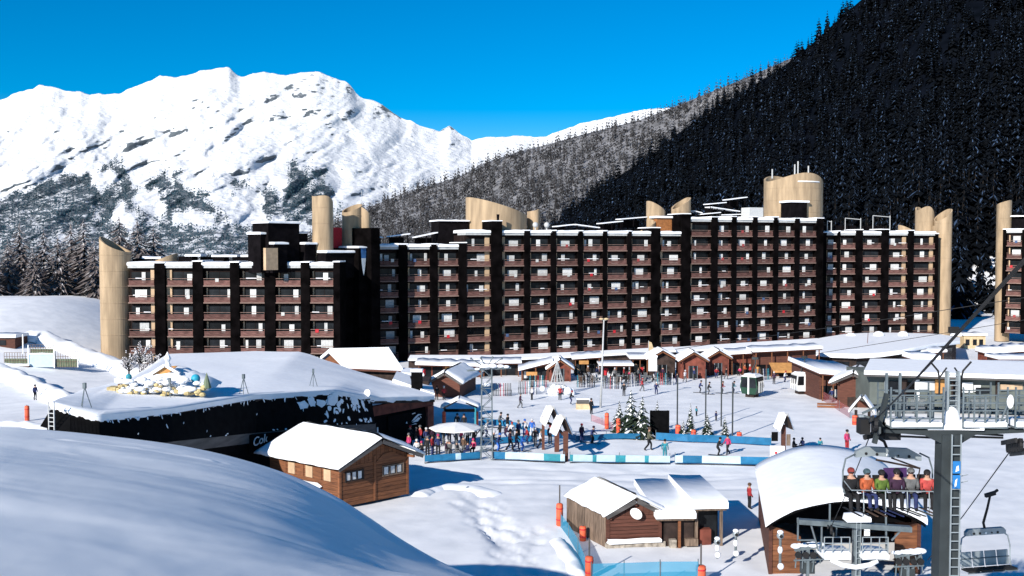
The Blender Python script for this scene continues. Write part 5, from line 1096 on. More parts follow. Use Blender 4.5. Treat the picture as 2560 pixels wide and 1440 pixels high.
# chairs
def chair(lab, c, wd, rz, grip, hs=1.0, empty=False):
    """c: middle of the seat front edge height; parts in local axes, x across, -y the way it faces"""
    t_ = thing('lift_chair', lab, 'lift chair', c, rz); w = wd / 2
    inv = Matrix.Rotation(-rz, 4, 'Z'); gp = inv @ (grip - c)
    zt = 1.42
    MB().prism([(-w * .72, zt - .05), (-w * .5, zt + .10), (w * .45, zt + .02), (w * .74, zt - .22), (w * .74, zt - .40), (w * .3, zt - .30), (-w * .3, zt - .2), (-w * .72, zt - .25)] if not empty else [(-w * .8, zt - .06), (-w * .7, zt + .05), (w * .7, zt + .05), (w * .8, zt - .06), (w * .8, zt - .2), (-w * .8, zt - .2)], 'y', .18, .34).build('cross_panel', 'steel_light', t_)
    for k in range(5):
        x = -w * .5 + w * .24 * k; zz = zt - .12 - (.03 * k if not empty else 0); MB().tube([(x, .165, zz), (x, .178, zz)], .05 if k != 3 else .035, 8).build('bolt_cover', 'rubber' if k != 2 else 'white_paint', t_)
    MB().tube([(0, .26, zt - .02), (gp.x * .15, .3, zt + .25), tuple(gp * .5 + Vector((0, .15, (zt + .3) * .5))), tuple(gp)], [.05, .05, .045, .04], 8).build('hanger', 'rubber', t_, smooth=True)
    MB().bar(gp - Vector((.22, .0, .04)), gp + Vector((.2, 0, .05)), .12, .14).build('grip', 'rubber', t_); MB().bar(gp + Vector((.05, 0, .0)), gp + Vector((.32, 0, .16)), .07, .08).build('grip_arm', 'rubber', t_)
    for s in (-1, 1): MB().tube([(s * w * .72, .26, zt - .15), (s * w * .93, .26, zt - .3), (s * w * 1.0, .22, zt - .7), (s * w * 1.0, .2, .2), (s * w * .97, .1, -.02)], .028, 8).build('side_arm', 'steel_light' if empty else 'steel', t_, smooth=True)
    n_ = 6 if not empty else 4
    for k in range(n_):
        x0 = -w + 2 * w * (k + .06) / n_; x1 = -w + 2 * w * (k + .94) / n_
        MB().hexa([(x0, -.28, -.07), (x1, -.28, -.07), (x1, .2, -.10), (x0, .2, -.10)], [(x0, -.28, .0), (x1, -.28, .0), (x1, .2, -.03), (x0, .2, -.03)]).build('seat', 'rubber', t_)
        MB().hexa([(x0, .2, .0), (x1, .2, .0), (x1, .24, .0), (x0, .24, .0)], [(x0, .3, .55), (x1, .3, .55), (x1, .34, .55), (x0, .34, .55)]).build('backrest', 'rubber' if not empty else 'steel_light', t_)
    MB().tube([(-w, .25, .3), (w, .25, .3)], .025, 8).build('back_rail', 'steel', t_); MB().tube([(-w, -.26, -.1), (w, -.26, -.1)], .025, 8).build('seat_rail', 'steel', t_)
    if not empty:
        MB().tube([(-w, .1, .42), (-w * .98, -.42, .24), (w * .98, -.42, .14), (w, .1, .42)], .02, 6).build('safety_bar', 'steel_light', t_)
        for k in range(4): x = -w * .72 + w * .48 * k; MB().tube([(x, -.43, .2 - .02 * k), (x, -.48, -.35), (x, -.44, -.62)], .018, 6).build('foot_rest', 'steel_light', t_)
        MB().tube([(-w * .25, .28, zt - .35), (w * .68, .1, zt - .62), (w * .66, .2, .3)], .035, 6).build('hood_frame', 'dark_wood', t_); MB().tube([(w * .1, .3, zt - .3), (w * .68, .1, zt - .62)], .03, 6).build('hood_frame', 'dark_wood', t_)
        MB().hexa([(-.1, .26, .35), (w * .45, .26, .35), (w * .45, .3, .35), (-.1, .3, .35)], [(-.1, .3, .78), (w * .45, .3, .78), (w * .45, .34, .78), (-.1, .34, .78)]).build('back_cushion', 'purple_cloth', t_)
    return t_
mat('purple_cloth', (.05, .02, .09), .8, .2, 3)
cy = 32.6; cc = at(2226, 1234, cy)
chair('occupied six seat lift chair with a grey green cross panel facing the camera', cc, 3.05, R(4), lt.lerp(lo, .10) + Vector((0, 0, -.08)))
c2 = at(2472, 1418, 38.5); gp2 = at(2476, 1236, 38); chair('empty lift chair hanging behind the dark tower at the right', c2, 2.2, R(12), gp2, empty=True)

rope('pale lift rope crossing before the tallest block towards the right', [at(1690, 873, 140), at(2130, 811, 122), at(2620, 735, 104)], .045); rope('dark lift rope crossing over the fan roof', [at(1985, 893, 138), at(2330, 838, 122), at(2620, 790, 110)], .035)
p = gnd(2165, 905); t_ = thing('marker_pole', 'thin reddish marker pole before the fan roof', 'pole', p); MB().tube([(0, 0, -.3), (.3, 0, 5.2)], .05, 6).build('shaft', 'red_wood', t_)
p = gnd(2384, 880); h = at(2380, 826, p.y).z - p.z; t_ = thing('loudspeaker_mast', 'dark box with snow on a mast below the twin concrete tower', 'mast', p); MB().tube([(0, 0, -.3), (0, 0, h)], .12, 8).build('shaft', 'tower_grey', t_); MB().box(-1.0, .9, -.4, .4, h - .5, h + .7).build('box', 'rubber', t_); snowcap(-.6, 1.3, -.5, .4, h - 1.1, .6, 4).build('snow_cap', 'snow', t_, smooth=True)  # dark box of unsettled use on a plain mast

# more of the steel work around the tower head
for (a, b_, w_) in [((2175, 1040), (2262, 1000), .06), ((2262, 1000), (2262, 1062), .07), ((2180, 1046), (2230, 1064), .06), ((2258, 984), (2345, 984), .05), ((2405, 1000), (2330, 1012), .04)]: MB().bar((Lx(a[0]), .5, Lz(a[1])), (Lx(b_[0]), .5, Lz(b_[1])), w_).build('brace', 'steel', root)
for x0, x1 in ((2262, 2300), (2308, 2345), (2408, 2452), (2460, 2508)): MB().box(Lx(x0), Lx(x1), .79, .80, Lz(1040), Lz(1006)).build('mesh_panel', 'steel_mesh', root)
# ---------------------------------------------------------------- plaza furniture
def pole(lab, px, yb, yt, r=.07, m_='steel', name='pole', group=None, lean=0):
    b = gnd(px, yb); k = at(px, yt, b.y); t_ = thing(name, lab, 'pole', b, 0, group)
    MB().tube([(0, 0, -.5), (lean, 0, k.z - b.z)], r, 8).build('shaft', m_, t_); MB().ball((lean, 0, k.z - b.z), r * 1.25, 8, 6).build('cap', m_, t_)
    return t_, k.z - b.z
for px, yb, yt, lab in [(1693, 1072, 940, 'tall thin grey pole, leftmost of four above the small firs'), (1764, 1058, 925, 'tall thin grey pole behind the second small fir'), (1803, 1066, 938, 'tall thin grey pole above the rightmost small fir'), (1831, 1098, 958, 'tall thin grey pole at the far banner, nearest of four')]: pole(lab, px, yb, yt, .075, 'tower_grey', 'slope_pole', 'thin poles on the slope')
b = gnd(1501, 1018); t_ = thing('street_lamp', 'very tall pale lamp post with twin lamp heads in the plaza', 'street lamp', b); h = at(1508, 800, b.y).z - b.z
MB().tube([(0, 0, -.4), (.2, 0, h * .5), (.38, 0, h)], [.14, .11, .08], 8).build('shaft', 'metal_trim', t_, smooth=True)
for s in (-1, 1): MB().ball((.38 + s * .3, 0, h + .12), .3, 10, 6, sq=(1, .8, .45)).build('lamp_head', 'tan_cloth', t_, smooth=True)
MB().bar((.05, 0, h), (.7, 0, h), .08).build('bracket', 'metal_trim', t_)
padm = MB().lathe([(.16, 0), (.2, .05), (.2, 1.55), (.16, 1.62), (.07, 1.65)], 14).mesh('pad', 'orange_pad', True); stm = MB().tube([(0, 0, -.3), (0, 0, 1)], .045, 8).mesh('post', 'beam_grey'); bandm = MB().lathe([(.206, 0), (.212, .02), (.212, .06), (.206, .08)], 14).mesh('strap', 'red_paint')
def pad(lab, px, yb, ytop, ypole=None, fat=1.0):
    b = gnd(px, yb); hz = at(px, ytop, b.y).z - b.z; t_ = thing('padded_post', lab, 'padded post', b, 0, 'orange padded posts')
    link('pad', padm, t_, sc=(fat, fat, hz / 1.65)); hp = (at(px, ypole, b.y).z - b.z) if ypole else hz * 1.05
    link('post', stm, t_, sc=(1, 1, hp))
    for f_ in (.25, .75): link('strap', bandm, t_, (0, 0, hz * f_), sc=(fat, fat, 1))
pads = [(1399, 1314, 1258, 1213, 1.1, 'orange padded post with a bare pole, left of the dish cabin'), (1457, 1352, 1315, None, 1.0, 'short orange pad by the stone corner of the dish cabin'), (1473, 1446, 1390, 1345, 1.1, 'orange padded post with pole at the bottom of the blue net'), (1752, 1460, 1413, 1360, 1.3, 'fat orange padded post with pole by the kiosk path'),
        (1517, 1072, 1032, None, 1.1, 'orange pad at the foot of the tall lamp'), (1546, 1082, 1046, None, 1.1, 'orange pad left of the big firs'), (1605, 1094, 1066, None, 1.2, 'orange pad among the lower branches of the big firs'), (1695, 1092, 1062, None, 1.3, 'orange pad at the foot of the leftmost thin pole'), (1734, 1102, 1074, None, 1.2, 'orange pad between the small firs'), (1848, 1106, 1080, None, 1.2, 'orange pad behind the far banner at its right'),
        (2137, 1062, 1038, None, 1.4, 'orange padded post below the timber shelter left of the lift tower'), (68, 1052, 1014, None, 1.2, 'orange red padded post on the snow at the far left'), (1110, 1078, 1028, None, .9, 'orange pad on the left leg of the lift gate'), (1191, 1075, 1028, None, 1.0, 'orange pad on the right leg of the lift gate')]
for px, yb, yt, yp, ft, lab in pads: pad(lab, px, yb, yt, yp, ft)
# banners
def banner(lab, pts, hgt, panels, lift=.12, bottom=True):
    """pts: (px, py) feet along the fence; panels: list of (fraction, material)"""
    P_ = [gnd(*p) for p in pts]; root = thing('banner_fence', lab, 'banner fence', P_[0]); o = P_[0]; L = [0]
    for a, b in zip(P_[:-1], P_[1:]): L.append(L[-1] + (b - a).length)
    def pt(s):
        s = min(max(s, 0), L[-1] - 1e-4); i = max(k for k in range(len(L) - 1) if L[k] <= s); return P_[i].lerp(P_[i + 1], (s - L[i]) / (L[i + 1] - L[i])) - o
    f0 = 0
    for fr_, m_ in panels:
        f1 = f0 + fr_; n_ = max(1, int((f1 - f0) * L[-1] / 1.2)); V = []; mb = MB()
        for k in range(n_ + 1):
            p = pt((f0 + (f1 - f0) * k / n_) * L[-1]); w_ = .03 * math.sin(k * 2.1); V += [(p.x, p.y + w_, p.z + lift), (p.x, p.y - w_, p.z + lift + hgt), (p.x, p.y + w_ + .03, p.z + lift), (p.x, p.y - w_ + .03, p.z + lift + hgt)]
        mb.add(V, [(4 * k, 4 * k + 4, 4 * k + 5, 4 * k + 1) for k in range(n_)] + [(4 * k + 2, 4 * k + 3, 4 * k + 7, 4 * k + 6) for k in range(n_)] + [(4 * k + 1, 4 * k + 5, 4 * k + 7, 4 * k + 3) for k in range(n_)]).build('banner', m_, root)
        f0 = f1
    n_ = max(2, int(L[-1] / 3.2))
    for k in range(n_ + 1): p = pt(L[-1] * k / n_); MB().tube([(p.x, p.y + .08, p.z - .3), (p.x, p.y + .08, p.z + hgt + .35)], .03, 6).build('stake', 'steel', root)
    if bottom: MB().tube([tuple(pt(L[-1] * k / 30) + Vector((0, -.15, .03))) for k in range(31)], .05, 6).build('base_tube', 'rubber', root)
    return root
BL, WB, TL = 'blue_banner', 'white_banner', 'teal_print'
banner('far blue banner fence left of the gap, below the tall lamp', [(1440, 1106), (1480, 1103), (1540, 1099), (1600, 1100)], .5, [(1, BL)], bottom=False)
banner('far blue banner fence from the gap to the right timber post', [(1640, 1102), (1720, 1107), (1820, 1110), (1928, 1116)], .68, [(.28, BL), (.5, BL), (.22, BL)], bottom=False)
banner('far dark blue banner fence behind the lift queue', [(1205, 1060), (1290, 1072), (1350, 1088), (1440, 1104)], .55, [(1, BL)], bottom=False)
banner('near white banner fence with teal panels between the timber gate and the gap', [(1425, 1157), (1500, 1158), (1590, 1159), (1675, 1160)], .58, [(.03, TL), (.2, WB), (.04, TL), (.19, WB), (.1, TL), (.19, WB), (.04, TL), (.21, WB)])
banner('near blue banner fence with a white middle, right of the gap', [(1688, 1160), (1760, 1161), (1840, 1163), (1930, 1165)], .62, [(.08, WB), (.2, BL), (.4, WB), (.32, BL)])
banner('near banner fence with white and teal panels left of the timber gate', [(1230, 1150), (1300, 1152), (1360, 1155), (1412, 1157)], .6, [(.18, BL), (.4, WB), (.14, WB), (.22, TL), (.06, WB)])
banner('navy banner rail below the terrace crowd', [(1062, 1158), (1120, 1154), (1200, 1149)], .55, [(.55, BL), (.1, WB), (.35, BL)])
banner('low blue banner in the middle of the lift queue', [(1240, 1112), (1290, 1108), (1332, 1106)], .55, [(1, BL)], bottom=False)
m_ = bpy.data.materials.new('blue_net'); m_.use_nodes = True; M['blue_net'] = m_; nt = m_.node_tree; n = nt.nodes; b = n['Principled BSDF']; b.inputs['Base Color'].default_value = (.02, .26, .42, 1); b.inputs['Roughness'].default_value = .7; b.inputs['Alpha'].default_value = .72
m_ = bpy.data.materials.new('red_net'); m_.use_nodes = True; M['red_net'] = m_; nt = m_.node_tree; b = nt.nodes['Principled BSDF']; b.inputs['Base Color'].default_value = (.5, .12, .12, 1); b.inputs['Alpha'].default_value = .38
def net(lab, pts, hgt, m_, gap=2.2, name='safety_net', posts=True):
    P_ = [gnd(*p) for p in pts]; root = thing(name, lab, 'safety net', P_[0]); o = P_[0]; V = []
    for k, p in enumerate(P_): V += [tuple(p - o), tuple(p - o + Vector((0, .05 * (-1) ** k, hgt)))]
    MB().add(V, [(2 * k, 2 * k + 2, 2 * k + 3, 2 * k + 1) for k in range(len(P_) - 1)]).build('netting', m_, root, fix=False)
    if posts:
        for p in P_: q_ = p - o; MB().tube([(q_.x, q_.y, q_.z - .2), (q_.x, q_.y, q_.z + hgt + .12)], .03, 6).build('stake', 'steel', root)
    return root
net('blue safety net sagging past the left wall of the dish cabin', [(1402, 1318), (1422, 1345), (1445, 1385), (1466, 1440)], .85, 'blue_net')
net('wide blue safety net across the bottom below the dish cabin', [(1478, 1470), (1560, 1466), (1650, 1464), (1745, 1462)], 1.25, 'blue_net')
net('red mesh fence curving along the slope below the gondola cabins', [(2030, 985), (2055, 1000), (2075, 1012), (2098, 1028), (2125, 1045)], 1.15, 'red_net'); net('red net left of the lowest big fir branches', [(1478, 1052), (1505, 1062), (1535, 1075)], .7, 'red_net')
# timber gates
def gate_post(root, px, yb, yt, w_=.32, roof=None):
    b = gnd(px, yb); o = root.location; h = at(px, yt, b.y).z - b.z; x, y, z = b.x - o.x, b.y - o.y, b.z - o.z
    MB().box(x - w_ / 2, x + w_ / 2, y - w_ / 2, y + w_ / 2, z - .3, z + h).build('post', 'old_wood', root); return Vector((x, y, z + h))
def aroof(root, c, L, half, rise, rz, th=.24):
    """little pitched roof, ridge along local y"""
    s = thing('tmp', 'x', 'x', c, rz); s.name = 'roof'; del s['label']; del s['category']; s.parent = root
    for k in (-1, 1): slab(MB(), (k * half, 0), (0, rise), -L / 2, L / 2, .06).build('roof_board', 'dark_wood', s); roof_snow((k * half + k * .05, .06), (0, rise + .06), -L / 2, L / 2, th, int(c[0] * 7) + k, 6).build('roof_snow', 'snow', s, smooth=True)
p = gnd(1414, 1153); root = thing('timber_gate', 'timber entrance gate with snowy pitched roofs on three posts', 'gate', p)
t1 = gate_post(root, 1414, 1153, 1078, .42); t2 = gate_post(root, 1392, 1128, 1066, .42); t3 = gate_post(root, 1358, 1124, 1040, .25)
MB().bar(t1 + Vector((0, 0, -.5)), t2 + Vector((0, 0, -.1)), .16, .2).build('beam', 'old_wood', root); MB().bar(t2 + Vector((0, 0, -.1)), t3 + Vector((0, 0, -.4)), .16, .2).build('beam', 'old_wood', root)
aroof(root, t1.lerp(t2, .5) + Vector((0, 0, -.35)), 1.9, .62, 1.35, R(14)); aroof(root, t3.lerp(t2, .55) + Vector((0, 0.3, -.15)), 1.9, .62, 1.35, R(14))
p = gnd(1958, 1142); root = thing('timber_post', 'timber information post with a snowy little roof at the right end of the banners', 'sign post', p)
t1 = gate_post(root, 1958, 1142, 1062, .34); aroof(root, t1 + Vector((0, 0, -.3)), 1.3, .5, 1.2, R(10)); MB().box(-1.05, -.5, -.1, -.04, 1.4, 2.2).build('info_board', 'black_paint', root); MB().box(.25, .6, -.1, -.04, 1.0, 2.0).build('info_board', 'grey_wood', root); MB().box(-1.15, .05, -.25, .1, -.1, 1.0).build('white_box', 'white_paint', root); MB().box(-.8, -.6, -.262, -.252, .3, .5).build('sticker', 'red_paint', root)
p = gnd(2156, 1060); root = thing('timber_shelter', 'small timber shelter with steep snowy roof left of the steel lift platform', 'shelter', p)
for x in (-.7, .7): MB().box(x - .12, x + .12, -.12, .12, -.3, 1.5).build('post', 'dark_wood', root)
aroof(root, Vector((0, 0, 1.4)), 1.8, 1.1, 1.5, R(-25)); MB().box(-.5, .1, -.3, .2, 0, 1.0).build('info_board', 'steel_light', root)
# lift gate with the little roof
p = gnd(1150, 1078); root = thing('lift_gate', 'lift entrance gate frame with snowy roof edges and orange pads left of the lattice pylon', 'gate', p)
wz = 1.55
for x in (-1.55, 1.55): MB().box(x - .09, x + .09, .1, .25, -.3, 2.6).build('leg', 'black_paint' if x < 0 else 'teal_print', root)
MB().bar((-1.5, .15, 2.1), (1.5, .15, 2.1), .12, .3).build('beam', 'black_paint', root); MB().bar((-1.75, .1, 2.3), (-.3, .1, 3.1), .14, .14).build('rafter', 'grey_wood', root); MB().bar((1.75, .1, 2.4), (.6, .1, 2.9), .14, .14).build('rafter', 'black_paint', root)
roof_snow((-1.8, 2.42), (-.1, 3.2), -.1, 2.2, .2, 5, 6).build('roof_snow', 'snow', root, smooth=True); roof_snow((1.8, 2.5), (-.1, 3.2), -.1, 2.2, .2, 6, 6).build('roof_snow', 'snow', root, smooth=True)
# white parasol over the terrace
p = gnd(1140, 1118); root = thing('parasol', 'wide white parasol shading the terrace crowd', 'parasol', p)
MB().lathe([(2.5, 1.75), (2.45, 1.84), (1.3, 2.1), (.06, 2.3)], 8).build('canopy', 'white_paint', root); MB().tube([(0, 0, -.2), (0, 0, 2.6)], .05, 8).build('pole', 'steel', root)
# lattice pylon of the drag lift
b = gnd(1217, 1148); root = thing('lattice_pylon', 'grey lattice drag lift pylon with snow covered V arms on top', 'pylon', b); h = at(1217, 918, b.y).z - b.z; w_ = .5
for sx_ in (-1, 1):
    for sy in (-1, 1): MB().bar((sx_ * w_, sy * w_, -.3), (sx_ * w_ * .85, sy * w_ * .85, h), .09).build('leg', 'steel', root)
n_ = 9
for sy in (-1, 1):
    for k in range(n_):
        z0, z1 = h * k / n_, h * (k + 1) / n_; s = 1 if k % 2 else -1
        MB().bar((-w_ * s * .95, sy * w_ * .95, z0), (w_ * s * .95, sy * w_ * .95, z1), .05).build('brace', 'steel', root); MB().bar((-w_ * .95, sy * w_ * .95, z1), (w_ * .95, sy * w_ * .95, z1), .05).build('brace', 'steel', root)
for k in range(n_):
    for sx_ in (-1, 1): z0, z1 = h * k / n_, h * (k + 1) / n_; s = 1 if k % 2 else -1; MB().bar((sx_ * w_ * .95, -w_ * s * .95, z0), (sx_ * w_ * .95, w_ * s * .95, z1), .05).build('brace', 'steel', root)
for x, z in ((-1.35, .75), (-.5, .8), (.5, .85), (1.3, .75)): MB().tube([(0, 0, h - .1), (x, 0, h + z)], .05, 6).build('arm', 'steel', root); MB().ball((x, 0, h + z), .1, 6, 5).build('arm_end', 'steel', root)
MB().bar((-1.7, 0, h - .3), (2.1, 0, h - .05), .14).build('cross_arm', 'steel', root)
for x, z, r in ((-.1, .05, .42), (.5, .1, .35), (1.2, .1, .26), (1.7, .05, .22), (-.8, -.15, .2), (0, -1.5, .3)): MB().ball((x, -.1, h + z), r, 8, 6, sq=(1.3, .8, .6)).build('snow_lump', 'snow', root, smooth=True)
# gondola cabins parked on the snow
def gondola(lab, px, py, s, rz, col, hang=True):
    p = gnd(px, py); t_ = thing('gondola_cabin', lab, 'gondola cabin', (p.x, p.y, p.z + .35), rz, 'gondola cabins on the snow'); t_.scale = (s,) * 3
    pr = [(-.75, .1), (.75, .1), (1.0, .85), (.82, 1.95), (-.82, 1.95), (-1.0, .85)]
    MB().prism(pr, 'y', -.9, .9).build('body', col, t_)
    MB().hexa([(-.88, -.95, 1.95), (.88, -.95, 1.95), (.88, .95, 1.95), (-.88, .95, 1.95)], [(-.6, -.7, 2.15), (.6, -.7, 2.15), (.6, .7, 2.15), (-.6, .7, 2.15)]).build('roof', 'white_paint', t_)
    snowcap(-.6, .6, -.7, .7, 2.15, .1, 3).build('roof_snow', 'snow', t_, smooth=True)
    for x0, x1 in ((-.86, -.1), (.1, .86)): MB().hexa([(x0 * 1.0, -.93, .8), (x1 * 1.0, -.93, .8), (x1, -.905, .8), (x0, -.905, .8)], [(x0 * .9, -.93, 1.82), (x1 * .9, -.93, 1.82), (x1 * .9, -.905, 1.82), (x0 * .9, -.905, 1.82)]).build('window', 'glass', t_)
    MB().box(-.08, .08, -.96, -.91, .1, 1.95).build('door_post', 'white_paint', t_)
    for sx_ in (-1, 1):
        MB().prism([(-.75, .85), (.75, .85), (.7, 1.85), (-.7, 1.85)], 'x', sx_ * .86, sx_ * .99).build('side_window', 'glass', t_)
        for k in range(3): MB().box(sx_ * 1.06 - .03, sx_ * 1.06 + .03, -.6 + k * .5, -.5 + k * .5, .3, 1.5).build('ski_rack', 'white_paint', t_)
    MB().box(-.5, .5, -.6, .6, -.35, .1).build('cradle', 'dark_wood', t_)
    if hang: MB().tube([(0, 0, 2.1), (0, 0, 2.7), (.35, 0, 3.3), (.35, 0, 3.9)], .07, 8).build('hanger', 'tower_grey', t_, smooth=True); MB().bar((.0, 0, 3.9), (.7, 0, 3.9), .2, .25).build('grip', 'tower_grey', t_)
mat('cabin_green', (.015, .05, .03), .4, .1, 2); mat('cabin_white', (.6, .62, .63), .4, .05, 2)
gondola('green and white gondola cabin parked in profile on the snow', 1880, 992, 1.2, R(-38), 'cabin_green'); gondola('white gondola cabin with dark windows and its hanger arm', 2003, 984, 1.15, R(8), 'cabin_white')
# firs
fv2 = [conifer(80 + k, 13, 12, .30, .12, 1.0, z0=.06, wid=.30, lift=.02, pw=.9, sw=1.25) for k in range(4)]; fme = [np_mesh('crown', V, T, Mi, ['fir_green', 'snow']) for V, T, Mi in fv2]; tkf = MB().tube([(0, 0, -.05), (0, 0, .5), (0, 0, .93)], [.02, .014, .003], 6).mesh('trunk', 'bark')
for k, (px, yb, yt, wd, lab) in enumerate([(1548, 1080, 1002, 1.1, 'snow laden fir at the left of the big clump'), (1577, 1094, 972, 1.15, 'tallest snow laden fir of the big clump'), (1606, 1096, 990, 1.2, 'broad snow laden fir at the right of the big clump'), (1643, 1088, 1000, .8, 'slim snow laden fir in front of the dark board'), (1726, 1080, 1008, .75, 'slim fir rising between the thin poles'), (1708, 1094, 1050, 1.2, 'small snowy fir at the foot of the leftmost thin pole'), (1768, 1088, 1032, 1.15, 'bushy little fir below the second thin pole'), (1812, 1092, 1040, 1.0, 'small snowy fir below the third thin pole')]):
    b = gnd(px, yb); h = at(px, yt, b.y).z - b.z; t_ = thing('fir_tree', lab, 'tree', b, k * 1.3, 'snowy firs on the plaza'); t_.scale = (h * wd, h * wd, h); link('crown', fme[k % 4], t_); link('trunk', tkf, t_)
p = gnd(1650, 1094); root = thing('notice_board', 'big black board standing behind the slim fir', 'board', p); MB().box(-.95, .95, .3, .4, .2, 2.6).build('panel', 'black_paint', root)
for x in (-.8, .8): MB().box(x - .06, x + .06, .42, .5, -.3, 2.6).build('leg', 'dark_wood', root)
# white light tree
b = gnd(1393, 985); root = thing('light_tree', 'white cone shaped light tree frame with a frosted base on the plaza', 'christmas tree', b); h = at(1391, 902, b.y).z - b.z
for k in range(12): a = k * math.tau / 12; MB().tube([(1.15 * math.cos(a), 1.15 * math.sin(a), .6), (.04 * math.cos(a), .04 * math.sin(a), h)], .035, 5).build('strand', 'metal_trim', root)
for f_ in (.15, .35, .55, .75): r = 1.15 * (1 - f_); MB().tube([(r * math.cos(k * math.tau / 16), r * math.sin(k * math.tau / 16), .6 + (h - .6) * f_) for k in range(17)], .03, 5).build('hoop', 'metal_trim', root)
qf = random.Random(2)
for k in range(14): a = qf.uniform(0, 6.28); MB().ball((qf.uniform(.8, 2) * math.cos(a), qf.uniform(.6, 1.2) * math.sin(a), qf.uniform(.1, .8)), qf.uniform(.3, .55), 8, 6).build('snow_lump', 'snow', root, smooth=True)
p = gnd(1457, 1022); root = thing('snow_cart', 'yellow grey box with a snowy dark cover on the plaza', 'box', p); MB().box(-.8, .8, -.5, .5, 0, .65).build('body', 'tan_cloth', root); MB().box(-.7, .7, -.5, .5, .66, 1.15).build('cover', 'beam_grey', root); snowcap(-.75, .75, -.5, .5, 1.15, .15, 3).build('snow_cap', 'snow', root, smooth=True)
# deckchairs and tables of the cafe
tb = MB().lathe([(.45, .7), (.45, .74), (.05, .745)], 12).tube([(0, 0, 0), (0, 0, .7)], .04, 6).mesh('table_top', 'steel_light'); sm_ = MB().hexa([(-.28, -.3, .35), (.28, -.3, .35), (.28, .25, .22), (-.28, .25, .22)], [(-.28, -.3, .4), (.28, -.3, .4), (.28, .25, .27), (-.28, .25, .27)]).mesh('seat', 'cloth_grey'); bm_ = MB().hexa([(-.28, .25, .25), (.28, .25, .25), (.28, .3, .25), (-.28, .3, .25)], [(-.28, .55, 1.0), (.28, .55, 1.0), (.28, .6, 1.0), (-.28, .6, 1.0)]).mesh('backrest', 'cloth_white')
lgm = MB().bar((-.26, -.25, 0), (-.26, .3, .4), .04).mesh('leg', 'steel'); lgm2 = MB().bar((.26, -.25, 0), (.26, .3, .4), .04).mesh('leg', 'steel')
for k in range(46):
    px = 1448 + (k % 23) * 10 + qf.uniform(-3, 3); py = 948 + 10 * (k // 23) + qf.uniform(-3, 6) - .02 * (px - 1448); p = gnd(px, py)
    bc = qf.choice(['white', 'grey', 'black', 'grey', 'brown']); t_ = thing('deckchair', f'deckchair with {bc} back in the {["front", "rear"][k < 23]} row of the cafe terrace, {["near the tall lamp", "left of the middle", "in the middle", "right of the middle", "by the gabled entrances"][min(4, (k % 23) // 5)]}', 'deckchair', p, qf.uniform(-1.2, 1.2), 'deckchairs of the cafe terrace'); t_.scale = (1.0,) * 3
    link('seat', sm_, t_); o = link('backrest', bm_, t_); o.material_slots[0].link = 'OBJECT'; o.material_slots[0].material = M['cloth_' + bc]; link('leg', lgm, t_); link('leg', lgm2, t_)
for k in range(12):
    p = gnd(1455 + k * 19, 952 + qf.uniform(-4, 6)); t_ = thing('cafe_table', f'small round steel table of the cafe terrace, {["first", "second", "third", "fourth", "fifth", "sixth", "seventh", "eighth", "ninth", "tenth", "eleventh", "twelfth"][k]} from the tall lamp', 'table', p, 0, 'tables of the cafe terrace'); link('table_top', tb, t_)

# ---------------------------------------------------------------- left: trees, terrace, snow banks, yellow display
lv = [conifer(120 + k, 22, 22, .34, .11, .95, z0=.04, wid=.10, lift=.006, pw=.62, up=.01, sw=1.3) for k in range(5)]; lme = [np_mesh('crown', V, T, Mi, ['larch', 'larch_frost']) for V, T, Mi in lv]
nm = ['at the far left edge', 'second from the left edge', 'third from the left', 'with the leaning top left of the round tower', 'close to the round tower', 'just left of the round tower', 'behind the left block roof, left one', 'behind the left block roof, right one']
k = 0
for px, yb, yt, Yv, wd, lab in [(-25, 760, 600, 200, 1.0, 'frosty larch cut by the left frame edge'), (22, 752, 598, 205, 1.0, 'frosty brown larch near the left frame edge'), (52, 748, 556, 212, 1.1, 'tallest frosty larch of the left group'), (84, 750, 620, 200, 1.0, 'frosty larch right of the tallest one in the left group'), (112, 756, 575, 215, 1.1, 'tall frosty larch in the middle of the left group'), (146, 758, 590, 205, 1.1, 'frosty larch with wide boughs in the left group'),
                              (180, 762, 560, 218, 1.1, 'tall frosty larch second left of the round tower'), (212, 764, 548, 214, 1.1, 'tall greenish larch beside the round tower'), (238, 766, 600, 206, 1.0, 'frosty larch half hidden by the round tower'), (345, 700, 552, 225, 1.2, 'reddish larch behind the roof next to the round tower'), (385, 700, 565, 228, 1.2, 'reddish larch behind the roof screen of the left block'), (300, 700, 540, 226, 1.1, 'larch crown showing right behind the round tower')]:
    b = at(px, yb, Yv); z = min(b.z, g(b.x, Yv) + .5); t_ = thing('larch_tree', lab, 'tree', (b.x, Yv, z), k * 1.1, 'frosty larches on the left'); h = at(px, yt, Yv).z - z; t_.scale = (h * wd, h * wd, h); link('crown', lme[k % 5], t_); link('trunk', tkf, t_); k += 1
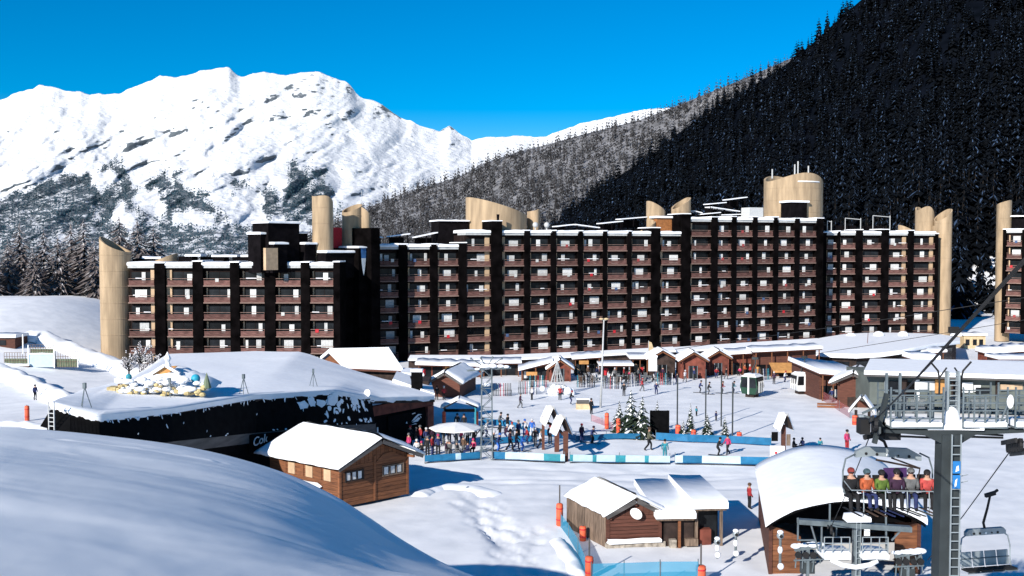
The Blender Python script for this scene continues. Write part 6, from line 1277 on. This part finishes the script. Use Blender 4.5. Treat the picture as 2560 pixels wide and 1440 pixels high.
def frosty(lab, px, yb, yt, Yv, seed, spread=.5):
    b = at(px, yb, Yv); h = at(px, yt, Yv).z - b.z; q = random.Random(seed); t_ = thing('bare_tree', lab, 'tree', b, 0, 'frosted bare trees'); m_ = MB(); fz = MB()
    MB().tube([(0, 0, -.3), (.05, 0, h * .35)], [.14, .1], 6).build('trunk', 'bark', t_)
    for k in range(36):
        a = q.uniform(0, 6.28); z0 = h * q.uniform(.2, .55); L = h * q.uniform(.25, .6); e = Vector((math.cos(a) * spread, math.sin(a) * spread, q.uniform(.3, 1.1))).normalized(); p0 = Vector((0, 0, z0)); p1 = p0 + e * L * .5; p2 = p1 + (e + Vector((0, 0, .25))).normalized() * L * .4
        m_.tube([p0, p1, p2], [.05, .03, .012], 4)
        for j in range(5): c = p1.lerp(p2, j / 6) if j else p1; fz.ball(c + Vector((q.uniform(-.2, .2), q.uniform(-.2, .2), q.uniform(-.05, .15))), q.uniform(.05, .12), 5, 4)
    m_.build('branches', 'bark', t_); kind(fz.build('frost_tufts', 'larch_frost', t_), 'stuff')
frosty('frosted bare tree at the foot of the tall round tower', 350, 935, 842, 138, 4, .6); frosty('lower frosted tree right of the round tower foot', 385, 942, 872, 134, 5, .7); frosty('frosted bush directly below the round tower', 322, 942, 880, 132, 6, .7); frosty('small frosted bush left of the wooden gable', 365, 950, 905, 126, 8, .7)
# snow banks
def bank(lab, pts, r, hh, name='snow_bank'):
    P_ = [gnd(*p) for p in pts]; rows_ = []; n_ = 60
    for i in range(n_ + 1):
        t = i / n_ * (len(P_) - 1); k = min(int(t), len(P_) - 2); p = P_[k].lerp(P_[k + 1], t - k); d = (P_[k + 1] - P_[k]).normalized(); s = Vector((d.y, -d.x, 0)); e = min(1, min(i, n_ - i) / 6 + .02); row = []
        for j in range(13):
            a = math.pi * j / 12; q_ = p + s * (math.cos(a) * r); f_ = (float(fbm(q_.x * .5, q_.y * .4, 3, 2)) - .5) * .6; row.append(tuple(q_ + s * f_ * r * .5 + Vector((0, 0, -.25 + hh * e * math.sin(a) * (1 + f_ * 1.3) + .0 * f_))))
        rows_.append(row)
    o = link(name, grid_mesh(name, np.array(rows_), ['snow']), None); kind(o, 'structure'); return o
bank('', [(40, 838), (110, 852), (200, 888), (300, 925), (390, 958), (450, 985)], 2.3, 1.7); bank('', [(-40, 918), (40, 950), (110, 985), (190, 1020)], 1.7, 1.6); bank('', [(-20, 1062), (60, 1062), (130, 1075)], 1.2, .6)
bank('', [(1030, 1245), (1060, 1228), (1100, 1216), (1180, 1220), (1260, 1245)], 1.1, .42); bank('', [(1385, 1345), (1405, 1370), (1430, 1405), (1450, 1450)], .55, .55)
# terrace with trellis fences at the left edge
p = gnd(60, 915); root = thing('terrace', 'raised terrace with trellis fences and white posts at the left edge', 'terrace', p); X3 = lambda px: (px - 1280) / F * p.y - p.x; Z3 = lambda py: at(0, py, p.y).z - p.z
MB().box(X3(-40), X3(70), -.4, 2, Z3(924), Z3(914)).build('deck', 'old_wood', root); snowcap(X3(-40), X3(71), -.5, 1, Z3(914), .3, 3).build('deck_snow', 'snow', root, smooth=True); MB().box(X3(66), X3(130), .1, .5, Z3(918), Z3(886)).build('parapet', 'white_banner', root); snowcap(X3(66), X3(130), 0, .6, Z3(886), .2, 4).build('parapet_snow', 'snow', root, smooth=True)
for px, y0, y1 in ((53, 836, 885), (66, 862, 915), (131, 868, 920), (190, 882, 918)): MB().box(X3(px) - .07, X3(px) + .07, 0, .14, Z3(y1), Z3(y0)).build('post', 'white_paint', root)
mat('trellis_green', (.16, .2, .13), .8, .2, 2)
for a, b, y0, y1 in ((4, 64, 882, 912), (133, 189, 878, 918), (70, 128, 862, 884)):
    n_ = 9
    for k in range(n_ + 1): x = X3(a) + (X3(b) - X3(a)) * k / n_; MB().box(x - .03, x + .03, .2, .24, Z3(y1), Z3(y0)).build('slat', 'grey_wood', root)
    for k in range(4): z = Z3(y1) + (Z3(y0) - Z3(y1)) * k / 3; MB().box(X3(a), X3(b), .25, .28, z - .03, z + .03).build('slat', 'grey_wood', root)
    MB().box(X3(a), X3(b), .35, .38, Z3(y1), Z3(y1) + (Z3(y0) - Z3(y1)) * .5).build('hedge_panel', 'trellis_green', root)
p = gnd(12, 868); root = thing('hut', 'brown hut with snow roof cut by the left frame edge', 'hut', p); MB().box(-5, 1.6, 0, 4, -.2, 1.5).build('wall', 'old_wood', root); snowcap(-5.2, 1.9, -.4, 4, 1.5, .5, 5).build('roof_snow', 'snow', root, smooth=True); MB().box(-.8, .2, -.08, -.01, .3, 1.1).build('window', 'glass', root)
# yellow snow covered display
b = roof_pt(400, 990); root = thing('snow_display', 'snow heaped yellow display with a small wooden gable and cyan ball', 'display', b); XD = lambda px: (px - 400) / F * b.y; ZD = lambda py: (996 - py) / F * b.y; qd = random.Random(9)
MB().box(XD(270), XD(292), -.3, .6, ZD(1004), ZD(978)).build('box', 'yellow_deco', root)
for x in (296, 304): MB().box(XD(x) - .06, XD(x) + .06, 0, .12, ZD(1002), ZD(958)).build('post', 'chalet_wood', root)
V = []
for j in range(9):
    for i in range(25):
        a = i / 24; s = j / 8; x = XD(300 + 225 * a); hz = ZD(985) + (ZD(938 + 40 * abs(a - .45) * 1.2) - ZD(985)) * math.sin(math.pi * min(1, s * .62)) * (math.sin(math.pi * a) ** .4 + .1); V.append((x, -.8 + s * 4, hz + qd.uniform(-.1, .1)))
MB().add(V, [(j * 25 + i, j * 25 + i + 1, (j + 1) * 25 + i + 1, (j + 1) * 25 + i) for j in range(8) for i in range(24)]).build('snow_heap', 'snow', root, smooth=True)
m_ = MB()
for k in range(60): px = 308 + 215 * qd.random(); m_.ball((XD(px), -1.0 + qd.uniform(-.2, .4), ZD(993 - qd.uniform(0, 26) * (1 if px < 420 else .7))), qd.uniform(.08, .2), 7, 5, sq=(1.4, 1, qd.uniform(.5, 1.2)))
kind(m_.build('yellow_lumps', 'yellow_deco', root), 'stuff')
m_ = MB()
for k in range(90): px = 304 + 221 * qd.random(); m_.ball((XD(px), -1.1 + qd.uniform(-.1, .8), ZD(988 - qd.uniform(0, 34))), qd.uniform(.10, .3), 8, 6, sq=(1.5, 1.1, .7))
kind(m_.build('snow_lumps', 'snow', root, smooth=True), 'stuff')
MB().prism([(XD(370), ZD(952)), (XD(400), ZD(930)), (XD(432), ZD(930)), (XD(402), ZD(955))], 'y', .9, 1.2).build('gable', 'awning', root); MB().bar((XD(366), .8, ZD(950)), (XD(404), .8, ZD(926)), .3, .2).build('gable_snow', 'snow', root); MB().bar((XD(404), .8, ZD(926)), (XD(440), .8, ZD(948)), .3, .2).build('gable_snow', 'snow', root)
MB().lathe([(.3, 0), (.12, .25), (.28, .5), (.02, 1.0)], 8, (XD(408), 1, ZD(928))).build('finial', 'snow', root); MB().ball((XD(494), -.4, ZD(956)), .34, 12, 8).build('ball', 'cyan_ball', root, smooth=True); MB().lathe([(.34, 0), (.2, .5), (.02, 1.1)], 8, (XD(524), -.6, ZD(978))).build('cone_tree', 'trellis_green', root); MB().ball((XD(326), -.3, ZD(952)), .24, 8, 6).build('ball', 'teal_print', root, smooth=True)

# ski racks by the cafe and more clutter on the place
rkm = {}
for k, (px, py, lab) in enumerate([(1465, 968, 'ski rack beside the tall lamp'), (1530, 972, 'ski rack before the arched canopy shop'), (1585, 966, 'ski rack at the middle of the cafe terrace'), (1660, 962, 'ski rack left of the glass door entrance'), (1318, 985, 'ski rack left of the white light tree'), (1255, 990, 'ski rack right of the lattice pylon top'), (1905, 950, 'ski rack below the orange awning'), (1345, 968, 'ski rack behind the white light tree')]):
    p = gnd(px, py); t_ = thing('ski_rack', lab + ' with upright skis', 'ski rack', p, qf.uniform(-.4, .4), 'ski racks on the plaza')
    MB().bar((-1.3, 0, .75), (1.3, 0, .75), .07).build('rail', 'steel', t_)
    for x in (-1.25, 1.25): MB().bar((x, .3, 0), (x, 0, .8), .06).build('leg', 'steel', t_)
    for j in range(11):
        c_ = qf.choice(['black', 'brown', 'black', 'navy', 'grey', 'grey', 'black', 'red', 'white', 'teal'])
        if c_ not in rkm: rkm[c_] = MB().hexa([(-.05, -.02, 0), (.05, -.02, 0), (.05, .0, 0), (-.05, .0, 0)], [(-.04, .18, 1.7), (.04, .18, 1.7), (.04, .2, 1.7), (-.04, .2, 1.7)]).mesh('ski', 'cloth_' + c_)
        link('ski', rkm[c_], t_, (-1.15 + .23 * j, -.12, 0))
# ---------------------------------------------------------------- people
def person_mesh(pose):
    J = {}; E_ = []
    def add(n_, p, r, par=None): J[n_] = (p, r); E_.append((par, n_)) if par else None
    base = {'stand': .95, 'walk': .93, 'ski': .82, 'sit': .12, 'bench': .5}[pose]
    lean = {'stand': 0, 'walk': -.05, 'ski': -.2, 'sit': .02, 'bench': -.05}[pose]
    P = lambda x, y, z: (x, y, z + base)
    add('pelvis', P(0, 0, 0), .155); add('waist', P(0, lean * .4, .18), .145, 'pelvis'); add('chest', P(0, lean, .38), .17, 'waist'); add('neck', P(0, lean * 1.15 - .0, .55), .065, 'chest')
    add('head', P(0, lean * 1.2 - .02, .66), .10, 'neck'); add('crown', P(0, lean * 1.25 - .02, .78), .085, 'head')
    for s, S in ((-1, 'l'), (1, 'r')):
        add('sh' + S, P(s * .2, lean, .46), .085, 'chest')
        if pose in ('stand',): a = [P(s * .27, lean + .02, .2), P(s * .27, lean - .1, -.02), P(s * .27, lean - .13, -.10)]
        elif pose == 'walk': a = [P(s * .27, lean + s * .1, .2), P(s * .26, lean + s * .2 - .1, .02), P(s * .26, lean + s * .2 - .16, -.04)]
        elif pose == 'ski': a = [P(s * .3, lean + .05, .22), P(s * .27, lean - .22, .12), P(s * .27, lean - .3, .10)]
        else: a = [P(s * .24, lean - .06, .2), P(s * .16, lean - .28, .16), P(s * .13, lean - .35, .16)]
        add('el' + S, a[0], .062, 'sh' + S); add('wr' + S, a[1], .05, 'el' + S); add('ha' + S, a[2], .055, 'wr' + S)
        if pose == 'stand': b = [P(s * .11, -.03, -.46), P(s * .12, 0, -.86), P(s * .13, -.14, -.90)]
        elif pose == 'walk': b = [P(s * .1, -.12 - s * .1, -.44), P(s * .1, s * -.25 + .06, -.84), P(s * .11, s * -.25 - .09, -.88)]
        elif pose == 'ski': b = [P(s * .13, -.22, -.34), P(s * .14, -.06, -.73), P(s * .15, -.2, -.77)]
        else: b = [P(s * .12, -.42, .0), P(s * .12, -.46, -.42), P(s * .13, -.6, -.46)]
        add('hip' + S, P(s * .1, 0, -.05), .11, 'pelvis'); add('kn' + S, b[0], .082, 'hip' + S); add('an' + S, b[1], .07, 'kn' + S); add('to' + S, b[2], .055, 'an' + S)
    names = list(J); me = bpy.data.meshes.new('body'); me.from_pydata([J[k][0] for k in names], [(names.index(a), names.index(b)) for a, b in E_], [])
    o = bpy.data.objects.new('tmp', me); COL.objects.link(o); md = o.modifiers.new('s', 'SKIN')
    for i, k in enumerate(names): me.skin_vertices[0].data[i].radius = (J[k][1],) * 2
    me.skin_vertices[0].data[0].use_root = True
    o.modifiers.new('u', 'SUBSURF').levels = 1
    dg = bpy.context.evaluated_depsgraph_get(); out = bpy.data.meshes.new_from_object(o.evaluated_get(dg)); bpy.data.objects.remove(o); out.name = 'body'
    out.materials.clear()
    for k in range(4): out.materials.append(M['rubber'])
    seg = [(Vector(J[a][0]), Vector(J[b][0]), b) for a, b in E_]
    for p in out.polygons:
        c = Vector(p.center); best = None
        for a, b, n_ in seg:
            d = b - a; t = max(0, min(1, (c - a).dot(d) / d.length_squared)); dd = (c - a - d * t).length - .6 * J[n_][1]
            if best is None or dd < best[0]: best = (dd, n_, t)
        n_ = best[1]
        p.material_index = 2 if n_ in ('head', 'crown', 'neck') else 3 if n_[:2] in ('ha', 'to') else 0 if n_[:2] in ('kn', 'an', 'hi') and not (n_[:2] == 'hi' and c.z > base + .03) else 1
    out.polygons.foreach_set('use_smooth', [True] * len(out.polygons))
    hd = Vector(J['head'][0]).lerp(Vector(J['crown'][0]), .5)
    return out, hd
POSE = {k: person_mesh(k) for k in ('stand', 'walk', 'ski', 'sit', 'bench')}
mat('skin', (.42, .24, .17), .6, .08, 6); mat('goggle', (.03, .02, .02), .15, .1, 2)
hm = MB().ball((0, .01, .035), .128, 12, 8, sq=(1, 1.1, .95)).mesh('helmet', 'rubber', True)
hm.materials.clear(); hm.materials.append(M['rubber'])
gm = MB().ball((0, -.085, .005), .085, 10, 6, sq=(1.05, .55, .5)).mesh('goggles', 'goggle', True)
def person(lab, pos, pose, jacket, trousers='black', hat='black', rz=0.0, group=None, face=True, sc=1.0):
    o = thing('person', lab, 'person', pos, rz, group); o.scale = (sc,) * 3
    me, hd = POSE[pose]; b = link('body', me, o)
    for i, m_ in enumerate(('cloth_' + trousers, 'cloth_' + jacket, 'skin', 'cloth_black')): b.material_slots[i].link = 'OBJECT'; b.material_slots[i].material = M[m_]
    h = link('hat', hm, o, hd); h.material_slots[0].link = 'OBJECT'; h.material_slots[0].material = M['cloth_' + hat]
    if face: link('goggles', gm, o, hd)
    return o
skm = {}
def skis(lab, pos, rz, col='red', pitch=0.0, group=None, gap=.14):
    if col not in skm:
        m_ = MB()
        m_.prism([(-.045, -.8), (.045, -.8), (.04, .6), (.05, .85), (0, .95), (-.05, .85), (-.04, .6)], 'z', 0, .02); skm[col] = m_.mesh('ski', 'cloth_' + col)
    t_ = thing('ski_pair', lab, 'skis', pos, rz, group)
    for s in (-1, 1): link('ski', skm[col], t_, (s * gap, 0, 0)).rotation_euler = (R(pitch), 0, R(180))
    return t_
# riders on the occupied chair
rid = [(2131, 'black', 'black', 'brickred', 'rider with reddish hat and dark jacket at the left end of the chair'), (2171, 'orange', 'navy', 'slate', 'rider in an orange and coral jacket second on the lift chair'), (2208, 'green', 'black', 'black', 'rider in a bright green jacket on the lift chair'),
       (2246, 'purple', 'black', 'black', 'rider in dark purple jacket in the middle of the chair'), (2281, 'grey', 'navy', 'grey', 'rider in a grey jacket with pale hat on the chair'), (2322, 'coral', 'black', 'black', 'rider in a coral red jacket at the right end of the chair')]
skc = ['black', 'brown', 'navy', 'black', 'olive', 'brown']
for k, (px, j, t, h, lab) in enumerate(rid):
    p = at(px, 1234 + .0 * k, cy - .12); z = cc.z - .10
    person(lab, (p.x, p.y + .15, z), 'sit', j, t, h, R(4) + rnd.uniform(-.35, .35), 'riders on the lift chair', sc=[.97, .93, .9, .94, .96, .9][k])
    skis(['pair of black skis under the rider with the reddish hat', 'pair of brown skis under the orange jacket rider', 'pair of navy skis under the green jacket rider', 'pair of black skis under the purple jacket rider', 'pair of olive skis under the grey jacket rider', 'pair of dark brown skis under the coral jacket rider'][k], (p.x, p.y - .38, z - .37), R(4) + rnd.uniform(-.1, .1), skc[k], 5, 'skis on the riders feet')
# skiers and walkers: label, px, py of the feet, pose, jacket, trousers, hat, heading
folk = [('skier in olive jacket striding between the blue banners', 1621, 1126, 'walk', 'olive', 'black', 'brown', 80, 1.2), ('person in teal suit waiting at the gap of the near banner', 1662, 1149, 'stand', 'teal', 'teal', 'black', 160, 1), ('dark dressed skier before the right near banner', 1793, 1139, 'ski', 'black', 'black', 'black', 70, 1), ('walker in a pink jacket in front of the far banner', 1820, 1136, 'walk', 'pink', 'black', 'black', -60, 1),
        ('skier in dark navy crossing the plaza, leftmost of four', 1748, 982, 'ski', 'navy', 'black', 'black', 80, 1), ('dark skier second of four crossing the plaza', 1769, 986, 'ski', 'black', 'grey', 'black', 70, 1), ('skier in red crossing the plaza below the shops', 1803, 984, 'ski', 'red', 'grey', 'brown', 60, 1), ('skier in teal crossing the plaza, nearest to the gondola cabins', 1831, 983, 'ski', 'teal', 'navy', 'black', 60, 1),
        ('red dressed skier standing behind the vaulted snow roof', 2117, 1128, 'stand', 'pink', 'red', 'black', 30, 1.1), ('dark figure sitting in the snow left of the vaulted roof', 1983, 1126, 'bench', 'black', 'black', 'black', 60, .9), ('dark figure resting in the snow beside another near the vaulted roof', 2007, 1125, 'bench', 'navy', 'black', 'black', -60, .9), ('lone dark skier behind the vaulted roof', 2050, 1122, 'bench', 'teal', 'black', 'black', 0, .8),
        ('person in a red coat standing at the left side of the vaulted garage', 1873, 1272, 'stand', 'red', 'black', 'brown', 100, 1), ('person in dark clothes on the snow bank at the far left', 88, 1000, 'stand', 'navy', 'black', 'black', 60, 1.1), ('dark skier standing by the yellow box near the lamp', 1478, 1035, 'stand', 'black', 'black', 'black', 40, 1), ('tiny dark child on the slope right of the small firs', 1741, 1040, 'stand', 'teal', 'black', 'black', 40, .6), ('tiny dark child further down the slope', 1790, 1052, 'stand', 'navy', 'black', 'black', 40, .6),
        ('walker in black before the gabled cabin', 1092, 1000, 'stand', 'black', 'black', 'black', 0, 1), ('person in red beside the gabled cabin', 1110, 1000, 'stand', 'red', 'black', 'white', 20, 1), ('dark person with folded arms by the orange gate pads', 1143, 1077, 'stand', 'black', 'grey', 'black', 20, 1), ('dark person standing right in the gate frame', 1160, 1078, 'stand', 'black', 'black', 'black', -20, 1),
        ('skier in black beside the lattice pylon', 1228, 1126, 'ski', 'black', 'black', 'white', 80, 1.1), ('skier in blue right of the lattice pylon', 1243, 1128, 'ski', 'navy', 'blue', 'blue', 70, 1), ('skier in dark grey at the far banner', 1247, 1070, 'ski', 'grey', 'black', 'black', 70, 1), ('skier in black climbing to the far banner', 1268, 1078, 'walk', 'black', 'black', 'black', 60, 1), ('skier in purple facing the near banner', 1274, 1126, 'walk', 'purple', 'black', 'black', 70, 1.1), ('skier in black facing the near banner', 1290, 1124, 'walk', 'black', 'navy', 'black', 80, 1.05), ('skier in bright blue jacket at the near banner', 1303, 1128, 'ski', 'blue', 'blue', 'navy', 80, 1),
        ('person in white with blue hat behind the lift queue', 1312, 1093, 'stand', 'white', 'blue', 'blue', 0, 1), ('person in pale blue behind the lift queue', 1330, 1092, 'stand', 'blue', 'white', 'white', 0, 1), ('skier in grey by the timber gate', 1351, 1121, 'walk', 'white', 'black', 'olive', 60, 1), ('skier in purple right of the timber gate', 1454, 1106, 'stand', 'purple', 'navy', 'red', 40, 1), ('skier in navy at the left end of the far banner', 1478, 1108, 'ski', 'navy', 'black', 'purple', 60, 1)]
for i, (lab, px, py, pose, j, t, h, rz, s) in enumerate(folk):
    p = gnd(px, py); person(lab, (p.x, p.y, p.z - (0 if pose != 'bench' else .05)), pose, j, t, h, R(rz), 'skiers and walkers on the plaza', face=False, sc=s)
    if pose == 'ski': skis('skis worn by the ' + lab, (p.x, p.y, p.z + .03), R(rz), 'black', 0, 'skis on the plaza')
# the crowd sitting and standing on the terrace under the white parasol
ORD = ['first', 'second', 'third', 'fourth', 'fifth', 'sixth', 'seventh', 'eighth', 'ninth', 'tenth', 'eleventh', 'twelfth']
qq = random.Random(12); cols = ['black', 'navy', 'grey', 'red', 'white', 'brown', 'purple', 'black', 'pink', 'grey', 'navy']
words = {'black': 'black', 'navy': 'navy', 'grey': 'grey', 'red': 'red', 'white': 'white', 'brown': 'brown', 'purple': 'purple', 'pink': 'pink'}
for k in range(24):
    px = 1026 + 158 * (k % 12) / 11 + qq.uniform(-4, 4); py = 1112 + 24 * (k // 12) + qq.uniform(-3, 5); p = gnd(px, py); j = cols[(k * 7 + k // 12) % len(cols)]; ht = qq.choice(['white', 'black', 'red', 'grey', 'pink'])
    person(f'{["back", "front"][k // 12]} row terrace guest in {j} with {ht} hat, {ORD[k % 12]} from the left', p, 'stand' if k < 12 else qq.choice(['stand', 'bench']), j, qq.choice(['black', 'navy', 'grey']), ht, qq.uniform(-1.5, 1.5), 'people on the terrace left of the lattice pylon', face=False, sc=qq.uniform(.92, 1.08))
for k in range(20):
    px = [1450, 1470, 1492, 1520, 1537, 1560, 1575, 1596, 1610, 1640, 1657, 1838, 1850, 1862, 1875, 1890, 1905, 2040, 2050, 1420][k]; p = gnd(px, (945 if px < 1700 else 936) + qq.uniform(-4, 5)); j = cols[(k * 5) % len(cols)] if px < 1700 else ['red', 'pink', 'orange', 'red', 'yellow', 'brown', 'orange', 'yellow', 'brown'][k - 11] if k < 19 else 'black'; ht = qq.choice(['black', 'white', 'brown'])
    person(f'distant {"café" if px < 1700 else "shop front"} guest in {j} with {ht} hat, {["leftmost", "near the lamp", "by the deckchairs", "before the arcade", "by the entrances"][k % 5]}', p, 'stand' if k % 3 else 'bench', j, 'black', ht, qq.uniform(-2, 2), 'people in front of the shops', face=False)

more = [(1250, 1098), (1262, 1104), (1280, 1100), (1296, 1096), (1322, 1110), (1338, 1116), (1375, 1110), (1213, 1092), (1205, 1108), (1400, 1000), (1425, 1010), (1300, 1020), (1330, 1000), (1640, 985), (1605, 978), (1560, 990), (1690, 960), (1712, 955), (1735, 950), (1790, 945), (1815, 948), (1935, 960), (1960, 955), (2080, 1005), (2240, 1012), (2262, 1018), (2290, 1012), (2318, 1016), (2336, 1010), (2450, 1020)]
where = ['in the lift queue', 'in the lift queue', 'in the lift queue', 'in the lift queue', 'near the timber gate', 'near the timber gate', 'near the timber gate', 'beside the lattice pylon', 'beside the lattice pylon', 'near the white light tree', 'near the white light tree', 'left of the light tree', 'left of the light tree', 'on the upper slope', 'on the upper slope', 'above the big firs', 'before the gabled entrances', 'before the gabled entrances', 'before the gabled entrances', 'before the wooden shop', 'before the wooden shop', 'by the gondola cabins', 'by the gondola cabins', 'by the red mesh fence', 'behind the steel platform', 'behind the steel platform', 'behind the steel platform', 'behind the steel platform', 'behind the steel platform', 'under the station house wall']
used = set()
for k, (px, py) in enumerate(more):
    p = gnd(px, py); j = ['black', 'navy', 'grey', 'purple', 'red', 'teal', 'white', 'brown'][(k * 3 + k // 5) % 8]; ht = ['black', 'white', 'red', 'grey'][k % 4]; po = ['stand', 'ski', 'walk'][k % 3]
    person(f'{ {"stand": "standing", "ski": "crouching", "walk": "striding"}[po]} person in {j} with {ht} hat {where[k]}', p, po, j, ['black', 'navy', 'grey'][k % 3], ht, qq.uniform(-2, 2), 'people scattered over the snow', face=False)
